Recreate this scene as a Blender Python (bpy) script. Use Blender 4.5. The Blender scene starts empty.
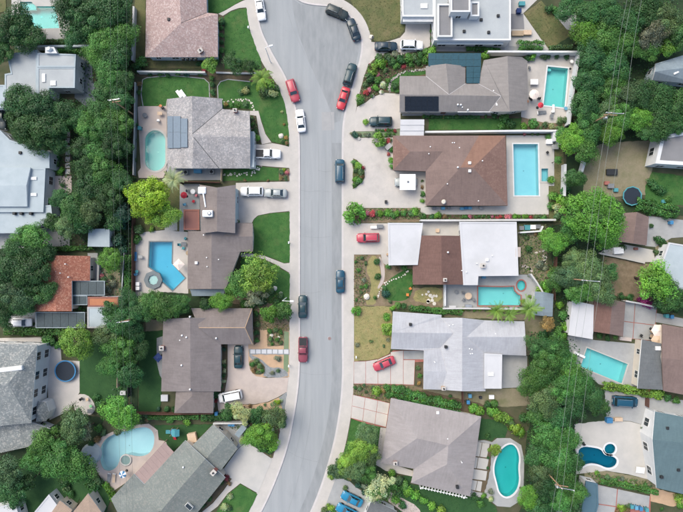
import bpy, bmesh, math, random
import numpy as np
from mathutils import Vector, Matrix
from mathutils.geometry import tessellate_polygon

# ------------------------------------------------------------------ camera, sky, sun, exposure
S = 0.21            # metres on the ground for one pixel of the 683 pixel wide photograph
H = 100.0           # flying height of the drone
SUN_EL, SUN_AZ = 52.0, 315.0      # degrees, azimuth clockwise from north (+Y): light from the upper left
SUN_STRENGTH, SUN_ANGLE = 1.15, 45.0
SKY_STRENGTH = 0.15
EXPOSURE = 0.82
scene = bpy.context.scene
COL = scene.collection
cam_data = bpy.data.cameras.new('camera')
cam_data.sensor_width = 36.0
cam_data.angle = 2 * math.atan(683 * S / 2 / H)
cam_data.clip_end = 20000
cam = bpy.data.objects.new('camera', cam_data)
cam.location = (0, 0, H)
cam.rotation_euler = (0, 0, 0)
COL.objects.link(cam)
scene.camera = cam
world = bpy.data.worlds.new('World')
scene.world = world
world.use_nodes = True
wn = world.node_tree
wn.nodes.clear()
sky = wn.nodes.new('ShaderNodeTexSky')
sky.sky_type = 'NISHITA'
sky.sun_disc = False
sky.sun_elevation = math.radians(SUN_EL)
sky.sun_rotation = math.radians(SUN_AZ)
sky.air_density = 1.0
sky.dust_density = 4.0
sky.ozone_density = 1.0
bg = wn.nodes.new('ShaderNodeBackground')
bg.inputs['Strength'].default_value = SKY_STRENGTH
wo = wn.nodes.new('ShaderNodeOutputWorld')
wn.links.new(sky.outputs[0], bg.inputs[0])
wn.links.new(bg.outputs[0], wo.inputs[0])
sun_data = bpy.data.lights.new('sun', 'SUN')
sun_data.energy = SUN_STRENGTH
sun_data.angle = math.radians(SUN_ANGLE)
sun_data.color = (1.0, 0.985, 0.87)
sun = bpy.data.objects.new('sun', sun_data)
el, az = math.radians(SUN_EL), math.radians(SUN_AZ)
sun_vec = Vector((math.sin(az) * math.cos(el), math.cos(az) * math.cos(el), math.sin(el)))
sun.rotation_euler = (-sun_vec).to_track_quat('-Z', 'Y').to_euler()
sun.location = sun_vec * 150
COL.objects.link(sun)
scene.view_settings.view_transform = 'Standard'
scene.view_settings.look = 'None'
scene.view_settings.gamma = 1.0
scene.view_settings.exposure = EXPOSURE
scene.view_settings.use_curve_mapping = False
scene.render.engine = 'CYCLES'
scene.cycles.max_bounces = 6
scene.cycles.transparent_max_bounces = 12

# ------------------------------------------------------------------ helpers
R = random.Random(7)

def P(px, py, z=0.0):
    """Ground position of something at height z that the photograph shows at pixel px, py."""
    k = S * (1 - z / H)
    return Vector(((px - 341.5) * k, -(py - 256) * k, z))

def tag(o, label=None, cat=None, group=None, kind=None):
    if label: o['label'] = label
    if cat: o['category'] = cat
    if group: o['group'] = group
    if kind: o['kind'] = kind
    return o

def empty(name, loc, rz=0.0):
    o = bpy.data.objects.new(name, None)
    o.empty_display_size = 0.3
    o.location = loc
    o.rotation_euler = (0, 0, rz)
    COL.objects.link(o)
    return o

def link(name, me, mats, parent=None, world=False):
    o = bpy.data.objects.new(name, me)
    if not isinstance(mats, (list, tuple)): mats = [mats]
    if len(me.materials) == 0:
        for m in mats: me.materials.append(m)
    COL.objects.link(o)
    if parent is not None:
        o.parent = parent
        if world:        # vertices are in world coordinates: undo the parent's transform
            mw = Matrix.LocRotScale(parent.location, parent.rotation_euler, parent.scale)
            if parent.parent is not None: mw = Matrix.Identity(4)
            o.matrix_parent_inverse = mw.inverted()
    return o

class MB:
    """Mesh collector."""
    def __init__(s):
        s.v = []; s.f = []; s.mi = []; s.uv = None; s.sm = []
    def add(s, vs, fs, mi=0, smooth=False):
        b = len(s.v)
        s.v += [tuple(x) for x in vs]
        for f in fs:
            s.f.append([b + i for i in f]); s.mi.append(mi); s.sm.append(smooth)
    def box(s, x0, x1, y0, y1, z0, z1, mi=0, rz=0.0, c=(0, 0, 0), bev=0.0):
        if bev > 0:
            b = bev
            ring = lambda x0, x1, y0, y1, z: [(x0+b,y0,z),(x1-b,y0,z),(x1,y0+b,z),(x1,y1-b,z),(x1-b,y1,z),(x0+b,y1,z),(x0,y1-b,z),(x0,y0+b,z)]
            vs = ring(x0, x1, y0, y1, z0) + ring(x0, x1, y0, y1, z1 - b) + ring(x0 + b, x1 - b, y0 + b, y1 - b, z1)
            fs = [list(range(7, -1, -1)), list(range(16, 24))]
            for k in (0, 8):
                for i in range(8): fs.append([k + i, k + (i + 1) % 8, k + 8 + (i + 1) % 8, k + 8 + i])
        else:
            vs = [(x0,y0,z0),(x1,y0,z0),(x1,y1,z0),(x0,y1,z0),(x0,y0,z1),(x1,y0,z1),(x1,y1,z1),(x0,y1,z1)]
            fs = [(3,2,1,0),(4,5,6,7),(0,1,5,4),(1,2,6,5),(2,3,7,6),(3,0,4,7)]
        cs, sn = math.cos(rz), math.sin(rz)
        vs = [(c[0] + x*cs - y*sn, c[1] + x*sn + y*cs, c[2] + z) for x, y, z in vs]
        s.add(vs, fs, mi)
    def tube(s, pts, rad, n=8, mi=0, cap=True, smooth=True):
        pts = [Vector(p) for p in pts]
        if not isinstance(rad, (list, tuple)): rad = [rad] * len(pts)
        rings = []
        for i, p in enumerate(pts):
            d = (pts[min(i + 1, len(pts) - 1)] - pts[max(i - 1, 0)]).normalized()
            a = d.cross(Vector((0, 0, 1)))
            if a.length < 1e-3: a = d.cross(Vector((0, 1, 0)))
            a.normalize(); b = d.cross(a)
            rings.append([p + (a * math.cos(t) + b * math.sin(t)) * rad[i] for t in [2 * math.pi * k / n for k in range(n)]])
        vs = [v for r in rings for v in r]
        fs = []
        for i in range(len(pts) - 1):
            for k in range(n): fs.append((i*n + k, i*n + (k+1) % n, (i+1)*n + (k+1) % n, (i+1)*n + k))
        s.add(vs, fs, mi, smooth)
        if cap:
            s.add(rings[0], [list(range(n))], mi); s.add(rings[-1], [list(range(n-1, -1, -1))], mi)
    def lathe(s, prof, n=16, c=(0, 0, 0), mi=0, smooth=True, sx=1.0, sy=1.0):
        vs = []
        for r, z in prof:
            for k in range(n):
                t = 2 * math.pi * k / n
                vs.append((c[0] + r*sx*math.cos(t), c[1] + r*sy*math.sin(t), c[2] + z))
        fs = []
        for i in range(len(prof) - 1):
            for k in range(n): fs.append((i*n + k, i*n + (k+1) % n, (i+1)*n + (k+1) % n, (i+1)*n + k))
        s.add(vs, fs, mi, smooth)
        s.add(vs[:n], [list(range(n-1, -1, -1))], mi)
        s.add(vs[-n:], [list(range(n))], mi)
    def mesh(s, name):
        me = bpy.data.meshes.new(name)
        me.from_pydata(s.v, [], s.f)
        me.polygons.foreach_set('material_index', s.mi)
        me.polygons.foreach_set('use_smooth', s.sm)
        me.update()
        return me
    def build(s, name, mats, parent=None, world=False):
        return link(name, s.mesh(name), mats, parent, world)

def chaikin(pts, n=2, closed=True):
    for _ in range(n):
        out = []
        m = len(pts)
        rng = range(m) if closed else range(m - 1)
        if not closed: out.append(pts[0])
        for i in rng:
            a, b = pts[i], pts[(i + 1) % m]
            out.append((a[0]*.75 + b[0]*.25, a[1]*.75 + b[1]*.25))
            out.append((a[0]*.25 + b[0]*.75, a[1]*.25 + b[1]*.75))
        if not closed: out.append(pts[-1])
        pts = out
    return pts

def area2(p): return sum(p[i][0]*p[(i+1) % len(p)][1] - p[(i+1) % len(p)][0]*p[i][1] for i in range(len(p))) / 2
def ccw(p): return p if area2(p) > 0 else list(reversed(p))
def inside(x, y, poly):
    r = False; j = len(poly) - 1
    for i in range(len(poly)):
        xi, yi = poly[i][0], poly[i][1]; xj, yj = poly[j][0], poly[j][1]
        if (yi > y) != (yj > y) and x < (xj - xi) * (y - yi) / (yj - yi) + xi: r = not r
        j = i
    return r
def centroid(p): return (sum(q[0] for q in p) / len(p), sum(q[1] for q in p) / len(p))
def offset(poly, d):
    """Move a counter-clockwise outline inwards by d (outwards when negative)."""
    n = len(poly); out = []
    for i in range(n):
        a, b, c = Vector(poly[i-1][:2]), Vector(poly[i][:2]), Vector(poly[(i+1) % n][:2])
        d1, d2 = (b - a), (c - b)
        if d1.length < 1e-6: d1 = d2
        if d2.length < 1e-6: d2 = d1
        d1.normalize(); d2.normalize()
        n1, n2 = Vector((-d1.y, d1.x)), Vector((-d2.y, d2.x))
        m = n1 + n2
        if m.length < 1e-4: m = n1
        m.normalize()
        k = max(0.35, m.dot(n1))
        q = b + m * (d / k)
        out.append((q.x, q.y))
    return out

# ------------------------------------------------------------------ materials
MATS = {}
def nodes_of(name):
    m = bpy.data.materials.new(name); m.use_nodes = True
    nt = m.node_tree
    b = nt.nodes['Principled BSDF']
    return m, nt, b, nt.nodes.new, nt.links.new
def mixc(nt, fac, a, b, mode='MIX'):
    n = nt.nodes.new('ShaderNodeMix'); n.data_type = 'RGBA'; n.blend_type = mode
    for sock, val in ((n.inputs[0], fac), (n.inputs[6], a), (n.inputs[7], b)):
        if hasattr(val, 'is_output') or isinstance(val, bpy.types.NodeSocket): nt.links.new(val, sock)
        elif isinstance(val, (int, float)): sock.default_value = val
        else: sock.default_value = (val[0], val[1], val[2], 1)
    return n.outputs[2]
def ramp(nt, src, lo, hi):
    n = nt.nodes.new('ShaderNodeMapRange'); n.inputs[1].default_value = lo; n.inputs[2].default_value = hi
    nt.links.new(src, n.inputs[0]); return n.outputs[0]
def noise(nt, scale, detail=4, rough=.6, vec=None, stretch=None):
    n = nt.nodes.new('ShaderNodeTexNoise'); n.inputs['Scale'].default_value = scale
    n.inputs['Detail'].default_value = detail; n.inputs['Roughness'].default_value = rough
    if vec is None:
        g = nt.nodes.new('ShaderNodeNewGeometry'); vec = g.outputs['Position']
    if stretch:
        mp = nt.nodes.new('ShaderNodeMapping'); mp.inputs['Scale'].default_value = stretch
        nt.links.new(vec, mp.inputs[0]); vec = mp.outputs[0]
    nt.links.new(vec, n.inputs['Vector']); return n.outputs['Fac']

def surf(name, c1, c2=None, scale=.6, rough=.9, fine=.15, fscale=9, stain=None, bump=.2, stretch=None, spec=.3, metal=0.0, obj=False):
    """Mottled procedural surface: broad patches c1/c2, fine grain and optional dark stains."""
    if name in MATS: return MATS[name]
    m, nt, b, N, L = nodes_of(name)
    c2 = c2 or tuple(x * .85 for x in c1)
    vec = None
    if obj: vec = nt.nodes.new('ShaderNodeTexCoord').outputs['Object']
    f = ramp(nt, noise(nt, scale, 5, .6, vec, stretch), .32, .68)
    col = mixc(nt, f, c1, c2)
    g = ramp(nt, noise(nt, fscale, 3, .7, vec), .2, .8)
    dark = mixc(nt, fine, (1, 1, 1), (0.35, 0.35, 0.35))
    lite = mixc(nt, fine, (1, 1, 1), (1.6, 1.6, 1.6))
    col = mixc(nt, 1.0, col, mixc(nt, g, dark, lite), 'MULTIPLY')
    if stain:
        sf = ramp(nt, noise(nt, scale * .37, 6, .65, vec), .52, .75)
        col = mixc(nt, sf, col, stain)
    L(col, b.inputs['Base Color'])
    b.inputs['Roughness'].default_value = rough
    b.inputs['Specular IOR Level'].default_value = spec
    b.inputs['Metallic'].default_value = metal
    if bump:
        bp = N('ShaderNodeBump'); bp.inputs['Strength'].default_value = bump; bp.inputs['Distance'].default_value = .05
        L(noise(nt, fscale * 1.3, 4, .7, vec), bp.inputs['Height']); L(bp.outputs[0], b.inputs['Normal'])
    MATS[name] = m
    return m

def plain(name, c, rough=.6, metal=0.0, spec=.4, var=.12, coat=0.0):
    if name in MATS: return MATS[name]
    m, nt, b, N, L = nodes_of(name)
    f = ramp(nt, noise(nt, 3.0, 4), .25, .75)
    L(mixc(nt, f, tuple(x * (1 - var) for x in c), tuple(min(1, x * (1 + var)) for x in c)), b.inputs['Base Color'])
    b.inputs['Roughness'].default_value = rough; b.inputs['Metallic'].default_value = metal
    b.inputs['Specular IOR Level'].default_value = spec; b.inputs['Coat Weight'].default_value = coat
    b.inputs['Coat Roughness'].default_value = .08
    MATS[name] = m
    return m

def roofing(name, c1, c2, c3=None, w=.33, h=.16, broad=.25, mortar=.6, streak=.13, rough=.92):
    """Shingle or shake courses laid on the roof planes (UV in metres: u along the eave, v up the slope)."""
    if name in MATS: return MATS[name]
    m, nt, b, N, L = nodes_of(name)
    uv = N('ShaderNodeUVMap').outputs[0]
    br = N('ShaderNodeTexBrick'); L(uv, br.inputs['Vector'])
    br.inputs['Scale'].default_value = 1.0; br.inputs['Brick Width'].default_value = w; br.inputs['Row Height'].default_value = h
    br.inputs['Mortar Size'].default_value = .008; br.inputs['Bias'].default_value = 0.0
    br.inputs['Color1'].default_value = (*c1, 1); br.inputs['Color2'].default_value = (*c2, 1)
    br.inputs['Mortar'].default_value = (*[x * mortar for x in c1], 1)
    col = br.outputs['Color']
    if c3:
        vo = N('ShaderNodeTexVoronoi'); vo.inputs['Scale'].default_value = 1.0 / max(w, h) * 2.0
        L(uv, vo.inputs['Vector'])
        sp = N('ShaderNodeSeparateColor'); L(vo.outputs['Color'], sp.inputs[0])
        col = mixc(nt, ramp(nt, sp.outputs[0], .62, .9), col, c3)
    f = ramp(nt, noise(nt, .35, 6, .65), .25, .75)
    col = mixc(nt, 1.0, col, mixc(nt, f, (1 - broad,) * 3, (1 + broad,) * 3), 'MULTIPLY')
    s = ramp(nt, noise(nt, 1.6, 4, .7, uv, (1.6, .22, 1)), .3, .75)
    col = mixc(nt, 1.0, col, mixc(nt, s, (1 - streak,) * 3, (1 + streak * .6,) * 3), 'MULTIPLY')
    g = ramp(nt, noise(nt, 14, 3, .8), .2, .8)
    col = mixc(nt, 1.0, col, mixc(nt, g, (.86,) * 3, (1.14,) * 3), 'MULTIPLY')
    L(col, b.inputs['Base Color'])
    b.inputs['Roughness'].default_value = rough; b.inputs['Specular IOR Level'].default_value = .25
    bp = N('ShaderNodeBump'); bp.inputs['Strength'].default_value = .5; bp.inputs['Distance'].default_value = .02
    L(br.outputs['Fac'], bp.inputs['Height']); bp.invert = True; L(bp.outputs[0], b.inputs['Normal'])
    MATS[name] = m
    return m

def leafmat():
    m, nt, b, N, L = nodes_of('foliage')
    oi = N('ShaderNodeObjectInfo'); at = N('ShaderNodeAttribute'); at.attribute_name = 'tint'
    col = mixc(nt, 1.0, oi.outputs['Color'], at.outputs['Color'], 'MULTIPLY')
    L(col, b.inputs['Base Color'])
    b.inputs['Roughness'].default_value = .5; b.inputs['Specular IOR Level'].default_value = .4
    tr = N('ShaderNodeBsdfTranslucent'); L(mixc(nt, 1.0, col, (1.0, 1.15, .6), 'MULTIPLY'), tr.inputs[0])
    mx = N('ShaderNodeMixShader'); mx.inputs[0].default_value = .3
    out = nt.nodes['Material Output']
    L(b.outputs[0], mx.inputs[1]); L(tr.outputs[0], mx.inputs[2]); L(mx.outputs[0], out.inputs[0])
    return m
LEAF = leafmat()

def watermat(name, tint, ripple=.12):
    if name in MATS: return MATS[name]
    m, nt, b, N, L = nodes_of(name)
    nt.nodes.remove(b)
    t = N('ShaderNodeBsdfTransparent'); t.inputs[0].default_value = (*tint, 1)
    g = N('ShaderNodeBsdfGlossy'); g.inputs['Roughness'].default_value = .06
    fr = N('ShaderNodeFresnel'); fr.inputs[0].default_value = 1.33
    bp = N('ShaderNodeBump'); bp.inputs['Strength'].default_value = ripple; bp.inputs['Distance'].default_value = .05
    L(noise(nt, 2.6, 3, .55), bp.inputs['Height']); L(bp.outputs[0], g.inputs['Normal']); L(bp.outputs[0], fr.inputs['Normal'])
    mx = N('ShaderNodeMixShader'); L(fr.outputs[0], mx.inputs[0]); L(t.outputs[0], mx.inputs[1]); L(g.outputs[0], mx.inputs[2])
    L(mx.outputs[0], nt.nodes['Material Output'].inputs[0])
    MATS[name] = m
    return m

M = {}
M['ground'] = surf('ground', (.045, .058, .026), (.085, .08, .048), .35, fine=.3, stain=(.028, .050, .02), bump=.6)
M['road'] = surf('road', (.248, .266, .275), (.295, .31, .316), .22, fine=.16, fscale=10, stretch=(3.2, .22, 1), stain=(.225, .242, .25), bump=.15)
M['road_dark'] = surf('road_dark', (.205, .22, .227), (.262, .275, .28), .7, fine=.16, fscale=11, stretch=(1.5, .35, 1), bump=.12)
M['road_patch'] = surf('road_patch', (.275, .28, .28), (.315, .315, .312), .6, fine=.12, fscale=12)
M['walk'] = surf('walk', (.455, .43, .395), (.40, .382, .355), .5, fine=.10, fscale=6, stain=(.36, .34, .315), bump=.1)
M['kerb'] = surf('kerb', (.50, .47, .455), (.43, .41, .40), .7, fine=.1, fscale=6, bump=.1)
M['concrete'] = surf('concrete', (.47, .44, .405), (.405, .385, .36), .45, fine=.10, fscale=7, stain=(.33, .312, .29), bump=.1)
M['concrete_grey'] = surf('concrete_grey', (.33, .335, .33), (.27, .28, .28), .5, fine=.12, fscale=7, stain=(.23, .235, .23), bump=.12)
M['concrete_pale'] = surf('concrete_pale', (.445, .43, .40), (.39, .38, .355), .4, fine=.09, fscale=7, stain=(.345, .345, .335), bump=.08)
M['deck_pink'] = surf('deck_pink', (.44, .375, .335), (.38, .33, .30), .5, fine=.12, fscale=7, stain=(.32, .275, .245), bump=.12)
M['asphalt_old'] = surf('asphalt_old', (.17, .20, .21), (.13, .15, .16), .5, fine=.15, fscale=8)
M['brick_red'] = surf('brick_red', (.33, .13, .105), (.26, .10, .085), 2.5, fine=.25, fscale=8)
M['terracotta'] = surf('terracotta', (.25, .11, .085), (.21, .095, .075), 1.0, fine=.12, fscale=8)
M['tan'] = surf('tan', (.45, .31, .20), (.39, .27, .175), 1.2, fine=.2, fscale=8)
M['gravel_blue'] = surf('gravel_blue', (.17, .19, .20), (.25, .26, .26), 2.0, fine=.4, fscale=5, bump=.6)
M['soil'] = surf('soil', (.15, .115, .072), (.215, .165, .11), 1.1, fine=.35, fscale=4, stain=(.11, .115, .055), bump=.5)
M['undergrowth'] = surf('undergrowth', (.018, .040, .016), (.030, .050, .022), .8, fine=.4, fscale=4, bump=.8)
M['mulch'] = surf('mulch', (.075, .062, .038), (.115, .088, .055), 1.1, fine=.35, fscale=6, bump=.6)
M['dirt_pale'] = surf('dirt_pale', (.22, .19, .13), (.17, .16, .095), .6, fine=.3, fscale=5, stain=(.12, .13, .06), bump=.5)
M['lawn'] = surf('lawn', (.026, .092, .020), (.050, .128, .030), .7, fine=.30, fscale=4, stain=(.085, .132, .042), bump=.8)
M['lawn_dark'] = surf('lawn_dark', (.020, .064, .020), (.030, .082, .025), .6, fine=.3, fscale=5, bump=.8)
M['lawn_olive'] = surf('lawn_olive', (.075, .095, .035), (.13, .125, .055), .5, fine=.3, fscale=5, stain=(.17, .14, .075), bump=.8)
M['lawn_dry'] = surf('lawn_dry', (.275, .23, .105), (.205, .20, .08), .8, fine=.34, fscale=4, stain=(.13, .155, .055), bump=.8)
M['turf'] = surf('turf', (.14, .20, .11), (.17, .215, .13), .8, fine=.2, fscale=7, bump=.4)
M['white_wall'] = surf('white_wall', (.60, .61, .61), (.53, .545, .55), .8, fine=.06, bump=.06)
M['cream_wall'] = surf('cream_wall', (.58, .52, .44), (.52, .47, .40), .8, fine=.08, bump=.06)
M['blue_wall'] = surf('blue_wall', (.36, .43, .46), (.32, .39, .42), .8, fine=.08, bump=.06)
M['block'] = surf('block', (.50, .50, .49), (.42, .425, .42), .9, fine=.15, bump=.15)
M['fascia'] = plain('fascia', (.50, .50, .50))
M['fascia_white'] = plain('fascia_white', (.74, .75, .75))
M['fascia_brown'] = plain('fascia_brown', (.16, .11, .09))
M['glass'] = plain('glass', (.02, .03, .035), rough=.08, spec=.6, var=.3)
M['frame'] = plain('frame', (.62, .62, .60))
M['door'] = plain('door', (.16, .07, .045))
M['garage'] = plain('garage', (.60, .58, .54))
M['wood'] = surf('wood', (.12, .06, .045), (.09, .045, .035), 1.5, fine=.25, stretch=(1, 1, .2), obj=False)
M['wood_pale'] = surf('wood_pale', (.36, .28, .19), (.30, .23, .16), 1.5, fine=.2)
M['bark'] = surf('bark', (.10, .075, .055), (.065, .05, .04), 3.0, fine=.4, bump=.5)
M['metal'] = plain('metal', (.42, .44, .45), rough=.4, metal=.7)
M['metal_white'] = plain('metal_white', (.72, .73, .73), rough=.5)
M['dark'] = plain('dark', (.02, .022, .024), rough=.6)
M['rubber'] = plain('rubber', (.015, .015, .016), rough=.85)
M['stone_white'] = surf('stone_white', (.60, .57, .50), (.50, .47, .41), 2.0, fine=.15)
M['rock'] = surf('rock', (.36, .34, .31), (.27, .26, .24), 2.2, fine=.3, bump=.5)
# roofs
M['r_pink'] = roofing('roof_pink_shake', (.36, .265, .245), (.31, .23, .215), (.43, .355, .33), w=.42, h=.30, broad=.12, mortar=.7)
M['r_greyshake'] = roofing('roof_grey_shake', (.315, .305, .302), (.25, .25, .255), (.38, .36, .35), w=.45, h=.32, broad=.22)
M['r_stone'] = roofing('roof_stone_shake', (.20, .22, .218), (.16, .18, .183), (.30, .305, .29), w=.48, h=.34, broad=.2)
M['r_taupe'] = roofing('roof_taupe_shingle', (.178, .153, .143), (.196, .169, .158), w=.5, h=.2, broad=.16, mortar=.85)
M['r_taupe2'] = roofing('roof_mauve_shingle', (.184, .163, .16), (.171, .153, .15), w=.5, h=.2, broad=.16, mortar=.85)
M['r_brown'] = roofing('roof_brown_shingle', (.195, .122, .10), (.177, .11, .092), (.215, .138, .113), w=.5, h=.2, broad=.14, mortar=.8)
M['r_brown_tan'] = roofing('roof_tan_shingle', (.228, .135, .10), (.207, .122, .092), w=.5, h=.2, broad=.10, mortar=.85)
M['r_brown_grey'] = roofing('roof_umber_shingle', (.19, .138, .122), (.172, .126, .113), w=.5, h=.2, broad=.14, mortar=.85)
M['r_chocolate'] = roofing('roof_chocolate_shingle', (.155, .092, .077), (.135, .08, .068), w=.5, h=.2, broad=.10, mortar=.8)
M['r_grey'] = roofing('roof_grey_shingle', (.232, .216, .205), (.217, .204, .195), w=.5, h=.2, broad=.12, mortar=.88)
M['r_palegrey'] = roofing('roof_palegrey_shingle', (.39, .398, .42), (.372, .38, .40), w=.5, h=.2, broad=.10, mortar=.85)
M['r_lilac'] = roofing('roof_lilac_shingle', (.292, .268, .262), (.276, .256, .25), w=.5, h=.2, broad=.11, mortar=.9)
M['r_sage'] = roofing('roof_sage_shingle', (.178, .198, .182), (.162, .183, .172), (.21, .22, .203), w=.5, h=.25, broad=.10, mortar=.8)
M['r_teal'] = roofing('roof_teal_shingle', (.10, .155, .17), (.092, .143, .157), w=.5, h=.2, broad=.08, mortar=.85)
M['r_bluegrey'] = roofing('roof_bluegrey_shingle', (.20, .25, .28), (.185, .23, .26), w=.5, h=.2, broad=.08, mortar=.85)
M['r_slate'] = roofing('roof_slate_shingle', (.125, .135, .14), (.11, .12, .125), w=.5, h=.2, broad=.12, mortar=.8)
M['r_redtile'] = roofing('roof_red_tile', (.30, .12, .08), (.235, .09, .063), (.36, .19, .135), w=.30, h=.38, broad=.2)
M['r_orange'] = roofing('roof_orange_tile', (.42, .17, .085), (.38, .15, .08), w=.30, h=.38, broad=.1)
M['r_tan'] = roofing('roof_tan_gravel', (.36, .27, .205), (.32, .245, .19), w=.4, h=.3, broad=.1)
M['f_pale'] = surf('flat_roof_pale', (.37, .395, .40), (.325, .35, .36), .35, fine=.10, fscale=6, stain=(.29, .315, .325), bump=.08)
M['f_white'] = surf('flat_roof_white', (.50, .505, .515), (.455, .462, .475), .3, fine=.06, fscale=6, stain=(.41, .415, .42), bump=.05)
M['f_grey'] = surf('flat_roof_grey', (.20, .20, .205), (.175, .177, .182), .6, fine=.08, fscale=6)
M['f_bluepale'] = surf('flat_roof_bluepale', (.36, .415, .44), (.31, .365, .39), .4, fine=.08, fscale=6, stain=(.27, .32, .345))
M['f_gravel'] = surf('flat_roof_gravel', (.40, .40, .40), (.34, .345, .35), .5, fine=.15, fscale=6)
M['f_terra'] = surf('flat_roof_terracotta', (.205, .095, .08), (.18, .085, .073), .6, fine=.1)
M['f_teal'] = surf('flat_roof_teal', (.07, .13, .165), (.06, .115, .15), .6, fine=.08)
M['f_mauve'] = surf('flat_roof_mauve', (.30, .225, .205), (.265, .20, .185), 1.0, fine=.2)
M['flash'] = plain('flashing', (.40,.39,.39))
M['cap'] = surf('ridge_cap_grey', (.30, .29, .285), (.25, .24, .24), 2.0)
M['f_dark'] = plain('dark_screen', (.035, .055, .062), rough=.5, var=.3)
M['r_orange_flat'] = surf('orange_tile', (.40, .17, .09), (.35, .145, .08), 1.5, fine=.15)
M['panel_black'] = plain('solar_black', (.012, .016, .022), rough=.18, spec=.5, var=.25)
M['panel_teal'] = plain('solar_teal', (.022, .070, .090), rough=.25, spec=.5, var=.2)
M['panel_blue'] = plain('solar_blue', (.135, .18, .225), rough=.5, spec=.3, var=.1)
M['pool_light'] = surf('pool_plaster_light', (.62, .68, .68), (.56, .64, .65), .5, fine=.04)
M['pool_mid'] = surf('pool_plaster_mid', (.50, .66, .68), (.44, .60, .63), .5, fine=.05)

# ------------------------------------------------------------------ outlines (pixels of the photograph)
ROAD_L = chaikin([(252,-60),(254,-20),(256,2),(258.5,20),(262.5,34),(269,47),(276,60),(285,75),(291.5,92),(296.5,110),(299.2,127),(300,150),
          (300,200),(300,260),(300,320),(300,362),(299,382),(296.5,402),(293,422),(289.5,440),(283,462),(272,490),(261.5,512),(240,552),(220,585)], 2, False)
ROAD_R = chaikin([(286,-60),(288,-30),(292,-6),(300,2),(312,5),(326,6),(338,8),(348,14),(355.5,23),(360.5,34),(362,46),(360,59),(356,73),(351,92),(346,107),(343,121),
          (342,138),(342,170),(342,220),(342,280),(342,340),(342.5,372),(341,398),(338.3,418),(335,437),(331,453),(325,474),(318,494),(310.5,512),(292,552),(275,585)], 2, False)
WALK_L = chaikin([(243,-60),(245,-20),(246.5,2),(248,20),(251.5,34),(257,50),(263,63),(271,75),(279,86),(284,100),(287.5,116),(289.3,135),(290,150),
          (290,200),(290,260),(290,320),(289.5,362),(288.7,380),(286,400),(282.5,420),(279,438),(272.5,459),(258,492),(249,512),(228,552),(208,585)], 2, False)
WALK_R = chaikin([(298,-60),(300,-30),(310,-7),(322,-4),(338,-2),(351,5),(361,15),(367,26),(370.5,38),(371,50),(368,63),(363,78),(359,92),(355.5,108),(354,122),
          (353.3,140),(353.3,170),(353.3,220),(353.3,280),(353.3,340),(353.3,372),(352.3,398),(350,418),(346.5,437),(343,452),(335,478),(328.5,495),(322.5,512),(305,552),(288,585)], 2, False)
POOLS = []     # outlines that are cut out of the ground and the decks
def pool_outline(pts, smooth=0):
    p = chaikin(pts, smooth) if smooth else pts
    POOLS.append(p); return p
po_topleft = pool_outline([(20.5,2),(32,2),(36.5,6.5),(56,6.5),(60,28.5),(38,29),(20.5,22)])
po_oval = pool_outline([(155.5+10.3*math.cos(t), 150.7+(10 if math.sin(t)>0 else -10)+10.3*math.sin(t)) for t in [2*math.pi*(k+.5)/32 for k in range(32)]])
po_ell = pool_outline([(150,242),(172.5,242),(172,263.4),(185.4,278),(172.8,290.5),(161.5,280.5),(157.5,272.5),(149,266.7)])
po_lagoon = pool_outline([(99,452),(104,440),(113,434),(124,431),(137,427.5),(148,426.5),(155,433),(154.5,446),(149,454.5),(139,457),(127.5,454),(120.5,459),(117.5,467),(110,471.5),(102,469)], 2)
po_tr = pool_outline([(547.4,66.5),(568,68.5),(564.4,108),(543,105.4)])
po_r3 = pool_outline([(512.8,144),(537.8,144),(538.8,195.6),(514,195.6)])
po_r4 = pool_outline([(477.8,286.5),(502,287),(513.3,286.5),(514.3,291),(517.5,294.2),(520.5,295.5),(520.5,305.5),(477.8,305.5)])
po_bean = pool_outline([(510,443),(516.5,447),(519.5,458),(518,468),(519.5,481),(516,492),(507,498),(499,493),(496.5,482),(493.5,471),(495,460),(501.5,448)], 2)
po_fr4 = pool_outline([(586.5,347.5),(627.5,364),(621.5,383.5),(580,366.5)])
po_fr6 = pool_outline([(577,450),(583,446),(592,447),(601,449),(604,455),(612,455.5),(617.5,460),(615,466.5),(607,468.5),(598,464),(588,463),(577,469)], 2)
po_spa6 = pool_outline([(609.6+5.6*math.cos(t), 448.8+5.4*math.sin(t)) for t in [2*math.pi*k/20 for k in range(20)]])
po_spa4 = pool_outline([(521+4.3*math.cos(t), 285.4+5.2*math.sin(t)) for t in [2*math.pi*k/18 for k in range(18)]])
po_tr_spa = pool_outline([(541,168.5),(548,168.5),(548,181.5),(541,181.5)])

def W2(pts, z=0.0): return [tuple(P(x, y, z)[:2]) for x, y in pts]

def poly_mesh(name, outer, z, holes=(), thick=0.0):
    """outer, holes: lists of world xy."""
    outer = ccw(outer); holes = [ccw(h) for h in holes]
    loops = [[Vector((x, y, 0)) for x, y in outer]] + [[Vector((x, y, 0)) for x, y in h] for h in holes]
    tris = tessellate_polygon(loops)
    flat = [v for l in loops for v in l]
    vs = [(v.x, v.y, z) for v in flat]
    fs = []
    for a, b, c in tris:
        A, B, C = flat[a], flat[b], flat[c]
        cr = (B - A).cross(C - A).z
        if abs(cr) < 1e-9: continue
        fs.append((a, b, c) if cr > 0 else (a, c, b))
    if thick > 0:
        base = 0
        n0 = len(vs)
        vs += [(v.x, v.y, z - thick) for v in flat]
        for li, l in enumerate(loops):
            n = len(l)
            for i in range(n):
                a, b = base + i, base + (i + 1) % n
                fs.append((a, n0 + a, n0 + b, b) if li == 0 else (b, n0 + b, n0 + a, a))
            base += n
    mb = MB(); mb.add(vs, fs)
    return mb

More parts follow.
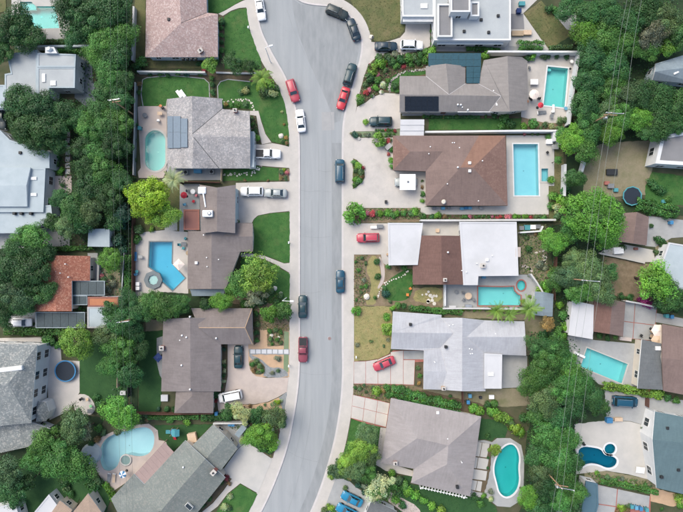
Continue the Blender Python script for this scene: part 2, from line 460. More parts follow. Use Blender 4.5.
SHEETS = [0]
NATURAL = {'lawn', 'lawn_dark', 'lawn_olive', 'lawn_dry', 'soil', 'mulch', 'dirt_pale', 'undergrowth', 'gravel_blue', 'tan'}
RG = random.Random(3)
def ragged(p, step=2.6, amp=.42):
    """Soft edged ground: the outline wanders a little, as grass and soil do."""
    out = []
    for i in range(len(p)):
        a, b = p[i], p[(i+1) % len(p)]; L_ = math.hypot(b[0]-a[0], b[1]-a[1]); n = max(1, int(L_/step))
        for k in range(n):
            t = k/n; j = amp if k else amp*.4
            out.append((a[0]+(b[0]-a[0])*t + RG.uniform(-j, j), a[1]+(b[1]-a[1])*t + RG.uniform(-j, j)))
    return out
def sheet(name, pts, mat, z=.10, smooth=0, thick=.14, holes=True):
    """A slab of the setting (lawn, driveway, patio ...); pools inside it are cut out."""
    p = chaikin(pts, smooth) if smooth else pts
    SHEETS[0] += 1
    if mat in NATURAL: p = ragged(p)
    zz = z + SHEETS[0] * .0006
    hs = []
    if holes:
        for q in POOLS:
            if all(inside(x, y, p) for x, y in q): hs.append(W2(q))
    o = poly_mesh(name, W2(p), zz, hs, thick).build(name, M[mat])
    tag(o, kind='structure')
    return o

# ground to the horizon, with the street and the pools cut out of it
road_poly = ROAD_L + list(reversed(ROAD_R))
g = poly_mesh('ground', [(-2500,-2500),(2500,-2500),(2500,2500),(-2500,2500)], .08, [W2(road_poly)] + [W2(q) for q in POOLS])
tag(g.build('ground', M['ground']), kind='structure')
rp = ccw(W2(road_poly))
tag(poly_mesh('road', offset(rp, -.3), 0.0).build('road', M['road']), kind='structure')
def strip(name, A, B, z, mat, thick=0.0):
    o = poly_mesh(name, W2(A + list(reversed(B))), z, (), thick).build(name, M[mat]); tag(o, kind='structure'); return o
def shift(line, d):
    """Parallel line, d pixels to the right of the way it runs down the picture."""
    out = []
    for i, (x, y) in enumerate(line):
        a = line[max(i-1, 0)]; b = line[min(i+1, len(line)-1)]
        dx, dy = b[0]-a[0], b[1]-a[1]; L_ = math.hypot(dx, dy) or 1
        out.append((x + dy / L_ * d, y - dx / L_ * d))
    return out
WALK_L = shift(WALK_L, -.7); WALK_R = shift(WALK_R, .7)
KW = 1.5   # kerb width in pixels
kerbL = shift(ROAD_L, -KW); kerbR = shift(ROAD_R, KW)
strip('kerb', kerbL, shift(ROAD_L, .25), .135, 'kerb', .3)
strip('kerb', shift(ROAD_R, -.25), kerbR, .135, 'kerb', .3)
strip('sidewalk', WALK_L, kerbL, .128, 'walk', .12)
strip('sidewalk', kerbR, WALK_R, .128, 'walk', .12)
# repaved strip along the right kerb, the darker turning circle and patches
sub = lambda line, a, b: [p for p in line if a <= p[1] <= b]
rr = sub(ROAD_R[20:], 140, 520)
strip('road_strip', shift(rr, -10.2), shift(rr, -.6), .006, 'road_dark')
sheet_z = lambda name, pts, mat, z: tag(poly_mesh(name, W2(pts), z).build(name, M[mat]), kind='structure')
sheet_z('road_patch', [(290,-30),(293,-1),(300,4),(326,8),(340,11),(353,24),(358,36),(359,50),(355,66),(349,88),(343,106),(340,121),(334,123),(331,111),(324,94),(311,66),(299,36),(293,10)], 'road_dark', .004)
sheet_z('road_patch', [(321.5,112),(334,112),(334.5,130),(322,130.5)], 'road_patch', .009)
for a in ([(311,66),(324,94),(331,111),(332,128),(331.6,160)], [(287,10),(295,34),(311,66)], [(318,132),(319,170),(318.4,240),(319,330)], [(304,160),(305,240),(304.6,300)],
          [(330,30),(324,44),(322,58)], [(340,24),(332,36),(334,52)], [(306,380),(303,420),(294,460)], [(318,20),(311,44),(318,60)], [(300.6,190),(309,192),(318,190.6),(331,192)], [(302,236),(318,238),(330,236.5)], [(302,292),(311,293.5),(322,291)], [(318,170),(325,172),(331,171)], [(300,372),(312,375),(330,374)], [(289,452),(300,458),(318,462)], [(312,400),(308,440),(298,480),(288,512)], [(345,38),(335,46),(325,44),(318,52)], [(312,200),(311.4,236),(312,292),(311,330)], [(326,150),(325.6,190),(326.2,236),(325.8,280),(326,320)]):
    l = chaikin(a, 2, False)
    l = [(x + R.uniform(-.25, .25), y) for x, y in l]
    sheet_z('tar_seam', shift(l, -.16) + list(reversed(shift(l, .16))), 'road_dark', .012)

# ------------------------------------------------------------------ lots on the right of the street
LAWNS = []
def lawn(pts, mat='lawn', smooth=0, z=.10, dens=9):
    p = chaikin(pts, smooth) if smooth else pts
    LAWNS.append((p, mat, dens))
    return sheet('lawn', p, mat, z)
# corner lot at the turning circle and the flat roofed house
lawn([(340,-30),(405,-30),(404,18),(405.5,24),(404,31),(399,36.5),(388,40),(379,41.5),(372,41),(370.7,36),(367.2,25.5),(361.5,15.5),(351,4.5)], 'lawn_olive', 1)
sheet('driveway', [(406,20),(430,20),(430,46),(422,51),(404,53),(390,51.5),(379,55),(369,64),(367.2,64),(370.8,48),(371,42),(379,42.6),(389,41.3),(400,37.8),(405,32)], 'concrete')
sheet('planting_bed', [(430,27),(434,27),(434,45),(430,45)], 'mulch', .09)
sheet('patio', [(436,40),(545,40),(552,52),(436,51.5)], 'concrete_grey', .085)
sheet('patio', [(509,-20),(531,-20),(540,-3),(523,13.5),(548,49.5),(509,46)], 'concrete_pale')
sheet('timber_deck', [(511,14),(523,14),(524,29),(511,29)], 'f_grey', .16)
lawn([(523.5,14),(541,0.5),(548,9),(566,29),(575,33),(573,48.5),(548.5,49)], 'lawn_olive')
sheet('patio', [(555,15.5),(561,11),(565,3.5),(571,6),(575,12),(577.5,22),(573.5,31.5),(566.5,29.5)], 'concrete_pale', .11)
# garden and driveway of the grey shingle house with black solar panels
sheet('planting_bed', [(368.5,64),(379,55.5),(391,53),(408,54),(424,52),(429,52),(428,66),(427,77),(400,77),(400,93),(384,92),(372,96.5),(366,101.5),(356.5,106),(359.5,92),(363.5,78)], 'mulch', .088)
lawn([(383,88),(390,78),(400,72),(414,69),(425.5,70),(425.5,75.5),(402,76),(399,80),(398,92),(390,92)], 'lawn', 1, .095)
sheet('driveway', [(357,107),(366,102.5),(372,97.5),(384,93),(400.5,94),(400.5,118),(400.5,128.5),(383,131),(354.5,131.5),(354,121)], 'concrete')
sheet('planting_bed', [(352.5,131.8),(384,131.4),(401,129),(401,136),(352.5,137.5)], 'turf', .09)
sheet('path', [(402,112.5),(500,112.5),(500,115.5),(402,115.8)], 'concrete_grey', .10)
lawn([(428.5,118.5),(521,118.5),(521,130),(428.5,130)], 'lawn')
sheet('planting_bed', [(420,115.9),(512,115.7),(521,118.2),(421,118.2)], 'mulch', .092)
sheet('patio', [(526,56),(577,56.5),(571,123),(545,123),(521,117),(521,111),(526.5,110)], 'concrete')
sheet('planting_bed', [(527,117),(545,121),(570,118),(569.5,130),(521.5,130),(521.5,117.5)], 'soil', .09)
# brown roofed house
sheet('driveway', [(353.8,138),(400,137.5),(394,140),(394,171),(427,172),(427,206),(420,208),(353.8,208)], 'concrete')
sheet('patio', [(506,135.5),(554,135.5),(554,186),(548.4,186),(548.4,214.5),(420.5,214.5),(420.5,207),(507,206)], 'concrete_pale')
sheet('planting_bed', [(420,214.8),(548.5,214.8),(548.5,219.5),(420,219.5)], 'mulch', .088)
sheet('planting_bed', [(348,208.5),(420,208.3),(420,222),(348,223)], 'soil', .09)
lawn([(548.8,186.5),(554.4,186),(554.4,150),(563,150),(565,222),(549,222)], 'lawn_olive')
sheet('planting_bed', [(352.9,158.5),(357,160),(361.5,165),(364.6,171),(364.8,177),(362,182.5),(358,186),(352.9,189)], 'lawn_olive', .128)
# white and chocolate roofed house
sheet('driveway', [(353.8,223.3),(389,223.3),(389,264),(387,266),(382,262),(381,254.5),(353.8,254.5)], 'concrete')
sheet('patio', [(422,220),(460,220),(460,237),(422,237)], 'concrete_pale')
sheet('patio', [(443,284),(464,284.5),(478,279),(478,275),(530,274.5),(537,283),(545,296),(545,308.5),(443,308.5)], 'concrete_grey')
sheet('garden_soil', [(354,254.8),(381,254.8),(382,262.3),(389,266),(414,266),(414,288),(428,288),(443,288),(443,309),(420,309),(392,309),(392,306),(354,306)], 'soil', .088)
sheet('gravel_path', [(370,256),(377,256),(378,266),(384,276),(381,287),(376,296),(376,305),(364,305),(371,292),(371,280),(365.5,270)], 'lawn_dry', .094, 1)
sheet('garden_path', [(379,255),(383.5,262),(385,272),(384,282),(379,289),(377,288),(381,280),(381,270),(379,262)], 'deck_pink', .098, 1)
lawn([(384,287),(388,280),(400,272),(409,268.5),(413,270),(413,284),(411,296),(404,301),(390,301),(383,297)], 'lawn', 1, .096)
lawn([(416,288),(442,287),(442,301),(426,303),(412,301)], 'lawn_dry', 1, .096)
sheet('side_yard', [(519,224),(546,224),(548,300),(537,283),(530,274),(520,274)], 'dirt_pale', .087)
# pale roofed house
lawn([(354,306.3),(391,306.3),(393.5,330),(392,346),(389.5,353),(378,358.5),(366,360.3),(354,360.8)], 'lawn_dry')
sheet('planting_bed', [(353.8,384),(413,385),(424,389),(412,395),(398,400.5),(389.5,402.2),(372,397.5),(353,394)], 'soil', .089)
sheet('planting_bed', [(415.5,362),(423.8,362),(423.8,388),(417,386)], 'mulch', .09)
sheet('patio', [(502,354),(527,356),(527,387),(502,388)], 'concrete_grey')
sheet('side_yard', [(422,388.5),(533,388.5),(533,405),(505,407),(430,400)], 'dirt_pale', .086)
sheet('back_yard', [(444,308.8),(546,308.8),(546,355),(526,355),(524,320),(444,317)], 'dirt_pale', .0855)
# lilac grey roofed house
sheet('planting_bed', [(390,397),(424,390),(482,404),(486,416),(482,417),(392,398.5)], 'mulch', .0875)
lawn([(351.3,418.6),(358,421),(370,425),(383,427.5),(379,463),(340,466),(344,452),(348,437)], 'lawn', 0)
sheet('path', [(380.3,427.3),(386,428),(383,461),(414,471),(413.5,476.5),(375.3,468.5)], 'concrete')
sheet('patio', [(473,441),(484,440),(492,442),(497,438),(510,438),(521,445),(524,460),(523.5,485),(521,500),(510,507),(497,506),(486,497),(470,497)], 'concrete_grey', .1)
lawn([(478,418),(497,420),(508,428),(505,437.5),(495,437.5),(491,441),(484,439),(474,440)], 'lawn_dark')
lawn([(410,483.5),(470,497),(486,498),(496,507),(500,530),(400,530),(397,490),(402,476),(412,476)], 'lawn_dark')
sheet('brick_path', [(388,490),(402,498),(418,506),(424,520),(412,520),(398,508),(386,500)], 'deck_pink', .104, 1)
sheet('driveway', [(334.6,479),(344,476),(356,487),(373,498),(366,512),(360,530),(312,530),(323,512),(328.7,495.5)], 'concrete_grey')
# far right lots
sheet('back_yard', [(583,150),(600,143),(662,140),(653,163),(652,170),(648,186),(645,195),(615,197),(600,196),(583,200)], 'dirt_pale', .085)
lawn([(645,186),(652,172),(690,177),(690,205),(660,205),(645,200)], 'lawn')
lawn([(632,56),(647,58),(651,72),(649,86),(634,84)], 'lawn')
sheet('patio', [(648,216),(700,222),(700,236),(671,238),(655,247),(645,246)], 'concrete_grey')
sheet('patio', [(612,242),(653,250),(655,262),(640,262),(603,255),(601,252)], 'concrete_pale', .11)
sheet('back_yard', [(603,256),(640,263.5),(656,265),(661,290),(650,302),(625,300),(608,292)], 'soil', .0865)
sheet('side_yard', [(655,247),(668,240),(668,260),(660,266),(656,262)], 'dirt_pale', .092)
sheet('patio', [(567,335),(594,340),(640,344),(640,387),(602,385),(576,378),(568,360)], 'concrete_grey', .1)
sheet('yard_paving', [(624.5,301),(657,306),(654,341),(622.5,338)], 'brick_red', .09)
sheet('path', [(656,313),(700,322),(700,330),(655,322)], 'concrete_grey', .105)
sheet('driveway', [(603,389),(664,398),(700,402),(700,417),(655,411),(650,425),(640,424),(630,421),(606,420)], 'concrete_grey', .1)
sheet('patio', [(570,421),(606,420.5),(630,421.5),(641,424.5),(653,428),(652,444),(654,472),(647,479),(628,474),(606,470.5),(575,474)], 'concrete_pale', .115)
sheet('planting_bed', [(584,470),(606,471),(628,475),(651,480),(660,490),(656,495),(630,489),(598,482.5),(585,480)], 'dirt_pale', .089)
sheet('patio', [(650,486),(665,491),(690,497),(690,506),(670,506),(650,501)], 'tan', .095)
# lots on the left of the street
lawn([(205,-25),(244,-25),(245.5,-8),(243,0.5),(236,4),(226,10),(218.5,13.5),(207,12.5)], 'lawn')
sheet('path', [(218.5,14),(226,10.4),(236,4.5),(243,1),(246.3,0),(247,7.5),(239,8.2),(231,11),(223,16)], 'walk', .105)
lawn([(224.5,16.5),(231.5,11.8),(239,9),(247,8.3),(248,20),(251.2,34),(256.8,50),(261,59),(262,69),(225,69)], 'lawn')
sheet('planting_bed', [(218.5,15),(224,16),(224.5,69),(219,58)], 'mulch', .09)
sheet('side_yard', [(135,-20),(146,-20),(145,62),(136,62)], 'lawn_olive', .087)
sheet('planting_bed', [(137,70.5),(282,71),(283,86),(266,85),(250,81.5),(137,77)], 'mulch', .086)
lawn([(145.5,61),(202,61),(202,68.5),(145.5,68.5)], 'lawn_olive', 0, .095)
lawn([(143,79),(158,76.8),(172,75.8),(190,77.5),(205,79),(208.8,84),(209.5,97.5),(168,99.5),(167,106),(141.5,106)], 'lawn', 0)
lawn([(218,98),(218.5,86),(222,81),(230,79.3),(245,81.5),(262,83),(275,86),(280,90),(284,101),(287.3,116),(289,135),(289.2,146),(282,144),(272,142),(266,134),(262,122),(259,111),(252,110.5),(249,109),(223,108)], 'lawn', 0)
sheet('path', [(250,111),(258.5,111),(261.5,122),(265.5,134),(271.5,142.5),(262,144.5),(259,132),(256.5,116),(250,115)], 'concrete', .11)
sheet('planting_bed', [(250,116),(255.5,116.5),(259,131),(261,141.5),(254,143),(250,138)], 'mulch', .09)
sheet('driveway', [(252,144),(262,144.8),(272,143.2),(282,145),(289.6,147),(290,168),(275,167),(254,165)], 'concrete')
lawn([(221,170),(252,168.5),(255,166),(275,168),(279,168.4),(279,180.5),(221,181)], 'lawn', 0)
sheet('planting_bed', [(279,168.6),(289.6,168.8),(289.6,181),(279,181)], 'soil', .092)
sheet('patio', [(167,100),(167,169),(163.5,178),(139,178),(138,172),(141,168),(140,150),(138,107),(141,106.3),(166,106.3)], 'deck_pink', .098)
sheet('side_path', [(166,168),(221,168),(221,180),(170,180.5)], 'concrete_grey', .09)
sheet('driveway', [(236,183),(290,181.5),(290,211),(270,213),(258,215.5),(254,219),(252,223),(236,223)], 'concrete')
lawn([(253,223),(254,219.6),(258.5,216),(270,213.6),(289.8,211.8),(289.8,262.5),(284,263),(276,259.5),(266,255.5),(252.8,253.5)], 'lawn')
sheet('path', [(241,253),(252.5,253.8),(265,256),(276,260.3),(284,263.4),(290,263),(290,273),(284,269.5),(275,264),(264,259),(252,256.5),(241,257)], 'walk', .105)
lawn([(241,257.6),(252,257.2),(264,259.8),(275,265),(284,270.5),(289.8,274),(289.8,303),(262,303),(240,296)], 'lawn')
sheet('planting_bed', [(230,290),(258,284),(276,292),(289.8,304),(289.5,331),(254,330),(254,305),(226,303)], 'soil', .0925)
sheet('patio', [(180,184),(200,184),(200,210),(184,210),(184,232),(179.5,232)], 'concrete_grey', .098)
sheet('patio', [(134.5,247),(140,234),(145,232),(166,230),(179,231.5),(188,232),(188.5,297),(135,298)], 'concrete', .1)
lawn([(134,190),(180,184),(179,231),(166,229.5),(145,231.5),(139,234),(134,246)], 'lawn_olive')
sheet('patio', [(165,217),(172,211),(177.5,212),(177.5,230.5),(165,231)], 'concrete_pale', .106)
# mauve roofed house with the granite garden
sheet('garden_ground', [(248,328.5),(289.5,331.5),(289.5,377),(250,377),(248,360)], 'tan', .0905)
sheet('planting_bed', [(253.5,313),(260,317),(260,341),(254,345)], 'mulch', .094)
sheet('planting_bed', [(267.3,327.5),(284,327.5),(284,345.5),(267.3,346.5)], 'soil', .096)
sheet('artificial_turf', [(284.2,331),(289,332),(288.5,372),(283.6,372)], 'turf', .097)
sheet('gravel_bed', [(248,346),(250.5,355),(261,358.5),(266,364),(272,368),(280,367),(288,372),(288.3,377),(262,377.5),(266,369),(258,361),(250,359)], 'gravel_blue', .0985, 1)
sheet('planting_bed', [(249,361),(255,359),(262,362),(266,369),(262,375),(255,374.5),(249.5,369)], 'soil', .101, 1)
sheet('driveway', [(227.8,343),(248.5,343),(248.5,361),(250.5,370.5),(256,376),(266,377.8),(288.6,377.3),(287,391.5),(278,397),(268,401.5),(255,404),(240,404),(226,408.5),(219,413),(217,399),(225,391),(227.8,376)], 'deck_pink', .105)
sheet('planting_strip', [(221.5,345),(227.3,345),(227.3,376),(224.5,390),(221.5,392)], 'mulch', .09)
sheet('garden_ground', [(226,409),(240,404.8),(255,404.6),(268,402.3),(278,398),(284.5,394),(283,408),(262,409.5),(240,408)], 'tan', .0935)
sheet('gravel_bed', [(279,397.4),(287,392),(286,402),(284,411),(283,410)], 'gravel_blue', .0965)
sheet('planting_bed', [(214,413),(240,408.3),(262,410),(283,408.5),(280,432),(273,458),(246,441),(248,424),(214,423)], 'mulch', .0915)
lawn([(250,430),(262,424),(276,440),(273,457),(258,448),(248,442)], 'lawn_dark', 1, .096)
lawn([(139,332),(163,330),(162,392),(160,415),(139,415)], 'lawn_dark')
sheet('patio', [(146,320),(163,319),(163.5,345),(158,348),(154,338),(146,334)], 'dirt_pale', .0945)
sheet('patio', [(157,338),(163,336),(163,380),(160,375),(157,362)], 'concrete_grey', .108)
lawn([(78,342),(130,342),(128,410),(100,416),(94,400),(79,392)], 'lawn_dark')
# sage roofed house
lawn([(155,425),(213,424),(192,444),(185,441),(173,451),(164,440),(156,434)], 'lawn_dark')
sheet('patio', [(88,448),(97,442),(103,436),(113,431.5),(124,428.5),(137,424.5),(149,423.5),(158,430),(159,440),(166,441),(168,446),(137,475),(112,492),(108,484),(101,477),(92,462)], 'deck_pink', .1)
sheet('driveway', [(222,471),(238,449),(247,441.5),(272.5,459),(258,493),(240.5,483),(231,478)], 'concrete_pale')
lawn([(240.5,484),(257.6,493.8),(249,512),(240,530),(208,530),(216,512),(228,494)], 'lawn')
sheet('path', [(232,478.5),(240.5,483),(228,493),(218,506),(206,515),(202,512),(213,503),(224,490)], 'concrete', .107)
sheet('planting_bed', [(224,474),(232,478),(224,489),(213,502),(203,511),(202,508),(214,492)], 'mulch', .094)
sheet('patio', [(213,424.5),(250,424.5),(247,441),(238,448.5),(214,426)], 'concrete_grey', .0975)
# far left lots
sheet('patio', [(12,-20),(56,-20),(66,0),(70,20),(70,40),(36,40),(20,26),(12,20)], 'concrete_pale', .1)
lawn([(-30,-20),(7,-20),(6,12),(-30,16)], 'lawn_olive')
sheet('driveway', [(77,52),(92,55),(93,80),(101,108),(95,113),(75,98)], 'asphalt_old', .1)
sheet('patio', [(50,176),(72,176),(72,192),(60,200),(50,214)], 'deck_pink', .1)
sheet('driveway', [(-30,120),(8,118),(8,131),(-30,131)], 'concrete_grey', .1)
sheet('driveway', [(-30,225),(40,222),(70,236),(70,246),(-30,250)], 'concrete_grey', .0985)
sheet('patio', [(88,253),(98,253),(98,283),(90,284)], 'concrete_grey', .1)
sheet('patio', [(96,268),(120,270),(122,298),(96,298)], 'dirt_pale', .0925)
sheet('side_path', [(0,338),(48,337),(61,348),(62,360),(80,361),(80,392),(70,410),(50,420),(46,348),(0,346)], 'concrete', .1)
sheet('patio', [(73,399),(78,394),(87,394),(94,401),(96,410),(90,416),(76,413)], 'concrete', .11, 1)
sheet('driveway', [(8,315),(36,312),(36,328),(8,330)], 'concrete_grey', .1)
lawn([(22,470),(56,462),(90,480),(72,512),(30,530),(24,500)], 'lawn_dark')
lawn([(85,468),(112,493),(104,520),(80,500)], 'lawn_dark')
sheet('path', [(557,494),(564,494),(564,515),(556,515)], 'concrete_grey', .1)

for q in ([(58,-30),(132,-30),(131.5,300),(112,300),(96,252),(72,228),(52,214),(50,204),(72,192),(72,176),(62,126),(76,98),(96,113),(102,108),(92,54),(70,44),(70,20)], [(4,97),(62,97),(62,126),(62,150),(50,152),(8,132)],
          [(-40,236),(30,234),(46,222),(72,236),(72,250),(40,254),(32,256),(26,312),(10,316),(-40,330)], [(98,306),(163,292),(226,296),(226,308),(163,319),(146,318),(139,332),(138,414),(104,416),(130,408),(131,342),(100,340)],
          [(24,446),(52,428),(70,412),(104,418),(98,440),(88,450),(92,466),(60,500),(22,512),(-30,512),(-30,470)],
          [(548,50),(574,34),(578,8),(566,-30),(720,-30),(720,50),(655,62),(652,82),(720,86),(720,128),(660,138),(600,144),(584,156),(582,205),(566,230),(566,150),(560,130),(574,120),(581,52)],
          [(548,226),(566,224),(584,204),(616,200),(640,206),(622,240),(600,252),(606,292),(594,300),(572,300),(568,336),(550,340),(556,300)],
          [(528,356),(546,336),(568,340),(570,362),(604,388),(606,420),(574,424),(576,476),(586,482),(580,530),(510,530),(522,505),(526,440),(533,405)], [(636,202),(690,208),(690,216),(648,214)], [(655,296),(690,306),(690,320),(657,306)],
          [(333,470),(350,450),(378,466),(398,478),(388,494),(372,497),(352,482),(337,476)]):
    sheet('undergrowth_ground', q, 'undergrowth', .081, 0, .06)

# ------------------------------------------------------------------ swimming pools
def ring_mesh(inner, outer, z0, z1):
    n = len(inner); mb = MB()
    vs = [(x, y, z1) for x, y in inner] + [(x, y, z1) for x, y in outer] + [(x, y, z0) for x, y in inner] + [(x, y, z0) for x, y in outer]
    fs = []
    for i in range(n):
        j = (i + 1) % n
        fs += [(i, n+i, n+j, j), (n+i, 3*n+i, 3*n+j, n+j), (j, 2*n+j, 2*n+i, i)]
    mb.add(vs, fs); return mb

def pool(label, pts, tint, plaster='pool_light', coping='concrete_pale', cw=.32, depth=1.35, cat='swimming pool', name='swimming_pool', steps=None, level=-.06, z=.185):
    w = ccw(W2(pts))
    c = centroid(w)
    root = tag(empty(name, (c[0], c[1], .1)), label, cat)
    mb = poly_mesh('floor', w, -depth)
    n = len(w)
    mb.add([(x, y, -depth) for x, y in w] + [(x, y, .12) for x, y in w], [(i, n+i, n+(i+1) % n, (i+1) % n) for i in range(n)])
    mb.build('basin', M[plaster], root, True)
    poly_mesh('water', offset(w, -.02), level).build('water', watermat('water_%.2f_%.2f_%.2f' % tint, tint), root, True)
    ring_mesh(offset(w, .03), offset(w, -cw), .02, z).build('coping', M[coping], root, True)
    if depth > 1:
        cx, cy = c
        q = [(cx-.11, cy-.11), (cx+.11, cy-.11), (cx+.11, cy+.11), (cx-.11, cy+.11)]
        poly_mesh('drain', q, -depth + .03, (), .03).build('floor_drain', M['metal'], root, True)
    if steps:
        for k, q in enumerate(steps):
            poly_mesh('step', W2(q), level - .25 - .22 * k, (), .5).build('step', M[plaster], root, True)
    return root
AQUA = (.50, .93, .90); CYAN = (.36, .84, .93); SKYB = (.36, .80, .97); TURQ = (.16, .70, .72); DEEP = (.09, .42, .52)
pool('turquoise rectangular pool with a stepped corner beside leafy trees in the top left corner', po_topleft, (.30,.86,.84), steps=[[(21,2.4),(32,2.4),(35,5.5),(35,9),(21,9)]])
pool('pale green oval pool on a pink deck beside the yellow leaved tree', po_oval, (.60,.95,.90), cw=.38)
pool('bright blue angled pool with dark edging and a round spa at its corner', po_ell, SKYB, coping='asphalt_old', cw=.22)
pool('pale blue lagoon shaped pool beside the sage green roofed house', po_lagoon, (.76,.96,1.0), coping='deck_pink')
pool('aqua rectangular pool behind the grey house with black solar panels', po_tr, (.48,.93,.92), coping='white_wall', cw=.25, steps=[[(548,67.5),(551.8,67.9),(551.5,70.5),(547.8,70.2)]])
pool('light blue rectangular pool behind the large brown roofed house', po_r3, (.58,.92,.99), coping='white_wall', cw=.22)
pool('aqua pool with a thin brick red rim behind the white flat roofs', po_r4, (.52,.93,.93), coping='brick_red', cw=.2)
pool('small round spa with brick red rim at the corner of the aqua pool', po_spa4, (.40,.88,.88), coping='brick_red', cw=.22, depth=.8, cat='spa', name='spa')
pool('small square spa with pale slats beside the light blue rectangular pool', po_tr_spa, (.5,.85,.9), coping='concrete_pale', depth=.7, cat='spa', name='spa')
pool('deep turquoise bean shaped pool beside the lilac grey hipped roof', po_bean, (.20,.76,.76), coping='white_wall', cw=.3)
pool('slanted aqua pool behind the small white and brown roofs on the right', po_fr4, (.48,.91,.92), coping='concrete_pale', cw=.2)
pool('dark teal free form pool on a white terrace at lower right', po_fr6, (.05,.40,.52), plaster='pool_mid', coping='white_wall', cw=.35)
pool('round dark teal spa on the white terrace at lower right', po_spa6, (.06,.44,.54), plaster='pool_mid', coping='white_wall', cw=.32, depth=.9, cat='spa', name='spa')
# raised octagonal spa at the angled pool
c = P(153, 280, .5)
root = tag(empty('spa', (c.x, c.y, .1)), 'grey octagonal stone spa with pale round water beside the bright blue pool', 'spa')
mb = MB(); mb.lathe([(1.95,.0),(1.95,.42),(1.05,.42),(1.05,-.04)], 8, smooth=False); mb.build('surround', M['asphalt_old'], root)
mb = MB(); mb.lathe([(1.04,.0),(1.04,.08)], 20); mb.build('basin', M['pool_light'], root)
mb = MB(); mb.lathe([(1.06,.28),(1.06,.3)], 20); mb.build('water', watermat('spa_water', (.9,.98,.97), .4), root)
for px, py, r, lab in ((125.5, 460.5, 4.6, 'pale round spa beside the lagoon shaped pool'),):
    c = P(px, py, .4)
    root = tag(empty('spa', (c.x, c.y, .1)), lab, 'spa')
    mb = MB(); mb.lathe([(r*S+.28,.0),(r*S+.28,.25),(r*S,.25),(r*S,-.04)], 24); mb.build('surround', M['concrete_pale'], root)
    mb = MB(); mb.lathe([(r*S,.02),(r*S,.06)], 20); mb.build('basin', M['pool_light'], root)
    mb = MB(); mb.lathe([(r*S,.17),(r*S,.18)], 20); mb.build('water', watermat('spa_water2', (.85,.97,.98), .4), root)
c = P(91, 454, .5)
root = tag(empty('stone_terrace', (c.x, c.y, .1)), 'round raised grey stone platform at the end of the lagoon pool', 'platform')
mb = MB(); mb.lathe([(2.15,.0),(2.15,.35),(1.75,.35),(1.75,.42)], 28); mb.build('rim', M['f_bluepale'], root)
mb = MB(); mb.lathe([(1.74,.2),(1.74,.38)], 28); mb.build('slab', M['concrete'], root)

# ------------------------------------------------------------------ houses
def plane_uv(me, owner, faces, co):
    """UV in metres on each roof plane: u along the eave, v up the slope."""
    nn = []
    for f in faces:
        v = Vector((0, 0, 0))
        for i in range(len(f)):
            a, b = co[f[i]], co[f[(i+1) % len(f)]]
            v += Vector(((a.y-b.y)*(a.z+b.z), (a.z-b.z)*(a.x+b.x), (a.x-b.x)*(a.y+b.y)))
        nn.append(v.normalized())
    uv = me.uv_layers.new(name='UVMap')
    for k, p in enumerate(me.polygons):
        n = nn[owner[k]] if k < len(owner) and owner[k] >= 0 else p.normal
        u = Vector((0, 0, 1)).cross(n)
        if u.length < 1e-3: u = Vector((1, 0, 0))
        u.normalize(); v = n.cross(u)
        for li in p.loop_indices:
            c = me.vertices[me.loops[li].vertex_index].co
            uv.data[li].uv = (c.dot(u), c.dot(v))

WINDOWS = {}
def window_mesh(w, h):
    k = (round(w, 1), round(h, 1))
    if k not in WINDOWS:
        f = MB(); t = .07
        for x0, x1, z0, z1 in ((-w/2, w/2, -h/2, -h/2+t), (-w/2, w/2, h/2-t, h/2), (-w/2, -w/2+t, -h/2+t, h/2-t), (w/2-t, w/2, -h/2+t, h/2-t), (-.03, .03, -h/2+t, h/2-t)):
            f.box(x0, x1, -.05, .03, z0, z1)
        g = MB(); g.box(-w/2+.03, w/2-.03, -.02, .0, -h/2+.03, h/2-.03)
        fm, gm = f.mesh('window'), g.mesh('pane'); fm.materials.append(M['frame']); gm.materials.append(M['glass'])
        WINDOWS[k] = (fm, gm)
    return WINDOWS[k]

def put_window(root, pos, ang, w, h):
    fm, gm = window_mesh(w, h)
    o = link('window', fm, [], root); o.location = Vector(pos) - root.location; o.rotation_euler = (0, 0, ang)
    g = link('pane', gm, [], o)
    return o

def wall_openings(root, a, b, ztop, frontdoor=False, garage=False, big=False):
    """a, b: wall ends (outer face on the right hand when going a to b)."""
    d = Vector((b[0]-a[0], b[1]-a[1])); L_ = d.length
    if L_ < 2.0: return
    d.normalize(); out = Vector((d.y, -d.x)); ang = math.atan2(d.y, d.x)
    if garage and L_ > 5:
        mb = MB(); w = min(4.9, L_ - 1)
        for k in range(4): mb.box(-w/2, w/2, -.06, .02, .1 + k*.53, .1 + k*.53 + .5)
        o = mb.build('garage_door', M['garage'], root)
        o.location = Vector(((a[0]+b[0])/2 + out.x*.02, (a[1]+b[1])/2 + out.y*.02, 0)) - Vector((root.location.x, root.location.y, 0)) - Vector((0, 0, root.location.z - .05)); o.rotation_euler = (0, 0, ang)
        return
    rows = [1.5] if ztop < 4.3 else [1.5, 4.1]
    n = max(1, int(L_ / 3.4))
    for z in rows:
        if z + .7 > ztop: continue
        for k in range(n):
            t = (k + .5) / n * L_
            p = (a[0] + d.x*t + out.x*.03, a[1] + d.y*t + out.y*.03, z)
            if frontdoor and k == n // 2 and z < 2:
                mb = MB(); mb.box(-.48, .48, -.05, .02, 0, 2.05)
                o = mb.build('door', M['door'], root)
                o.location = Vector((p[0], p[1], .12)) - root.location; o.rotation_euler = (0, 0, ang)
                mb = MB(); mb.tube([(.36, -.1, 1.0), (.36, -.06, 1.0)], .03, 6); mb.build('handle', M['metal'], o)
                continue
            w = 1.7 if big else (1.5 if (k % 2) else 1.1)
            put_window(root, p, ang, w, 1.5 if big else 1.1)

def house(name, label, px, py, cat='house'):
    c = P(px, py, 0)
    return tag(empty(name, (c.x, c.y, .08)), label, cat)

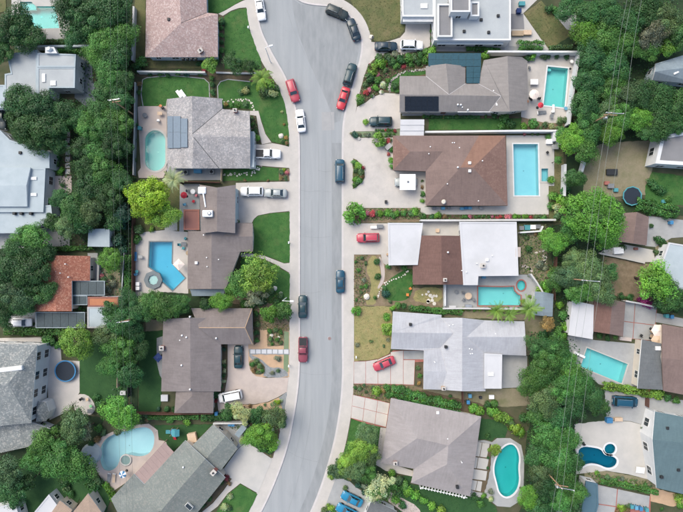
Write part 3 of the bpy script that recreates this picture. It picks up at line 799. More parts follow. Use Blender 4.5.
def roof(root, V, F, mat, wall='cream_wall', fascia='fascia', over=.45, thick=.2, walls=True, cap=None, valley=None, fm=None, door=False, garage=False, rname='roof', base=0.0, big=False, nowin=False):
    """V: {key: (px, py, z)} as the photograph shows them; F: faces as key strings/tuples; one mesh with depth, walls below."""
    keys = list(V); idx = {k: i for i, k in enumerate(keys)}
    co = [P(*V[k]) for k in keys]
    faces = []
    for f in F:
        f = [idx[k] for k in (f.split() if isinstance(f, str) else f)]
        nz = sum(co[f[i]].x*co[f[(i+1) % len(f)]].y - co[f[(i+1) % len(f)]].x*co[f[i]].y for i in range(len(f)))
        if nz < 0: f.reverse()
        faces.append(f)
    n = len(co)
    mb = MB()
    edges = {}
    for fi, f in enumerate(faces):
        for i in range(len(f)): edges.setdefault((f[i], f[(i+1) % len(f)]), fi)
    mats = [M[mat], M[fascia]]
    fmi = [0] * len(faces)
    if fm:
        for k, m_ in fm.items():
            if M[m_] not in mats: mats.append(M[m_])
            fmi[k] = mats.index(M[m_])
    mb.v = [tuple(c) for c in co] + [(c.x, c.y, c.z - thick) for c in co]
    owner = []
    for fi, f in enumerate(faces):
        tl = [[Vector((co[i].x, co[i].y, 0)) for i in f]]
        for t in (tessellate_polygon(tl) if len(f) > 3 else [(0, 1, 2)]):
            t = [f[i] for i in t]
            a, b, c = (co[i] for i in t)
            if (b.x-a.x)*(c.y-a.y) - (b.y-a.y)*(c.x-a.x) < 0: t.reverse()
            mb.f.append(t); mb.mi.append(fmi[fi]); mb.sm.append(False); owner.append(fi)
            mb.f.append([n + i for i in reversed(t)]); mb.mi.append(1); mb.sm.append(False); owner.append(-1)
    bound = [(a, b) for (a, b) in edges if (b, a) not in edges]
    for a, b in bound:
        mb.f.append([b, a, n + a, n + b]); mb.mi.append(1); mb.sm.append(False)
    me = mb.mesh(rname)
    plane_uv(me, owner, faces, co)
    ro = link(rname, me, mats, root, True)
    # normals of the faces
    def fn(f):
        v = Vector((0, 0, 0))
        for i in range(len(f)):
            a, b = co[f[i]], co[f[(i+1) % len(f)]]
            v += Vector(((a.y-b.y)*(a.z+b.z), (a.z-b.z)*(a.x+b.x), (a.x-b.x)*(a.y+b.y)))
        return v.normalized()
    N_ = [fn(f) for f in faces]
    C_ = [sum((co[i] for i in f), Vector()) / len(f) for f in faces]
    caps, vals = MB(), MB()
    for (a, b), fi in edges.items():
        if (b, a) in edges and a < b:
            fj = edges[(b, a)]
            if N_[fi].dot(N_[fj]) > .998: continue
            convex = (C_[fj] - co[a]).dot(N_[fi]) < 0
            e = (co[b] - co[a]).normalized()
            d1 = N_[fi].cross(e); d2 = -N_[fj].cross(e)
            up = (N_[fi] + N_[fj]).normalized()
            tgt = caps if convex else vals
            w = .07 if convex else .05
            A, B = co[a] + up*.035, co[b] + up*.035
            q = [A, B, co[b] + d1*w + N_[fi]*.018, co[a] + d1*w + N_[fi]*.018, co[a] + d2*w + N_[fj]*.018, co[b] + d2*w + N_[fj]*.018]
            tgt.add(q, [(0, 1, 2, 3), (1, 0, 4, 5)])
    if cap and caps.v: caps.build('ridge_cap', M[cap], ro, True)
    if valley and vals.v: vals.build('valley_flashing', M[valley], ro, True)
    if walls:
        nxt = dict(bound)
        loops = []
        left = set(nxt)
        while left:
            s0 = min(left); lp = [s0]; left.discard(s0); k = nxt[s0]
            while k != s0 and k in left:
                lp.append(k); left.discard(k); k = nxt[k]
            loops.append(lp)
        lp = max(loops, key=len)
        outer = [(co[i].x, co[i].y) for i in lp]
        inn = offset(ccw(outer), over) if area2(outer) > 0 else list(reversed(offset(ccw(outer), over)))
        def zat(x, y, dflt):
            best = None
            for f, nn in zip(faces, N_):
                if inside(x, y, [(co[i].x, co[i].y) for i in f]) and abs(nn.z) > .05:
                    c0 = co[f[0]]
                    return c0.z - (nn.x*(x-c0.x) + nn.y*(y-c0.y)) / nn.z
            return dflt
        tops = [zat(x, y, co[i].z) - thick - .01 for (x, y), i in zip(inn, lp)]
        w = MB(); m_ = len(inn)
        w.add([(x, y, base) for x, y in inn] + [(x, y, t) for (x, y), t in zip(inn, tops)], [(i, (i+1) % m_, m_ + (i+1) % m_, m_ + i) for i in range(m_)])
        w.build('wall', M[wall], root, True)
        if not nowin:
            longest = max(range(m_), key=lambda i: (Vector(inn[i]) - Vector(inn[(i+1) % m_])).length)
            for i in range(m_):
                a, b = inn[i], inn[(i+1) % m_]
                if area2(inn) < 0: a, b = b, a
                # openings on the outer side: the interior lies to the left of a->b
                wall_openings(root, a, b, min(tops[i], tops[(i+1) % m_]), door and i == longest, garage and i == (longest + 1) % m_, big)
    return ro

def flat(root, pts, z, deck, wall='white_wall', par=.35, pw=.28, base=0.0, rim='white_wall', win=True, over=0.0, big=False):
    """Flat roof: walls, deck and a parapet or roof edge."""
    w = ccw([tuple(P(x, y, z)[:2]) for x, y in pts])
    n = len(w)
    inn = offset(w, over) if over else w
    zt = z - (.02 if over else 0)
    mb = MB(); mb.add([(x, y, base) for x, y in inn] + [(x, y, zt) for x, y in inn], [(i, (i+1) % n, n + (i+1) % n, n+i) for i in range(n)])
    mb.build('wall', M[wall], root, True)
    ro = poly_mesh('roof', offset(w, pw), z - .02, (), .15 if over else .1).build('roof', M[deck], root, True)
    ring_mesh(offset(w, pw), offset(w, -.03), z - .25, z + par).build('parapet', M[rim], ro, True)
    if win:
        for i in range(n): wall_openings(root, inn[i], inn[(i+1) % n], z, False, False, big)
    return ro

def roof_z(px, py, z): return P(px, py, z)
def part_at(root, mesh_mb, name, mat, px, py, z, rz=0.0):
    o = mesh_mb.build(name, mat, root)
    p = P(px, py, z)
    o.location = p - root.location; o.rotation_euler = (0, 0, rz)
    return o
def vent(root, px, py, z, kind=0):
    mb = MB()
    if kind == 0: mb.tube([(0,0,-.4),(0,0,.35)], .07, 8); mb.tube([(0,0,.3),(0,0,.38)], .12, 8)
    elif kind == 1: mb.lathe([(.13,-.3),(.13,.25),(.20,.3),(.18,.4),(.06,.45)], 12)
    else: mb.box(-.28,.28,-.28,.28,-.4,.3, bev=.05)
    return part_at(root, mb, 'roof_vent', M['metal_white'] if kind != 3 else M['dark'], px, py, z)
def chimney(root, px, py, z, mat='brick_red', w=.75, d=.9, h=1.3, rz=0.0):
    mb = MB(); mb.box(-w/2, w/2, -d/2, d/2, -1.2, h - .12)
    o = part_at(root, mb, 'chimney', M[mat], px, py, z, rz)
    mb = MB(); mb.box(-w/2-.07, w/2+.07, -d/2-.07, d/2+.07, h - .12, h); mb.build('cap', M['concrete'], o)
    mb = MB(); mb.tube([(0,0,h),(0,0,h+.35)], .16, 10); mb.build('flue', M['dark'], o)
def skylight(root, px, py, z, w=1.1, d=.8, mat='metal_white', rz=0.0):
    mb = MB(); mb.box(-w/2, w/2, -d/2, d/2, -.3, .14)
    o = part_at(root, mb, 'skylight', M['frame'], px, py, z, rz)
    mb = MB(); mb.box(-w/2+.07, w/2-.07, -d/2+.07, d/2-.07, .14, .18); mb.build('pane', M[mat], o)
def panels(root, corners, zs, nx, ny, mat, gap=.05, lift=.09, frame='dark'):
    """Solar panels, each one a part; corners in pixels (tl, tr, br, bl) with heights zs."""
    c = [P(x, y, z + lift) for (x, y), z in zip(corners, zs)]
    bil = lambda u, v: (c[0]*(1-u) + c[1]*u)*(1-v) + (c[3]*(1-u) + c[2]*u)*v
    nrm = (c[1]-c[0]).cross(c[3]-c[0]); nrm.normalize()
    if nrm.z < 0: nrm = -nrm
    for i in range(nx):
        for j in range(ny):
            q = [bil(i/nx, j/ny), bil((i+1)/nx, j/ny), bil((i+1)/nx, (j+1)/ny), bil(i/nx, (j+1)/ny)]
            m_ = sum(q, Vector()) / 4
            q = [m_ + (p - m_) * (1 - gap / (p - m_).length) for p in q]
            mb = MB(); mb.add([p + nrm*.04 for p in q] + [p for p in q], [(3,2,1,0),(4,5,6,7),(0,1,5,4),(1,2,6,5),(2,3,7,6),(3,0,4,7)])
            mb.build('solar_panel', M[mat], root, True)

# ------------------------------------------------------------------ the houses, right side of the street
E = 2.75
# flat roofed modern house
h = house('flat_roofed_house', 'large white modern house with stepped flat roofs at the top right of the turning circle', 455, 10)
flat(h, [(401.5,-30),(434,-30),(434,16.5),(402.5,16.5)], 3.2, 'f_pale', par=.12)
flat(h, [(434.3,-30),(510.5,-30),(510.5,40.3),(434.3,40.3)], 3.4, 'f_pale', par=.14, big=True)
flat(h, [(437.5,4.5),(452,4.5),(452,37.2),(437.5,37.2)], 4.2, 'f_grey', base=3.3, par=.3, win=False)
flat(h, [(450.6,-20),(470,-20),(470,12.2),(450.6,12.2)], 5.9, 'f_grey', base=3.3, par=.25)
flat(h, [(470.3,2.2),(478.8,2.2),(478.8,16.5),(470.3,16.5)], 4.7, 'f_grey', base=3.3, par=.25, win=False)
for x, y in ((464,31.5),(488.5,32.5),(498,16),(481,20)): vent(h, x, y, 3.4, 3)
skylight(h, 424, 6, 3.2, 1.4, 1.0)
mb = MB(); mb.box(-3.1,3.1,-.7,.7,-.08,.06)
o = part_at(h, mb, 'garage_canopy', M['white_wall'], 418, 18.2, 2.6)
mb = MB(); mb.box(-6.8,6.8,-.5,.4,-.08,.06); part_at(h, mb, 'door_canopy', M['f_bluepale'], 470, 42, 2.5)
# grey shingle house with black solar panels
h = house('grey_shingle_house', 'grey shingle house with black solar panels on the street side', 463, 90)
V = dict(a=(399.7,76,E), b=(426,76,E), c=(426,66,E), d=(446,63.6,4.0), e=(465.5,66,E), f=(465.5,83.5,E), g=(478,83.5,E), h=(484,60,E), i=(507.5,56,4.5), j=(522,57,3.5), k=(527.5,61,2.9),
         l=(527.5,110,2.9), m=(509.5,111.5,4.5), n=(489,111.5,E), o=(399.7,112,E), p=(399.7,94.5,4.25), q=(449,94.5,4.25), s=(501,96,4.25))
roof(h, V, ['a b q p', 'b c d q', 'd e f q', 'f g s q', 'g h i m s', 'i j k l m', 's m n', 'p q s n o'], 'r_grey', 'cream_wall', 'fascia', cap=None, valley='flash', door=True)
panels(h, [(404.8,96.2),(438.6,96.2),(438.6,111),(404.8,111)], [4.1,4.1,2.85,2.85], 6, 3, 'panel_black', .015)
mb = MB(); mb.box(-3.55,3.55,-.05,.05,0,.05); part_at(h, mb, 'gutter', M['fascia_white'], 475, 111.9, 2.75)
for x, y in ((457.5,105),(460.5,105.2),(462,107.5),(493,91),(494,97.5),(467.5,110.2),(511,77.5),(501,95)): vent(h, x, y, 3.4, R.choice((0,0,1)))
vent(h, 497, 104.5, 3.4, 2)
# solar pergola behind it
r = tag(empty('solar_pergola', P(458, 62, 0)), 'teal solar panel patio cover wrapped behind the grey shingle house', 'pergola')
panels(r, [(428.3,53),(481,53),(481,66.3),(428.3,66.3)], [3.0,3.0,2.9,2.9], 7, 2, 'panel_teal', .02)
panels(r, [(466.2,66.5),(481,66.5),(479.5,83.2),(466.2,83.2)], [2.9,2.9,2.8,2.8], 2, 3, 'panel_teal', .03)
for x, y in ((429,54),(455,54),(480,54),(429,65.5),(480,66),(478,82),(467,82)):
    mb = MB(); mb.box(-.07,.07,-.07,.07,-2.8,-.02); part_at(r, mb, 'post', M['wood_pale'], x, y, 2.85)
for y in (54, 66):
    mb = MB(); mb.box(-5.4,5.4,-.06,.06,-.14,-.02); part_at(r, mb, 'beam', M['wood_pale'], 454.6, y, 2.88)
# white slatted side cover
r = tag(empty('patio_cover', P(412, 127, 0)), 'white ribbed carport cover between the grey and the large brown roof', 'carport')
for k in range(3):
    mb = MB(); mb.box(-2.45,2.45,-.58,.58,-.05,.03); part_at(r, mb, 'roof_panel', M['f_white'], 412.3 - k*.2, 122.2 + k*5.75, 2.6 - k*.1)
for x, y in ((402,120),(423,120),(402,136),(423,136)):
    mb = MB(); mb.box(-.06,.06,-.06,.06,-2.35,-.1); part_at(r, mb, 'post', M['metal_white'], x, y, 2.4)
# large brown hipped house
h = house('brown_hipped_house', 'large brown hipped roof house with patched shingles beside the light blue pool', 450, 172)
k1, k2 = 3.75, 4.95
V = dict(a=(393,135.5,E), b=(479,135.5,E), c=(505.6,135.5,E), d=(507.6,205.6,E), e=(425.8,205.6,E), f=(425.8,171.3,E), g=(393,170.3,E), h=(410,151.5,k1), i=(443,151.2,k1), j=(460.5,167.5,k2), k=(473,167.5,k2))
roof(h, V, ['a b j i h', 'b c k j', 'c d k', 'd e j k', 'e f i j', 'f g h i', 'g a h'], 'r_brown', 'cream_wall', 'fascia_brown', cap=None,
     fm={0: 'r_brown_grey', 1: 'r_brown_tan', 3: 'r_brown_grey', 4: 'r_brown_grey', 5: 'r_brown_grey'}, door=True)
for x, y, z, k in ((430,147,3.4,0),(428.5,154,3.5,0),(459,148,3.2,0),(454,143,3,0),(452,143,3,0),(482,161,4.4,0),(478,201,2.9,0),(447,184,4,0),(457.5,167.5,4.8,1),(469.5,163,4.7,2),(469.5,171,4.7,2)): vent(h, x, y, z, k)
mb = MB(); mb.lathe([(.1,-.3),(.42,.25),(.5,.3),(.1,.12)], 16); part_at(h, mb, 'satellite_dish', M['stone_white'], 443.5, 202, 3.1)
# white and chocolate house
h = house('chocolate_gable_house', 'house with a chocolate brown gable between two flat white roofs', 450, 255)
V = dict(a=(417.5,235.5,3.0), b=(441.3,235.5,4.3), c=(462,235.8,3.0), d=(463.3,284.6,3.0), e=(441.8,284.6,4.3), f=(412.8,284.6,2.75), g=(412.8,264.6,2.75), h=(417.8,264.6,3.0))
roof(h, V, ['a b e f g h', 'b c d e'], 'r_chocolate', 'cream_wall', 'fascia_brown', over=.35)
flat(h, [(388,223),(422.8,223),(417.6,264.8),(388.7,265.2)], 3.25, 'f_white', par=.06, over=.4, rim='f_white')
flat(h, [(459.5,222),(516.4,222),(518.3,275.6),(478.2,276),(477.6,285),(463.6,285)], 3.3, 'f_white', par=.06, over=.4, rim='f_white', big=True)
vent(h, 447.7, 252.3, 4.2, 1); vent(h, 461.5, 270.5, 3.2, 0); chimney(h, 444.3, 279.7, 4.1, 'stone_white', .6, .6, .8); chimney(h, 482.3, 265.5, 3.3, 'stone_white', .8, .8, .7)
for x, y in ((491.8,255.7),(476.5,263.5),(487,260),(466,272)): vent(h, x, y, 3.3, R.choice((0, 2)))
mb = MB(); mb.box(-.5,.5,-1.0,1.0,-.05,.1); part_at(h, mb, 'skylight', M['deck_pink'], 518, 252, 3.2)
# grey shed
h = house('garden_shed', 'grey metal roofed shed beside the aqua pool with brick rim', 544, 303, 'shed')
V = dict(a=(534.8,291.5,2.3), b=(543.5,292,2.55), c=(553.5,294,2.3), d=(552.5,316.5,2.3), e=(543,316,2.55), f=(533.5,315,2.3))
roof(h, V, ['a b e f', 'b c d e'], 'r_bluegrey', 'block', 'fascia', over=.15)
# pale house
h = house('pale_roofed_house', 'wide house with a pale whitish grey shingle roof and crossed gables', 458, 350)
zr = 4.4
V = dict(a=(393,311.5,E), b=(441.5,315,E), c=(441.5,318,E), d=(462.4,318,zr), e=(485,320.5,E+.03), f=(524.5,321.5,E), g=(525.5,337,4.1), h=(526.3,355.8,E), i=(503,354.8,E), j=(485.5,354.5,E), k=(485.5,391.3,E), l=(462,391.3,zr),
         m=(441.5,389.8,E), n=(423.5,389.3,E), o=(423.7,371,3.2), p=(424,350.5,E), q=(391,349,E), r=(392,332.5,3.74), s=(454,333.2,3.74), t=(440.5,348,E), u=(447,372,3.2), w=(466.5,337,4.1))
roof(h, V, ['a b c s r', 'c d l m u t s', 'r s t p q', 'p t u o', 'o u m n', 'd e w j k l', 'e f g w', 'g h i j w'], 'r_palegrey', 'white_wall', 'fascia_white', valley='flash', door=True)
flat(h, [(484.5,353.5),(502,354.5),(501.5,388.5),(484.5,388.5)], 3.15, 'f_white', par=.06, over=.3, rim='f_white', win=False)
skylight(h, 491, 374.2, 3.2, 1.1, .7)
for x, y in ((410.5,324.5),(449,325.3),(452.7,324.5),(446,347),(467,333.2),(465.5,337),(465,345),(469,348.5),(471.5,349),(466,324.6),(495,333.5),(470,353.5),(472,353.3),(465.5,377),(434.5,362)): vent(h, x, y, 3.6, R.choice((0, 0, 3)))
chimney(h, 443.2, 388, 3.2, 'tan', .7, .6, .6)
# lilac grey hipped house
h = house('lilac_hipped_house', 'house with a lilac grey hipped roof beside the bean shaped pool', 432, 448)
V = dict(a=(391,398.3,E), b=(481.3,416.8,E), c=(470,496.5,E), d=(411.2,483,E), e=(414.2,469,E), f=(381,463,E), A=(417,438.5,4.9), B=(448.3,445.6,4.9), C=(447,464.5,4.7))
roof(h, V, ['a b B A', 'b c C B', 'c d C', 'd e B C', 'e f A B', 'f a A'], 'r_lilac', 'cream_wall', 'fascia', cap=None, door=True, garage=True)
for x, y in ((436,443.5),(426.5,434.8),(447.3,438.3),(461.5,462),(457.5,487.3)): vent(h, x, y, 4.2, R.choice((0, 3)))
chimney(h, 395, 462.2, 2.9, 'brick_red', .7, .6, .7)
vent(h, 437.7, 412.6, 3.0, 2)
r = tag(empty('rafter_pergola', P(440, 492, 0)), 'row of white pergola rafter ends under the lilac grey eave', 'pergola')
for k in range(15):
    t = k / 14
    mb = MB(); mb.box(-.07,.07,-.36,.3,-.15,.02); part_at(r, mb, 'rafter', M['frame'], 423 + 42*t, 487.4 + 9.6*t, 2.45, -.22)
mb = MB(); mb.box(-4.9,4.9,-.06,.06,-.2,-.06); part_at(r, mb, 'beam', M['metal_white'], 444, 493, 2.4, -.22)
for x, y in ((421,489),(464,498.5)):
    mb = MB(); mb.box(-.13,.13,-.13,.13,-2.2,-.15); part_at(r, mb, 'post', M['metal_white'], x, y, 2.3)
# garage at the bottom edge
h = house('slate_garage', 'dark slate roofed garage beside the two blue cars at the bottom edge', 388, 520, 'garage')
V = dict(a=(372,499.5,2.6), b=(397,511.5,2.6), c=(386,535,3.4), d=(362,522,3.4), e=(352,545,2.6), f=(375,558,2.6))
roof(h, V, ['a b c d', 'd c f e'], 'r_slate', 'white_wall', 'fascia_white', over=.3)

# ------------------------------------------------------------------ far right
h = house('blue_gable_house', 'house with a pale blue shingle roof at the right edge, framed by trees', 675, 68)
V = dict(a=(655.5,63.5,3.0), b=(690,53,3.0), c=(700,66,4.3), d=(655,71.5,4.2), e=(652.5,80,3.0), f=(700,84,3.0))
roof(h, V, ['a b c d', 'd c f e'], 'r_bluegrey', 'blue_wall', 'fascia_white', over=.3)
skylight(h, 676, 72.8, 3.9, 1.1, .4, rz=.5)
h = house('white_trimmed_house', 'grey flat roof house with a broad white edge at the right border', 680, 150)
flat(h, [(661,136),(720,125),(720,167.5),(655,163.5)], 3.4, 'f_grey', par=.2, pw=.7, big=True)
h = house('umber_cottage', 'small umber brown roof half hidden under the bright green spreading tree', 634, 230)
V = dict(a=(624,213,E), b=(637,212,3.7), c=(649,217,E), d=(646.5,245.5,E), e=(633,243.5,3.7), f=(617.5,241,E))
roof(h, V, ['a b e f', 'b c d e'], 'r_brown_grey', 'blue_wall', 'fascia_white')
h = house('white_flat_cottage', 'white roof at the right edge behind the bright green leafy tree', 684, 272)
flat(h, [(669,242.5),(715,250),(712,312),(660,292),(662,262)], 3.2, 'f_bluepale', par=.06, over=.3, rim='f_white')
h = house('brown_white_cottage', 'small cottage with a brown gable and a white flat roof above the slanted pool', 600, 320)
V = dict(a=(594,298,E), b=(612.5,299.5,3.9), c=(625.5,302.5,E), d=(623,336.5,E), e=(609.5,334,3.9), f=(591.5,331.3,E))
roof(h, V, ['a b e f', 'b c d e'], 'r_chocolate', 'cream_wall', 'fascia_brown', over=.3, fm={1: 'r_brown_grey'})
flat(h, [(572.5,300.5),(593.6,305),(592.6,339.2),(568.3,335)], 2.9, 'f_white', par=.05, over=.3, rim='f_white')
h = house('slate_brown_house', 'house with joined slate grey and umber roofs right of the slanted pool', 665, 362)
V = dict(a=(642,339.5,E), b=(661,343.5,3.4), c=(677,349.5,3.6), d=(675,367,3.6), e=(664,366.5,3.4), f=(663.5,390,3.2), g=(637.5,388.5,E))
roof(h, V, ['a b e f g', 'b c d e'], 'r_slate', 'cream_wall', 'fascia_white', over=.3)
V = dict(a=(662.5,324,3.3), b=(700,331,3.3), c=(700,362,4.4), d=(662,358,4.4), e=(663.5,391,3.3), f=(700,398,3.3))
roof(h, V, ['a b c d', 'd c f e'], 'r_brown_grey', 'cream_wall', 'fascia_brown', over=.4)
skylight(h, 658, 348.3, 3.4, 1.0, .8); vent(h, 662.5, 349.5, 3.4, 2)
h = house('teal_roofed_house', 'house with a broad teal roof and white walls at the right edge', 675, 450)
roof(h, dict(a=(655,411.5,3.5), c=(720,424,3.5), d=(720,446,4.7), e=(652.5,440,4.7), i=(656.5,488,3.5), j=(720,503,3.5)), ['a c d e', 'e d j i'], 'r_teal', 'white_wall', 'fascia_white', over=.3, big=True)
for x, y in ((678,469.8),(661.5,477),(667,428)): vent(h, x, y, 4.0, 3)
h = house('teal_flat_garage', 'teal flat roofed garage at the bottom right under the trees', 589, 500, 'garage')
flat(h, [(586,481.5),(597.5,484),(598.3,505),(594,520),(580,520)], 2.8, 'f_teal', par=.06, rim='f_teal')

# ------------------------------------------------------------------ left side of the street
h = house('pink_shake_house', 'house with a pale pink tiled hip roof at the top left of the street', 180, 20)
V = dict(a=(145.3,57,2.9), b=(217.8,57,2.9), c=(217.8,13.8,2.9), d=(206.8,12.6,2.9), e=(206,-30,2.9), f=(178,-30,5.0), g=(146.6,-30,2.9), h=(181,23,5.2))
roof(h, V, ['a b h', 'b c h', 'c d h', 'd e f h', 'f g a h'], 'r_pink', 'blue_wall', 'fascia', cap=None, valley='dark', door=True)
chimney(h, 201, 51.5, 3.2, 'brick_red', .9, .7, .6, .6); vent(h, 169, 19.5, 4.4, 3)
for k in range(4): vent(h, 183 + k*4.2, 58.4, 2.4, 3)
h = house('grey_shake_house', 'house with a mottled grey shake roof and blue solar panels beside the oval pool', 210, 132)
zr = 4.7
V = dict(a=(167,99,E), b=(192,96,zr), c=(222,98.5,E), d=(222,109,E), e=(249.5,111,E), f=(250.2,137,zr-.1), g=(250.2,168.3,E), h=(219,168.3,E), i=(192,168.3,zr), j=(167.2,168.3,E), k=(192.3,134,zr), l=(193.5,137,zr-.02))
roof(h, V, ['a b k l i j', 'b c d k', 'd e f l k', 'f g h l', 'h i l'], 'r_greyshake', 'blue_wall', 'fascia', valley='dark', door=True)
panels(h, [(167.6,116),(172.9,116),(172.9,148.2),(167.6,148.2)], [2.95,3.4,3.4,2.95], 1, 2, 'panel_blue', .02)
panels(h, [(173.2,116),(180.6,116),(180.6,148),(173.2,148)], [3.4,3.95,3.95,3.4], 1, 2, 'panel_blue', .02)
panels(h, [(180.9,118.3),(187.5,118.3),(187.5,147.3),(180.9,147.3)], [3.95,4.45,4.45,3.95], 1, 2, 'panel_blue', .02)
chimney(h, 235.8, 111.5, 2.9, 'brick_red', .7, .6, 1.0)
flat(h, [(247.5,131.5),(254,131.5),(254,167),(247.5,167)], 2.45, 'f_bluepale', par=.04, rim='f_bluepale')
h = house('taupe_gable_house', 'two level house with dark taupe shingle roofs beside the bright blue angled pool', 215, 242)
roof(h, dict(a=(188,231,E), j=(211.5,231,4.3), h=(211.5,289,4.3), i=(187.5,289,E), c=(238,231,2.9), e=(240,251.8,2.8), g=(225.5,289,3.55)), ['a j h i', 'j c e g h'], 'r_taupe2', 'cream_wall', 'fascia', over=.4, fm={0: 'r_taupe'}, door=True)
roof(h, dict(a=(234,222.8,E+.15), b=(252.6,223.3,E+.15), c=(252.8,236.5,3.7), d=(222,236.5,3.7), e=(252.8,251.5,E+.15), f=(234,251.8,E+.15)), ['a b c d', 'd c e f'], 'r_taupe2', 'cream_wall', 'fascia', over=.4, fm={0: 'r_taupe'})
roof(h, dict(a=(199.5,184.5,4.9), b=(217,187.5,5.6), c=(235.5,184.8,4.9), d=(235,233.2,4.9), e=(217,231.5,5.6), f=(201,233.4,4.9)), ['a b e f', 'b c d e'], 'r_taupe2', 'blue_wall', 'fascia', over=.35, fm={0: 'r_taupe'})
roof(h, dict(a=(190,289.3,2.5), b=(225,289.3,2.5), c=(223,296,2.2), d=(192,296,2.2)), ['a b c d'], 'r_bluegrey', 'cream_wall', 'fascia', over=.2)
flat(h, [(183.8,209.5),(199.3,209.5),(199.3,229.8),(183.8,229.8)], 2.9, 'f_terra', par=.08, rim='terracotta')
mb = MB(); mb.box(-1.0,1.0,-.65,.65,-.2,.8, bev=.08); o = part_at(h, mb, 'roof_air_conditioner', M['metal_white'], 208.5, 213.8, 5.3)
mb = MB(); mb.lathe([(.42,.8),(.42,.84),(.1,.86)], 14); q = mb.build('fan_grille', M['metal'], o); q.location = (.4, 0, 0)
mb = MB(); mb.tube([(0,0,0),(-.3,2.0,.1),(-.6,3.6,.2)], .16, 8); part_at(h, mb, 'duct', M['metal_white'], 205.6, 207, 5.2)
mb = MB(); mb.box(-.8,.8,-.7,.7,-.2,.5, bev=.15); part_at(h, mb, 'duct_hood', M['metal_white'], 202.5, 190.5, 5.0)
vent(h, 196.5, 262.8, 3.6, 2)
for x, y, z in ((207,257.5,4),(207.5,266.5,4),(219,259.5,3.7),(204,235,5)): vent(h, x, y, z, 0)
h = house('mauve_gable_house', 'house with a mauve grey shingle roof beside the pale granite front garden', 205, 355)
roof(h, dict(a=(163.3,319,E), b=(190,318,4.5), c=(221,318,E), g=(220.6,391.5,E), i=(190.5,391.5,4.5), k=(161.2,391.5,E)), ['a b i k', 'b c g i'], 'r_taupe2', 'cream_wall', 'fascia', over=.4, door=True)
roof(h, dict(a=(191,308.4,E+.1), b=(252.2,308.4,E+.1), c=(252.6,344.3,E+.1), d=(219,344.3,E+.1), l=(199,327.8,4.35), m=(245,327.8,4.2)), ['a b m l', 'b c m', 'c d l m'], 'r_taupe2', 'cream_wall', 'fascia', over=.4, cap='tan', fm={0: 'r_taupe', 1: 'r_taupe'})
roof(h, dict(a=(176.5,384,E+.1), b=(213.5,384,E+.1), c=(213.2,413.2,E+.1), d=(174.3,413.2,E+.1), e=(191.5,386,4.3), f=(192,396,4.25)), ['a e f d', 'e b c f', 'c d f'], 'r_taupe', 'cream_wall', 'fascia', over=.4)
chimney(h, 163, 347.5, 2.8, 'brick_red', .8, .8, .9)
for x, y, z in ((182.5,335.2,3.8),(182,365,3.8),(190.5,389,4.4),(186.8,337,4.1),(216.5,338,3.3)): vent(h, x, y, z, 1)
vent(h, 180.3, 340, 3.6, 0); vent(h, 190.3, 316.6, 4.4, 1)
h = house('sage_gable_house', 'large diagonal house with sage green shingle roofs at the bottom left of the street', 185, 475)
V = dict(a=(185,440.5,E), b=(205.2,459.2,4.7), c=(225.3,478,E), d=(190,522,E), e=(160,512,4.7), f=(137,492,E))
roof(h, V, ['a b e f', 'b c d e'], 'r_sage', 'cream_wall', 'fascia_white', over=.4, door=True)
roof(h, dict(a=(213,424.8,E+.1), b=(225.3,436.5,4.0), c=(237.6,448.8,E+.1), d=(220,471.5,E+.1), e=(205,460,4.0), f=(191.5,446.5,E+.1)), ['a b e f', 'b c d e'], 'r_sage', 'cream_wall', 'fascia_white', over=.35, garage=True)
roof(h, dict(a=(133.8,474,E+.05), b=(146,486,E+.1), c=(160,511,4.3), d=(128,534,3.9), e=(110.8,499,E+.05)), ['a b c d e'], 'r_sage', 'cream_wall', 'fascia_white', over=.35)
vent(h, 183.7, 466.7, 3.9, 1)
chimney(h, 214.5, 470.7, 3.6, 'brick_red', .8, 1.0, 1.0, -.75)
vent(h, 212, 474, 3.3, 2)
skylight(h, 189, 506.5, 3.9, 1.5, .9, 'glass', -.75)
r = tag(empty('patio_cover', P(154, 463, 0)), 'flat pinkish brown slatted patio cover between lagoon pool and sage roof', 'patio cover')
for k in range(8):
    t0, t1 = k / 8, (k + .985) / 8
    c = [P(135+29.5*t0, 474-32*t0, 2.5), P(135+29.5*t1, 474-32*t1, 2.5), P(144.5+29.5*t1, 484.5-32.5*t1, 2.62), P(144.5+29.5*t0, 484.5-32.5*t0, 2.62)]
    mb = MB(); mb.add([p + Vector((0,0,.05)) for p in c] + c, [(0,1,2,3),(7,6,5,4),(4,5,1,0),(5,6,2,1),(6,7,3,2),(7,4,0,3)]); mb.build('roof_panel', M['f_mauve'], r, True)
for x, y in ((136,473.5),(150,459),(163,444)):
    mb = MB(); mb.box(-.07,.07,-.07,.07,-2.4,-.02); part_at(r, mb, 'post', M['wood_pale'], x, y, 2.48)
h = house('storage_shed', 'small blue grey shed roof beside the pale curved driveway', 240, 431, 'shed')
V = dict(a=(242.5,424.8,2.3), b=(246.5,428.5,2.5), c=(238.8,438,2.5), d=(234.5,434.5,2.3))
roof(h, V, ['a b c d'], 'r_bluegrey', 'blue_wall', 'fascia_white', over=.1, nowin=True)
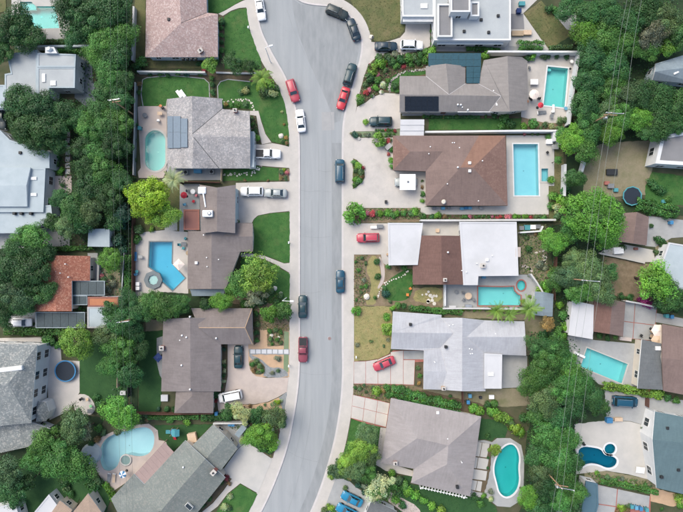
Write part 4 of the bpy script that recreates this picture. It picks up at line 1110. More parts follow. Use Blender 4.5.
# ------------------------------------------------------------------ far left
h = house('grey_flat_house', 'pale grey flat roofed house framed by trees near the top left', 40, 75)
flat(h, [(7,54),(37.3,49.8),(37.3,97),(5,97),(5,74),(11,73)], 3.5, 'f_pale', par=.06, rim='f_bluepale')
flat(h, [(37.6,53),(76,54.3),(75.3,67),(37.6,67)], 3.7, 'f_pale', par=.06, rim='f_bluepale')
flat(h, [(37.6,67.3),(75.3,67.3),(74.8,87.8),(49.3,87.8),(49.3,97),(37.6,97)], 3.6, 'f_pale', par=.06, rim='f_bluepale')
flat(h, [(-30,85),(4.7,85),(4.7,108),(-30,108)], 3.0, 'f_bluepale', par=.06, rim='f_bluepale')
flat(h, [(45.5,47.2),(54,47.2),(57,53),(45.5,53)], 4.3, 'f_bluepale', par=.05, base=3.3, win=False)
mb = MB(); mb.lathe([(.5,-.2),(.5,.2),(.3,.45)], 14); part_at(h, mb, 'roof_vent', M['metal_white'], 49.5, 49.3, 4.4)
skylight(h, 44, 78, 3.6, .7, 1.7); skylight(h, 53.5, 83.2, 3.6, 1.1, 1.0)
h = house('white_metal_house', 'long pale blue white flat roofed house at the left edge', 20, 180)
flat(h, [(-30,131),(0,130),(10,140),(49.5,152),(49.5,168),(-30,168)], 3.3, 'f_bluepale', par=.05, rim='f_bluepale')
flat(h, [(-30,168.3),(45.5,168.3),(43.3,212),(-30,212)], 3.4, 'f_bluepale', par=.05, rim='f_bluepale', big=True)
flat(h, [(-30,212.3),(51,205),(52,214),(46,222),(28,233),(-30,233)], 3.0, 'f_bluepale', par=.05, rim='f_bluepale')
V = dict(a=(-30,167.5,3.9), b=(30.4,167.3,3.9), c=(26.3,185.5,4.3), d=(-30,185.5,4.3), e=(27,206.5,3.9), f=(-30,206.5,3.9))
roof(h, V, ['a b c d', 'd c e f'], 'f_bluepale', 'white_wall', 'fascia_white', over=.1, base=3.2, nowin=True)
skylight(h, 34, 178.5, 3.4, 1.2, .6); skylight(h, 34, 194.6, 3.4, 1.2, .6)
for x, y in ((20.6,152.8),(14.5,213.5),(21.5,213.5),(31,213.5)): vent(h, x, y, 3.3, 3)
h = house('garden_shed', 'small pale roofed shed in the tree belt at left of the yellow tree', 98, 238, 'shed')
V = dict(a=(88.5,229,2.5), b=(109.5,228.5,2.5), c=(109.5,247,2.3), d=(87.5,246.5,2.3))
roof(h, V, ['a b c d'], 'f_bluepale', 'white_wall', 'fascia_white', over=.15, nowin=True)
h = house('red_tile_house', 'house with a weathered red tile roof beside dark screened patios', 60, 283)
roof(h, dict(a=(33,255.5,E), b=(56,255.5,4.4), c=(90.3,256,E), d=(90,280.8,E), e=(71.8,280.8,3.55), f=(71.8,311.3,3.55), g=(56,311.3,4.4), i=(26,311.3,E)), ['a b g i', 'b c d e f g'], 'r_redtile', 'cream_wall', 'fascia_white', over=.35)
flat(h, [(88,297),(118,297),(118.5,306.5),(88,306.5)], 2.8, 'r_orange_flat' if 'r_orange_flat' in M else 'terracotta', par=.04, rim='terracotta')
flat(h, [(87.5,307),(114,306.8),(113,328),(87.5,328)], 2.7, 'f_bluepale', par=.05, rim='f_gravel')
for x, y in ((57,271.5),(61,273),(69,277),(66,264)): vent(h, x, y, 4.0, 0)
for lab, pts, z, nx, ny in (('dark screened patio roof at the right of the red tile house', [(72.5,281.2),(104.5,281.2),(104.5,295),(72.5,295)], 2.5, 4, 1),
                            ('small dark screened patio roof below the red tile corner', [(72.5,296),(87,296),(87,304.5),(72.5,304.5)], 2.4, 2, 1),
                            ('long dark screened patio roof below the red tile house', [(36.5,312.5),(84.5,312.5),(84.5,327.5),(36.5,327.5)], 2.3, 6, 1)):
    c = centroid(pts)
    r = tag(empty('screened_patio', P(c[0], c[1], 0)), lab, 'patio cover')
    panels(r, pts, [z]*4, nx, ny, 'f_dark', .05)
    for x, y in pts:
        mb = MB(); mb.box(-.06,.06,-.06,.06,-z,-.03); part_at(r, mb, 'post', M['metal'], x + (c[0]-x)*.04, y + (c[1]-y)*.08, z)
    q = W2(pts); w = ccw([tuple(P(x, y, z)[:2]) for x, y in pts])
    ring_mesh(offset(w, .03), offset(w, -.09), z - .05, z + .13).build('edge_beam', M['f_bluepale'], r, True)
h = house('stone_shake_house', 'two storey house with a mottled stone grey roof and white window wall at lower left', 15, 400)
V = dict(a=(-40,343,5.2), b=(37.3,345,5.2), c=(35.5,368,5.2), d=(31,423,5.2), e=(-40,430,5.2), f=(8,384,7.4), g=(-40,384,7.4))
roof(h, V, ['a b f g', 'b c d f', 'd e g f'], 'r_stone', 'white_wall', 'fascia_white', over=.3, big=True)
V = dict(a=(-40,430,3.2), b=(30,422,3.4), c=(50,429,2.8), d=(28,447,2.8), e=(-40,462,2.8))
roof(h, V, ['a b c d e'], 'r_stone', 'white_wall', 'fascia_white', over=.4)
V = dict(a=(38,401,3.0), b=(46,402,2.9), c=(49,412,2.85), d=(46,421,2.9), e=(36,422,3.0), f=(37,411,4.3))
roof(h, V, ['a b f', 'b c f', 'c d f', 'd e f'], 'r_stone', 'white_wall', 'fascia_white', over=.15)
mb = MB(); mb.box(-2.6,2.6,-.45,.45,-.3,.35, bev=.1); part_at(h, mb, 'roof_dormer', M['white_wall'], 10, 369, 6.4, .12)
h = house('white_gable_cottage', 'cottage with white and tan roofs at the bottom left edge', 52, 510)
flat(h, [(49,494.5),(57,505),(48,520),(30,530),(28,520)], 2.8, 'f_white', par=.05, rim='f_white')
V = dict(a=(60,500.5,E), b=(72,510,E), c=(62,530,3.3), d=(46,520,3.3))
roof(h, V, ['a b c d'], 'r_tan', 'cream_wall', 'fascia', over=.2)
V = dict(a=(88,493.5,3.4), b=(102,513,E), c=(92,535,E), d=(70,516,E))
roof(h, V, ['a b c', 'a c d'], 'r_tan', 'cream_wall', 'fascia', over=.3)
h = house('pale_corner_cottage', 'pale roof corner at the bottom left edge below the olive tree', 8, 512)
flat(h, [(-20,513),(15,502),(20,520),(-20,530)], 2.8, 'f_white', par=.05, rim='f_white')
skylight(h, 14, 508, 2.8, .9, .7, 'glass', .4)

# paving slabs with brick joints: every slab is a piece of its own
def slabs(owner, quad, us, vs, gap, mat, z, base=None):
    c = [P(x, y, z) for x, y in quad]
    bil = lambda u, v: (c[0]*(1-u) + c[1]*u)*(1-v) + (c[3]*(1-u) + c[2]*u)*v
    for i in range(len(us) - 1):
        for j in range(len(vs) - 1):
            q = [bil(us[i], vs[j]), bil(us[i+1], vs[j]), bil(us[i+1], vs[j+1]), bil(us[i], vs[j+1])]
            m_ = sum(q, Vector()) / 4
            q = [p - Vector(((1 if p.x > m_.x else -1)*gap, (1 if p.y > m_.y else -1)*gap, 0)) for p in q]
            mb = MB(); mb.add(q + [p - Vector((0, 0, .07)) for p in q], [(3,2,1,0),(4,5,6,7),(0,1,5,4),(1,2,6,5),(2,3,7,6),(3,0,4,7)])
            mb.build('slab', M[mat], owner, True)
def drive_base(pts, z=.1):
    o = sheet('driveway', pts, 'brick_red', z); return o
o = drive_base([(353.8,361.3),(366,360.9),(378,359.1),(390,353.7),(393,350.3),(424,350.3),(424,361.6),(415,362),(414,385),(353.8,383.8)])
slabs(o, [(353.8,361.5),(365.6,361.2),(365.6,383.8),(353.8,383.8)], [0,1], [0,1], .045, 'concrete', .185)
slabs(o, [(365.6,361.2),(378,359.3),(378,384),(365.6,383.8)], [0,1], [0,1], .045, 'concrete', .185)
slabs(o, [(378,359.3),(390.6,354),(390.6,384.2),(378,384)], [0,1], [0,1], .045, 'concrete', .185)
slabs(o, [(390.6,352),(403.3,350.4),(403.3,384.6),(390.6,384.2)], [0,1], [0,1], .045, 'concrete', .185)
slabs(o, [(403.3,360),(415,360),(414,385),(403.3,384.6)], [0,1], [0,1], .045, 'concrete', .185)
slabs(o, [(403.3,350.4),(424,350.4),(424,359.6),(403.3,359.6)], [0,1], [0,1], .06, 'concrete_grey', .185)
o = drive_base([(352.9,394.5),(372,398),(389.8,403),(386,427.5),(370,424.6),(358,420.6),(350.8,418)])
slabs(o, [(352.9,394.8),(389.6,403.2),(386,427.2),(350.8,418)], [0,.335,.68,1], [0,.48,1], .045, 'concrete', .188)
o = bpy.data.objects['yard_paving']
slabs(o, [(624.5,301),(657,306),(654,341),(622.5,338)], [0,.33,1], [0,.55,1], .08, 'concrete_grey', .19)
o = sheet('patio', [(473,440),(492,445),(490,470),(484,493),(466,489)], 'mulch', .105)
slabs(o, [(474.5,441),(490,444),(487,458),(472.5,456)], [0,.5,1], [0,1], .06, 'concrete_pale', .215)
slabs(o, [(472.5,456.5),(489,459),(487,470),(471,468)], [0,.35,1], [0,1], .06, 'concrete_pale', .215)
slabs(o, [(471,468.5),(487.5,471),(486,481),(469.5,479)], [0,1], [0,1], .06, 'concrete_pale', .215)
slabs(o, [(469.5,479.5),(482.5,481.5),(481,492),(467,489)], [0,.62,1], [0,1], .06, 'concrete_pale', .215)
o = sheet('driveway', [(597.5,484.5),(617.5,489),(650,496),(650,512),(640,520),(593,525),(598.5,505)], 'brick_red', .1)
slabs(o, [(597.8,484.7),(617.3,488.8),(616,506.5),(598,504)], [0,1], [0,1], .06, 'concrete_grey', .2)
slabs(o, [(617.7,489),(650,496),(649,508),(616.3,506.6)], [0,1], [0,1], .06, 'concrete_grey', .2)
slabs(o, [(597.8,504.4),(616,507),(612,522),(594,524)], [0,1], [0,1], .06, 'concrete_grey', .2)
o = sheet('steps', [(249.5,348.7),(289.4,348.9),(289.4,354.6),(249.5,354.3)], 'gravel_blue', .105)
slabs(o, [(250,349),(289,349.2),(289,354.3),(250,354)], [k/7 for k in range(8)], [0,1], .1, 'f_white', .2)
o = sheet('path', [(65,130),(71.5,130),(71.5,176),(64,176)], 'mulch', .09)
slabs(o, [(65,131),(70.6,131),(70.6,174.6),(64.6,174.6)], [0,1], [k/7 for k in range(8)], .13, 'concrete_pale', .19)

# ------------------------------------------------------------------ vegetation
rng = np.random.default_rng(11)
def leaf_cloud(name, pos, nrm, size, tint, aspect=.62):
    """Rhombic leaf faces: pos, nrm (n,3); size (n,), tint (n,3)."""
    n = len(pos)
    a = rng.normal(size=(n, 3)); t1 = np.cross(nrm, a); t1 /= np.linalg.norm(t1, axis=1)[:, None] + 1e-9
    t2 = np.cross(nrm, t1)
    s = size[:, None]
    bend = nrm * s * .18
    v = np.stack([pos - t1*s - bend, pos + t2*s*aspect + bend*.5, pos + t1*s - bend, pos - t2*s*aspect + bend*.5], 1).reshape(-1, 3)
    me = bpy.data.meshes.new(name)
    me.vertices.add(4*n); me.vertices.foreach_set('co', v.astype(np.float32).ravel())
    me.loops.add(4*n); me.loops.foreach_set('vertex_index', np.arange(4*n, dtype=np.int32))
    me.polygons.add(n); me.polygons.foreach_set('loop_start', np.arange(0, 4*n, 4, dtype=np.int32))
    me.update(calc_edges=True)
    at = me.attributes.new('tint', 'FLOAT_COLOR', 'POINT')
    c = np.ones((4*n, 4), np.float32); c[:, :3] = np.repeat(tint, 4, 0)
    at.data.foreach_set('color', c.ravel())
    me.materials.append(LEAF)
    return me

def sph(n):
    d = rng.normal(size=(n, 3)); return d / np.linalg.norm(d, axis=1)[:, None]

def crown_mesh(name, ncl, cr, nleaf, ls, lobes=.22, hollow=.35, zs=.8, warm=.25, stray=.06):
    """Crown of radius 1 made of leaf clumps spread through its volume."""
    ph = rng.uniform(0, 6.28, 4)
    def edge(az): return 1 + lobes * (.6*np.sin(2*az + ph[0]) + .5*np.sin(3*az + ph[1]) + .45*np.sin(5*az + ph[2]) + .3*np.sin(8*az + ph[3]))
    d = sph(ncl * 3); d = d[d[:, 2] > -.45][:ncl]
    ncl = len(d)
    rad = (1 - cr*.85) * (hollow + (1 - hollow) * rng.uniform(0, 1, ncl) ** .45)
    c = d * rad[:, None]
    e = edge(np.arctan2(c[:, 1], c[:, 0])); c[:, 0] *= e; c[:, 1] *= e
    crr = cr * rng.uniform(.6, 1.25, ncl)
    ctint = rng.uniform(.65, 1.4, ncl); chue = rng.uniform(-1, 1, ncl)
    k = rng.integers(0, ncl, nleaf)
    dd = sph(nleaf)
    r = crr[k] * rng.uniform(.35, 1.0, nleaf) ** .5 * (1 + rng.exponential(stray, nleaf))
    p = c[k] + dd * r[:, None] * np.array([1, 1, .75])
    nr = dd * .7 + p * .6 + np.array([0, 0, .45]) + rng.normal(size=(nleaf, 3)) * .45
    nr /= np.linalg.norm(nr, axis=1)[:, None]
    p[:, 2] *= zs
    t = ctint[k] * rng.uniform(.78, 1.22, nleaf)
    hu = chue[k] * warm * .6 + rng.normal(size=nleaf) * warm * .3
    tint = np.stack([t * (1 + hu), t * (1 + hu*.25), t * (1 - hu*.5)], 1)
    return leaf_cloud(name, p, nr, ls * rng.uniform(.6, 1.3, nleaf), np.clip(tint, .1, 2.5))

CROWNS = {
    'huge':  [crown_mesh('crown', 120, .20, 17000, .026, lobes=.14, hollow=.45)],
    'big':   [crown_mesh('crown', 70, .26, 11500, .034, lobes=.26, hollow=.25, stray=.1) for _ in range(4)],
    'dense': [crown_mesh('crown', 80, .22, 9500, .036, lobes=.12, hollow=.5) for _ in range(3)],
    'airy':  [crown_mesh('crown', 40, .23, 4300, .040, lobes=.30, hollow=.3, stray=.15) for _ in range(3)],
    'mid':   [crown_mesh('crown', 30, .34, 3800, .06) for _ in range(3)],
    'shrub': [crown_mesh('foliage', 11, .46, 620, .125, lobes=.2, zs=.8) for _ in range(5)],
    'ball':  [crown_mesh('foliage', 26, .34, 900, .10, lobes=.03, hollow=.8, zs=.9) for _ in range(2)],
}
def trunk_mesh(limbs):
    mb = MB()
    mb.tube([(0,0,0),(.02,.0,.25),(-.01,.02,.6),(0,0,1.0)], [.085,.065,.05,.02], 8)
    for k in range(limbs):
        t = 2*math.pi*k/limbs + R.uniform(-.4,.4); z0 = R.uniform(.4,.7); rr = R.uniform(.45,.75)
        mb.tube([(0,0,z0),(math.cos(t)*rr*.5, math.sin(t)*rr*.5, z0+.16),(math.cos(t)*rr, math.sin(t)*rr, z0+R.uniform(.3,.55))], [.035,.024,.008], 6)
    me = mb.mesh('trunk'); me.materials.append(M['bark']); return me
TRUNKS = [trunk_mesh(5), trunk_mesh(7), trunk_mesh(6)]

LAND = [(180,25,'pink roofed house'),(150,92,'oval pool lawn'),(210,132,'grey shake house'),(155,150,'oval pool'),(215,210,'taupe house'),(165,265,'angled blue pool'),(200,355,'mauve house'),(268,345,'granite garden'),
        (190,480,'sage house'),(125,448,'lagoon pool'),(245,425,'small blue shed'),(20,395,'stone grey house'),(60,283,'red tile house'),(20,185,'long white flat house'),(40,75,'pale grey flat house'),(40,15,'corner pool'),
        (98,238,'pale shed roof'),(65,371,'round dark trampoline'),(385,15,'dry corner lawn'),(455,10,'modern white house'),(450,88,'solar panel house'),(556,88,'aqua pool'),(548,25,'diamond lawn'),(450,172,'brown hipped house'),
        (526,170,'light blue pool'),(405,245,'white carport roof'),(440,262,'chocolate gable'),(500,296,'brick rimmed pool'),(375,335,'straw coloured lawn'),(460,350,'pale roofed house'),(430,440,'lilac hipped house'),
        (508,470,'bean pool'),(370,410,'jointed slab drive'),(351,500,'two blue cars'),(670,68,'blue gable roof'),(672,150,'white trimmed roof'),(631,196,'square trampoline'),(634,232,'umber cottage'),(625,278,'bare earth yard'),
        (600,320,'brown and white cottage'),(605,365,'slanted pool'),(660,355,'slate and umber roofs'),(624,401,'blue estate car'),(670,450,'teal roofed house'),(597,457,'dark teal pool'),(620,495,'bottom right drive'),
        (320,60,'turning circle'),(270,235,'square front lawn'),(375,170,'half round bed'),(385,75,'flowering front garden'),(375,280,'rustic front garden'),(545,303,'grey metal shed'),(250,40,'kerbside front lawn'),(255,178,'stepping stone lawn')]
PLANTS = []
def where(px, py):
    d, lx, ly, nm = min(((px-x)**2 + (py-y)**2, x, y, n) for x, y, n in LAND)
    dx, dy = px - lx, py - ly
    if abs(dx) < 6 and abs(dy) < 6: return 'at the ' + nm
    if abs(dx) > 2.2*abs(dy): s = 'left of' if dx < 0 else 'right of'
    elif abs(dy) > 2.2*abs(dx): s = 'above' if dy < 0 else 'below'
    else: s = ('above ' if dy < 0 else 'below ') + ('left of' if dx < 0 else 'right of')
    return s + ' the ' + nm
TREES = []
G = dict(DG=((.027,.078,.023),'dark green'), MG=((.046,.122,.027),'green'), BG=((.074,.18,.026),'bright green'), YG=((.105,.185,.028),'yellow green'), YL=((.125,.215,.018),'yellow'),
         OL=((.058,.105,.042),'olive'), PG=((.20,.235,.115),'pale green'), BL=((.02,.062,.04),'blue green'), GY=((.105,.125,.085),'grey green'), RD=((.22,.04,.045),'red flowering'),
         PK=((.30,.11,.14),'pink flowering'), PU=((.14,.02,.10),'purple flowering'), OR=((.19,.135,.05),'orange leaved'), WH=((.25,.29,.17),'white flowering'), BR=((.13,.085,.04),'brownish'), ST=((.20,.165,.075),'straw coloured'))
FOL = 1.7
def colour(k, v=.14):
    c = [x*FOL for x in G[k][0]]; f = R.uniform(1-v, 1+v); h_ = R.uniform(-.1, .1)
    return (c[0]*f*(1+h_), c[1]*f, c[2]*f*(1-h_), 1)
def tree(px, py, r, col='DG', kind='big', hgt=None, label=None):
    """r: crown radius in pixels."""
    rm = r * S * (1.22 if label is None else 1.12)
    hc = hgt if hgt else max(2.6, min(8.0, 2.0 + rm * .85))
    k = 1 - hc / H
    rm *= k
    if kind == 'big' and rm < 2.4: kind = 'mid'
    p = P(px, py, hc)
    root = empty('tree', (p.x, p.y, .08), R.uniform(0, 6.28))
    cr = link('crown', R.choice(CROWNS[kind]), [], root)
    cr.location = (0, 0, hc); cr.scale = (rm*R.uniform(.88,1.14), rm*R.uniform(.88,1.14), rm*R.uniform(.7,.85)); cr.color = colour(col, .3)
    tr = link('trunk', R.choice(TRUNKS), [], root); tr.scale = (rm, rm, hc)
    size = 'large' if r > 18 else ('medium' if r > 11 else 'small')
    PLANTS.append((root, label, '%s %s %s' % (size, G[col][1], 'leafy tree' if kind != 'airy' else 'loose crowned tree'), px, py, 'tree', 'garden and street trees'))
    return root
SHRUBS = []
def shrub(px, py, r, col='MG', kind='shrub', label=None, zz=.9):
    r *= 1.22
    SHRUBS.append((r, px, py, col, kind, label, zz))
def build_shrubs(limit=285):
    """The bushes that show largest are things of their own; the little rest is one mass."""
    lst = sorted(SHRUBS, key=lambda a: -a[0] - (100 if a[5] else 0))
    V_, T_ = [], []
    for n, (r, px, py, col, kind, label, zz) in enumerate(lst):
        rm = r * S
        p = P(px, py, rm * .7)
        rz, sx, sy, c = R.uniform(0, 6.28), rm*R.uniform(.9, 1.1), rm*R.uniform(.9, 1.1), colour(col, .2)
        me = R.choice(CROWNS[kind])
        if n < limit:
            root = empty('shrub', (p.x, p.y, .08), rz)
            cr = link('foliage', me, [], root)
            cr.location = (0, 0, rm*.62*zz); cr.scale = (sx, sy, rm*zz); cr.color = c
            st = link('stem', TRUNKS[0], [], root); st.scale = (rm*.6, rm*.6, rm*.7)
            size = 'big' if r > 6 else ('middling' if r > 3.2 else 'little')
            PLANTS.append((root, label, '%s %s %s' % (size, G[col][1], 'clipped round bush' if kind == 'ball' else 'bush'), px, py, 'bush', 'garden bushes'))
        else:
            m_ = len(me.vertices); co = np.empty(m_*3, np.float32); me.vertices.foreach_get('co', co); co = co.reshape(-1, 3)
            t = np.empty(m_*4, np.float32); me.attributes['tint'].data.foreach_get('color', t); t = t.reshape(-1, 4).copy()
            k = np.repeat(rng.uniform(size=m_//4) < .6, 4)       # the small ones need fewer leaves
            co = co[k] * np.array([sx, sy, rm*zz]) ; t = t[k]; t[:, :3] *= np.array(c[:3])
            cs, sn = math.cos(rz), math.sin(rz)
            V_.append(np.column_stack([co[:, 0]*cs - co[:, 1]*sn + p.x, co[:, 0]*sn + co[:, 1]*cs + p.y, co[:, 2] + .08 + rm*.62*zz])); T_.append(t)
    v = np.vstack(V_).astype(np.float32); t = np.vstack(T_).astype(np.float32); n = len(v)
    me = bpy.data.meshes.new('small_plants')
    me.vertices.add(n); me.vertices.foreach_set('co', v.ravel()); me.loops.add(n); me.loops.foreach_set('vertex_index', np.arange(n, dtype=np.int32))
    me.polygons.add(n//4); me.polygons.foreach_set('loop_start', np.arange(0, n, 4, dtype=np.int32)); me.update(calc_edges=True)
    at = me.attributes.new('tint', 'FLOAT_COLOR', 'POINT'); at.data.foreach_set('color', t.ravel()); me.materials.append(LEAF)
    o = link('small_plants', me, []); o.color = (1, 1, 1, 1); tag(o, 'little low plants and flowers in the garden beds', 'plants', kind='stuff')
def shrubs(lst, kind='shrub'):
    for a in lst: shrub(*a, kind=kind) if len(a) == 4 else shrub(*a[:3], kind=kind)
def hedge(pts, w, h_, col, label, name='hedge'):
    """Clipped or loose hedge along a line of pixels; w in pixels, h in metres."""
    l = [P(x, y, h_*.7) for x, y in pts]
    seg = [(l[i+1]-l[i]).length for i in range(len(l)-1)]; tot = sum(seg)
    wm = w * S * 1.2
    n = int(tot * (wm + 2*h_*.6) * 75)
    s = rng.uniform(0, tot, n); acc = np.concatenate([[0], np.cumsum(seg)])
    i = np.clip(np.searchsorted(acc, s) - 1, 0, len(seg)-1)
    L0 = np.array([[p.x, p.y] for p in l])
    f = ((s - acc[i]) / np.array(seg)[i])[:, None]
    q = L0[i]*(1-f) + L0[i+1]*f
    d = L0[i+1]-L0[i]; d /= np.linalg.norm(d, axis=1)[:, None]; nn = np.stack([-d[:, 1], d[:, 0]], 1)
    th = rng.uniform(0, math.pi, n); rr_ = rng.uniform(.75, 1.08, n)
    bul = 1 + .16*np.sin(s*1.7 + rng.uniform(0, 6)) + .12*np.sin(s*3.9)
    off = np.sign(np.cos(th))*np.abs(np.cos(th))**.6 * wm/2 * rr_ * bul; zz = np.sin(th)**.6 * h_ * rr_ * (.9 + .1*bul)
    pos = np.column_stack([q + nn*off[:, None], zz + .05])
    nr = np.column_stack([nn * np.cos(th)[:, None], np.sin(th)]) + rng.normal(size=(n, 3))*.5
    nr /= np.linalg.norm(nr, axis=1)[:, None]
    t = rng.uniform(.6, 1.35, n) * (1 + .25*np.sin(s*1.1 + 2)); hu = rng.normal(size=n)*.14
    me = leaf_cloud('foliage', pos, nr, rng.uniform(.10, .20, n), np.stack([t*(1+hu), t, t*(1-hu)], 1))
    me.transform(Matrix.Translation((-l[0].x, -l[0].y, -.08)))
    root = tag(empty(name, (l[0].x, l[0].y, .08)), label, 'hedge')
    o = link('foliage', me, [], root); o.color = colour(col)
    mb = MB(); k = max(2, int(tot / 1.6))
    for j in range(k):
        s_ = tot*(j+.5)/k; ii = max(0, int(np.searchsorted(acc, s_)) - 1); ff = (s_-acc[ii])/seg[ii]
        p = l[ii].lerp(l[ii+1], ff); mb.tube([(p.x-l[0].x, p.y-l[0].y, 0), (p.x-l[0].x, p.y-l[0].y, h_*.8)], [.05,.02], 5)
    tag(mb.build('stems', M['bark'], root), kind='stuff')
    return root

# --- palms
def frond_mesh(n=17):
    mb = MB(); pts = []
    for k in range(n+1):
        t = k/n; pts.append(Vector((t, 0, .32*math.sin(t*2.3) - .34*t*t)))
    mb.tube(pts, [.014*(1-k/n)+.003 for k in range(n+1)], 4)
    for k in range(2, n+1):
        t = k/n; w = .26*math.sin(min(1, t*1.25)*math.pi*.75+.25)*(1-t*.35)
        for s in (-1, 1):
            b = pts[k]; d = Vector((.55, s, -.12)).normalized()
            e = b + d*w; a = Vector((.022, 0, 0))
            mb.add([b-a, b+a, e+Vector((.01,0,-.03)), e-Vector((.012,0,.03))], [(0,1,2,3)])
    me = mb.mesh('frond')
    at = me.attributes.new('tint', 'FLOAT_COLOR', 'POINT')
    c = np.ones((len(me.vertices), 4), np.float32); c[:, :3] = rng.uniform(.7, 1.3, len(me.vertices))[:, None]
    at.data.foreach_set('color', c.ravel()); me.materials.append(LEAF); return me
FRONDS = [frond_mesh(), frond_mesh()]
pm = MB(); pm.tube([(0,0,0),(.03,0,.4),(0,.02,.8),(0,0,1)], [.17,.14,.13,.15], 8); PALM_TRUNK = pm.mesh('trunk'); PALM_TRUNK.materials.append(M['bark'])
def palm(px, py, r, hgt, col, label, n=15):
    p = P(px, py, hgt); rm = r*S
    root = tag(empty('palm_tree', (p.x, p.y, .08)), label, 'palm', 'palm trees')
    t = link('trunk', PALM_TRUNK, [], root); t.scale = (1, 1, hgt)
    for k in range(n):
        f = link('frond', FRONDS[k % 2], [], root); f.location = (0, 0, hgt); s = rm*R.uniform(.8, 1.08)
        f.scale = (s, s, s); f.rotation_euler = (R.uniform(-.25,.25), R.uniform(-.55, .25), 2*math.pi*(k*.382)); f.color = colour(col, .25)
palm(262, 78, 11, 4.5, 'YG', 'yellow green feathery palm beside the kerb at the left of the street', 18)
palm(174, 180, 11.5, 5.5, 'PG', 'pale green palm between the oval pool and the yellow leaved tree', 18)
palm(496, 310, 11, 4.5, 'YG', 'left one of two slender palms at the brick rimmed pool', 13)
palm(509, 314, 9, 4.0, 'YG', 'middle young palm between two palms below the brick rimmed pool', 11)
palm(529, 308, 13, 5.0, 'YG', 'right, wider palm beside the grey metal shed', 14)

# --- trees: left belt
for a in [(12,28,17,'DG'),(28,38,13,'DG'),(2,50,12,'DG'),(24,22,9,'DG'),(70,10,17,'DG'),(92,16,18,'DG'),(80,34,13,'DG'),(113,12,17,'DG'),(123,34,13,'MG'),(103,42,15,'MG'),(96,56,11,'MG'),(118,56,13,'DG'),(109,72,13,'MG'),
          (124,80,11,'DG'),(104,92,11,'DG'),(121,100,12,'DG'),(20,104,16,'DG'),(40,106,16,'DG'),(24,125,16,'DG'),(46,128,16,'DG'),(62,112,13,'DG'),(58,140,10,'DG'),(36,142,13,'DG'),(78,118,11,'DG'),(88,128,13,'MG'),(97,112,11,'MG'),
          (83,148,12,'DG'),(104,128,13,'MG'),(120,124,12,'MG'),(112,146,13,'DG'),(96,152,11,'MG'),(124,148,9,'DG'),(86,168,12,'DG'),(103,172,13,'MG'),(121,182,11,'DG'),(90,186,13,'DG'),(108,198,13,'DG'),(62,198,10,'DG'),(74,208,13,'DG'),
          (92,210,13,'OL'),(124,214,9,'BL'),(66,226,12,'OL'),(52,222,9,'DG'),(82,226,9,'DG'),(114,222,9,'DG'),(32,236,14,'MG'),(18,250,13,'DG'),(40,250,12,'DG'),(8,268,16,'DG'),(30,272,17,'DG'),(38,292,12,'DG'),(14,292,15,'OL'),(4,312,13,'DG'),(20,306,11,'DG'),
          (110,310,9,'DG'),(128,304,11,'DG'),(122,322,14,'DG'),(110,336,12,'OL'),(132,330,11,'DG'),(122,350,14,'MG'),(136,352,10,'DG'),(112,366,11,'MG'),(130,374,12,'DG'),(140,312,11,'DG'),(152,304,11,'MG'),(164,306,12,'MG'),(178,305,10,'MG'),(148,300,9,'OL'),
          (222,302,10,'BG'),(206,304,6,'DG'),(232,288,7,'BG'),
          (75,424,14,'OL'),(84,430,9,'GY'),(46,444,15,'MG'),(60,462,17,'MG'),(40,462,13,'MG'),(78,466,15,'MG'),(8,470,15,'OL'),(12,490,13,'DG')  ,(28,482,8,'DG')]:
    tree(*a)
tree(110.5, 260, 11.5, 'BG', 'dense', label='round bright green tree right of the red tile house')
tree(77, 341, 18, 'YG', 'dense', label='bright yellow green billowing tree above the round dark trampoline')
tree(148, 198, 21.5, 'YL', 'dense', 6.5, label='big yellow leaved tree between the oval pool and the angled blue pool')
tree(160, 212, 15, 'YG', 'big', 5.0, label='yellow green lower crown just below the big yellow leaved tree')
tree(119, 412, 17, 'BG', 'big', label='bright green tree at the top of the lagoon pool')
tree(258, 276, 19, 'YG', 'airy', 5.0, label='large loose yellow green tree below the curved path of the square lawn')
tree(240, 283, 12, 'MG', 'airy', 4.2); tree(256, 295, 12, 'GY', 'airy', 3.5)
tree(269, 313, 9, 'BG', 'mid', 3.2); tree(284, 311, 9, 'MG', 'mid', 3.2, label='green tree beside the sidewalk at the top of the granite garden')
tree(210, 66, 9, 'YG', 'mid', 3.2, label='small yellow green tree at the corner of the pink roofed house')
tree(234, 64, 10, 'DG', 'airy', 3.0); tree(250, 66, 8, 'DG', 'airy', 3.0)
tree(241, 412, 10, 'PG', 'airy', 3.4, label='pale yellow green tree below the white van on the driveway')
tree(276, 416, 12, 'OL', 'airy', 4.0, label='olive tree leaning to the sidewalk below the driveway with white van')
tree(262, 436, 12, 'BG', 'big', 3.6); tree(256, 413, 8, 'DG', 'mid', 3.0); tree(228, 411, 7, 'DG', 'mid', 2.8)
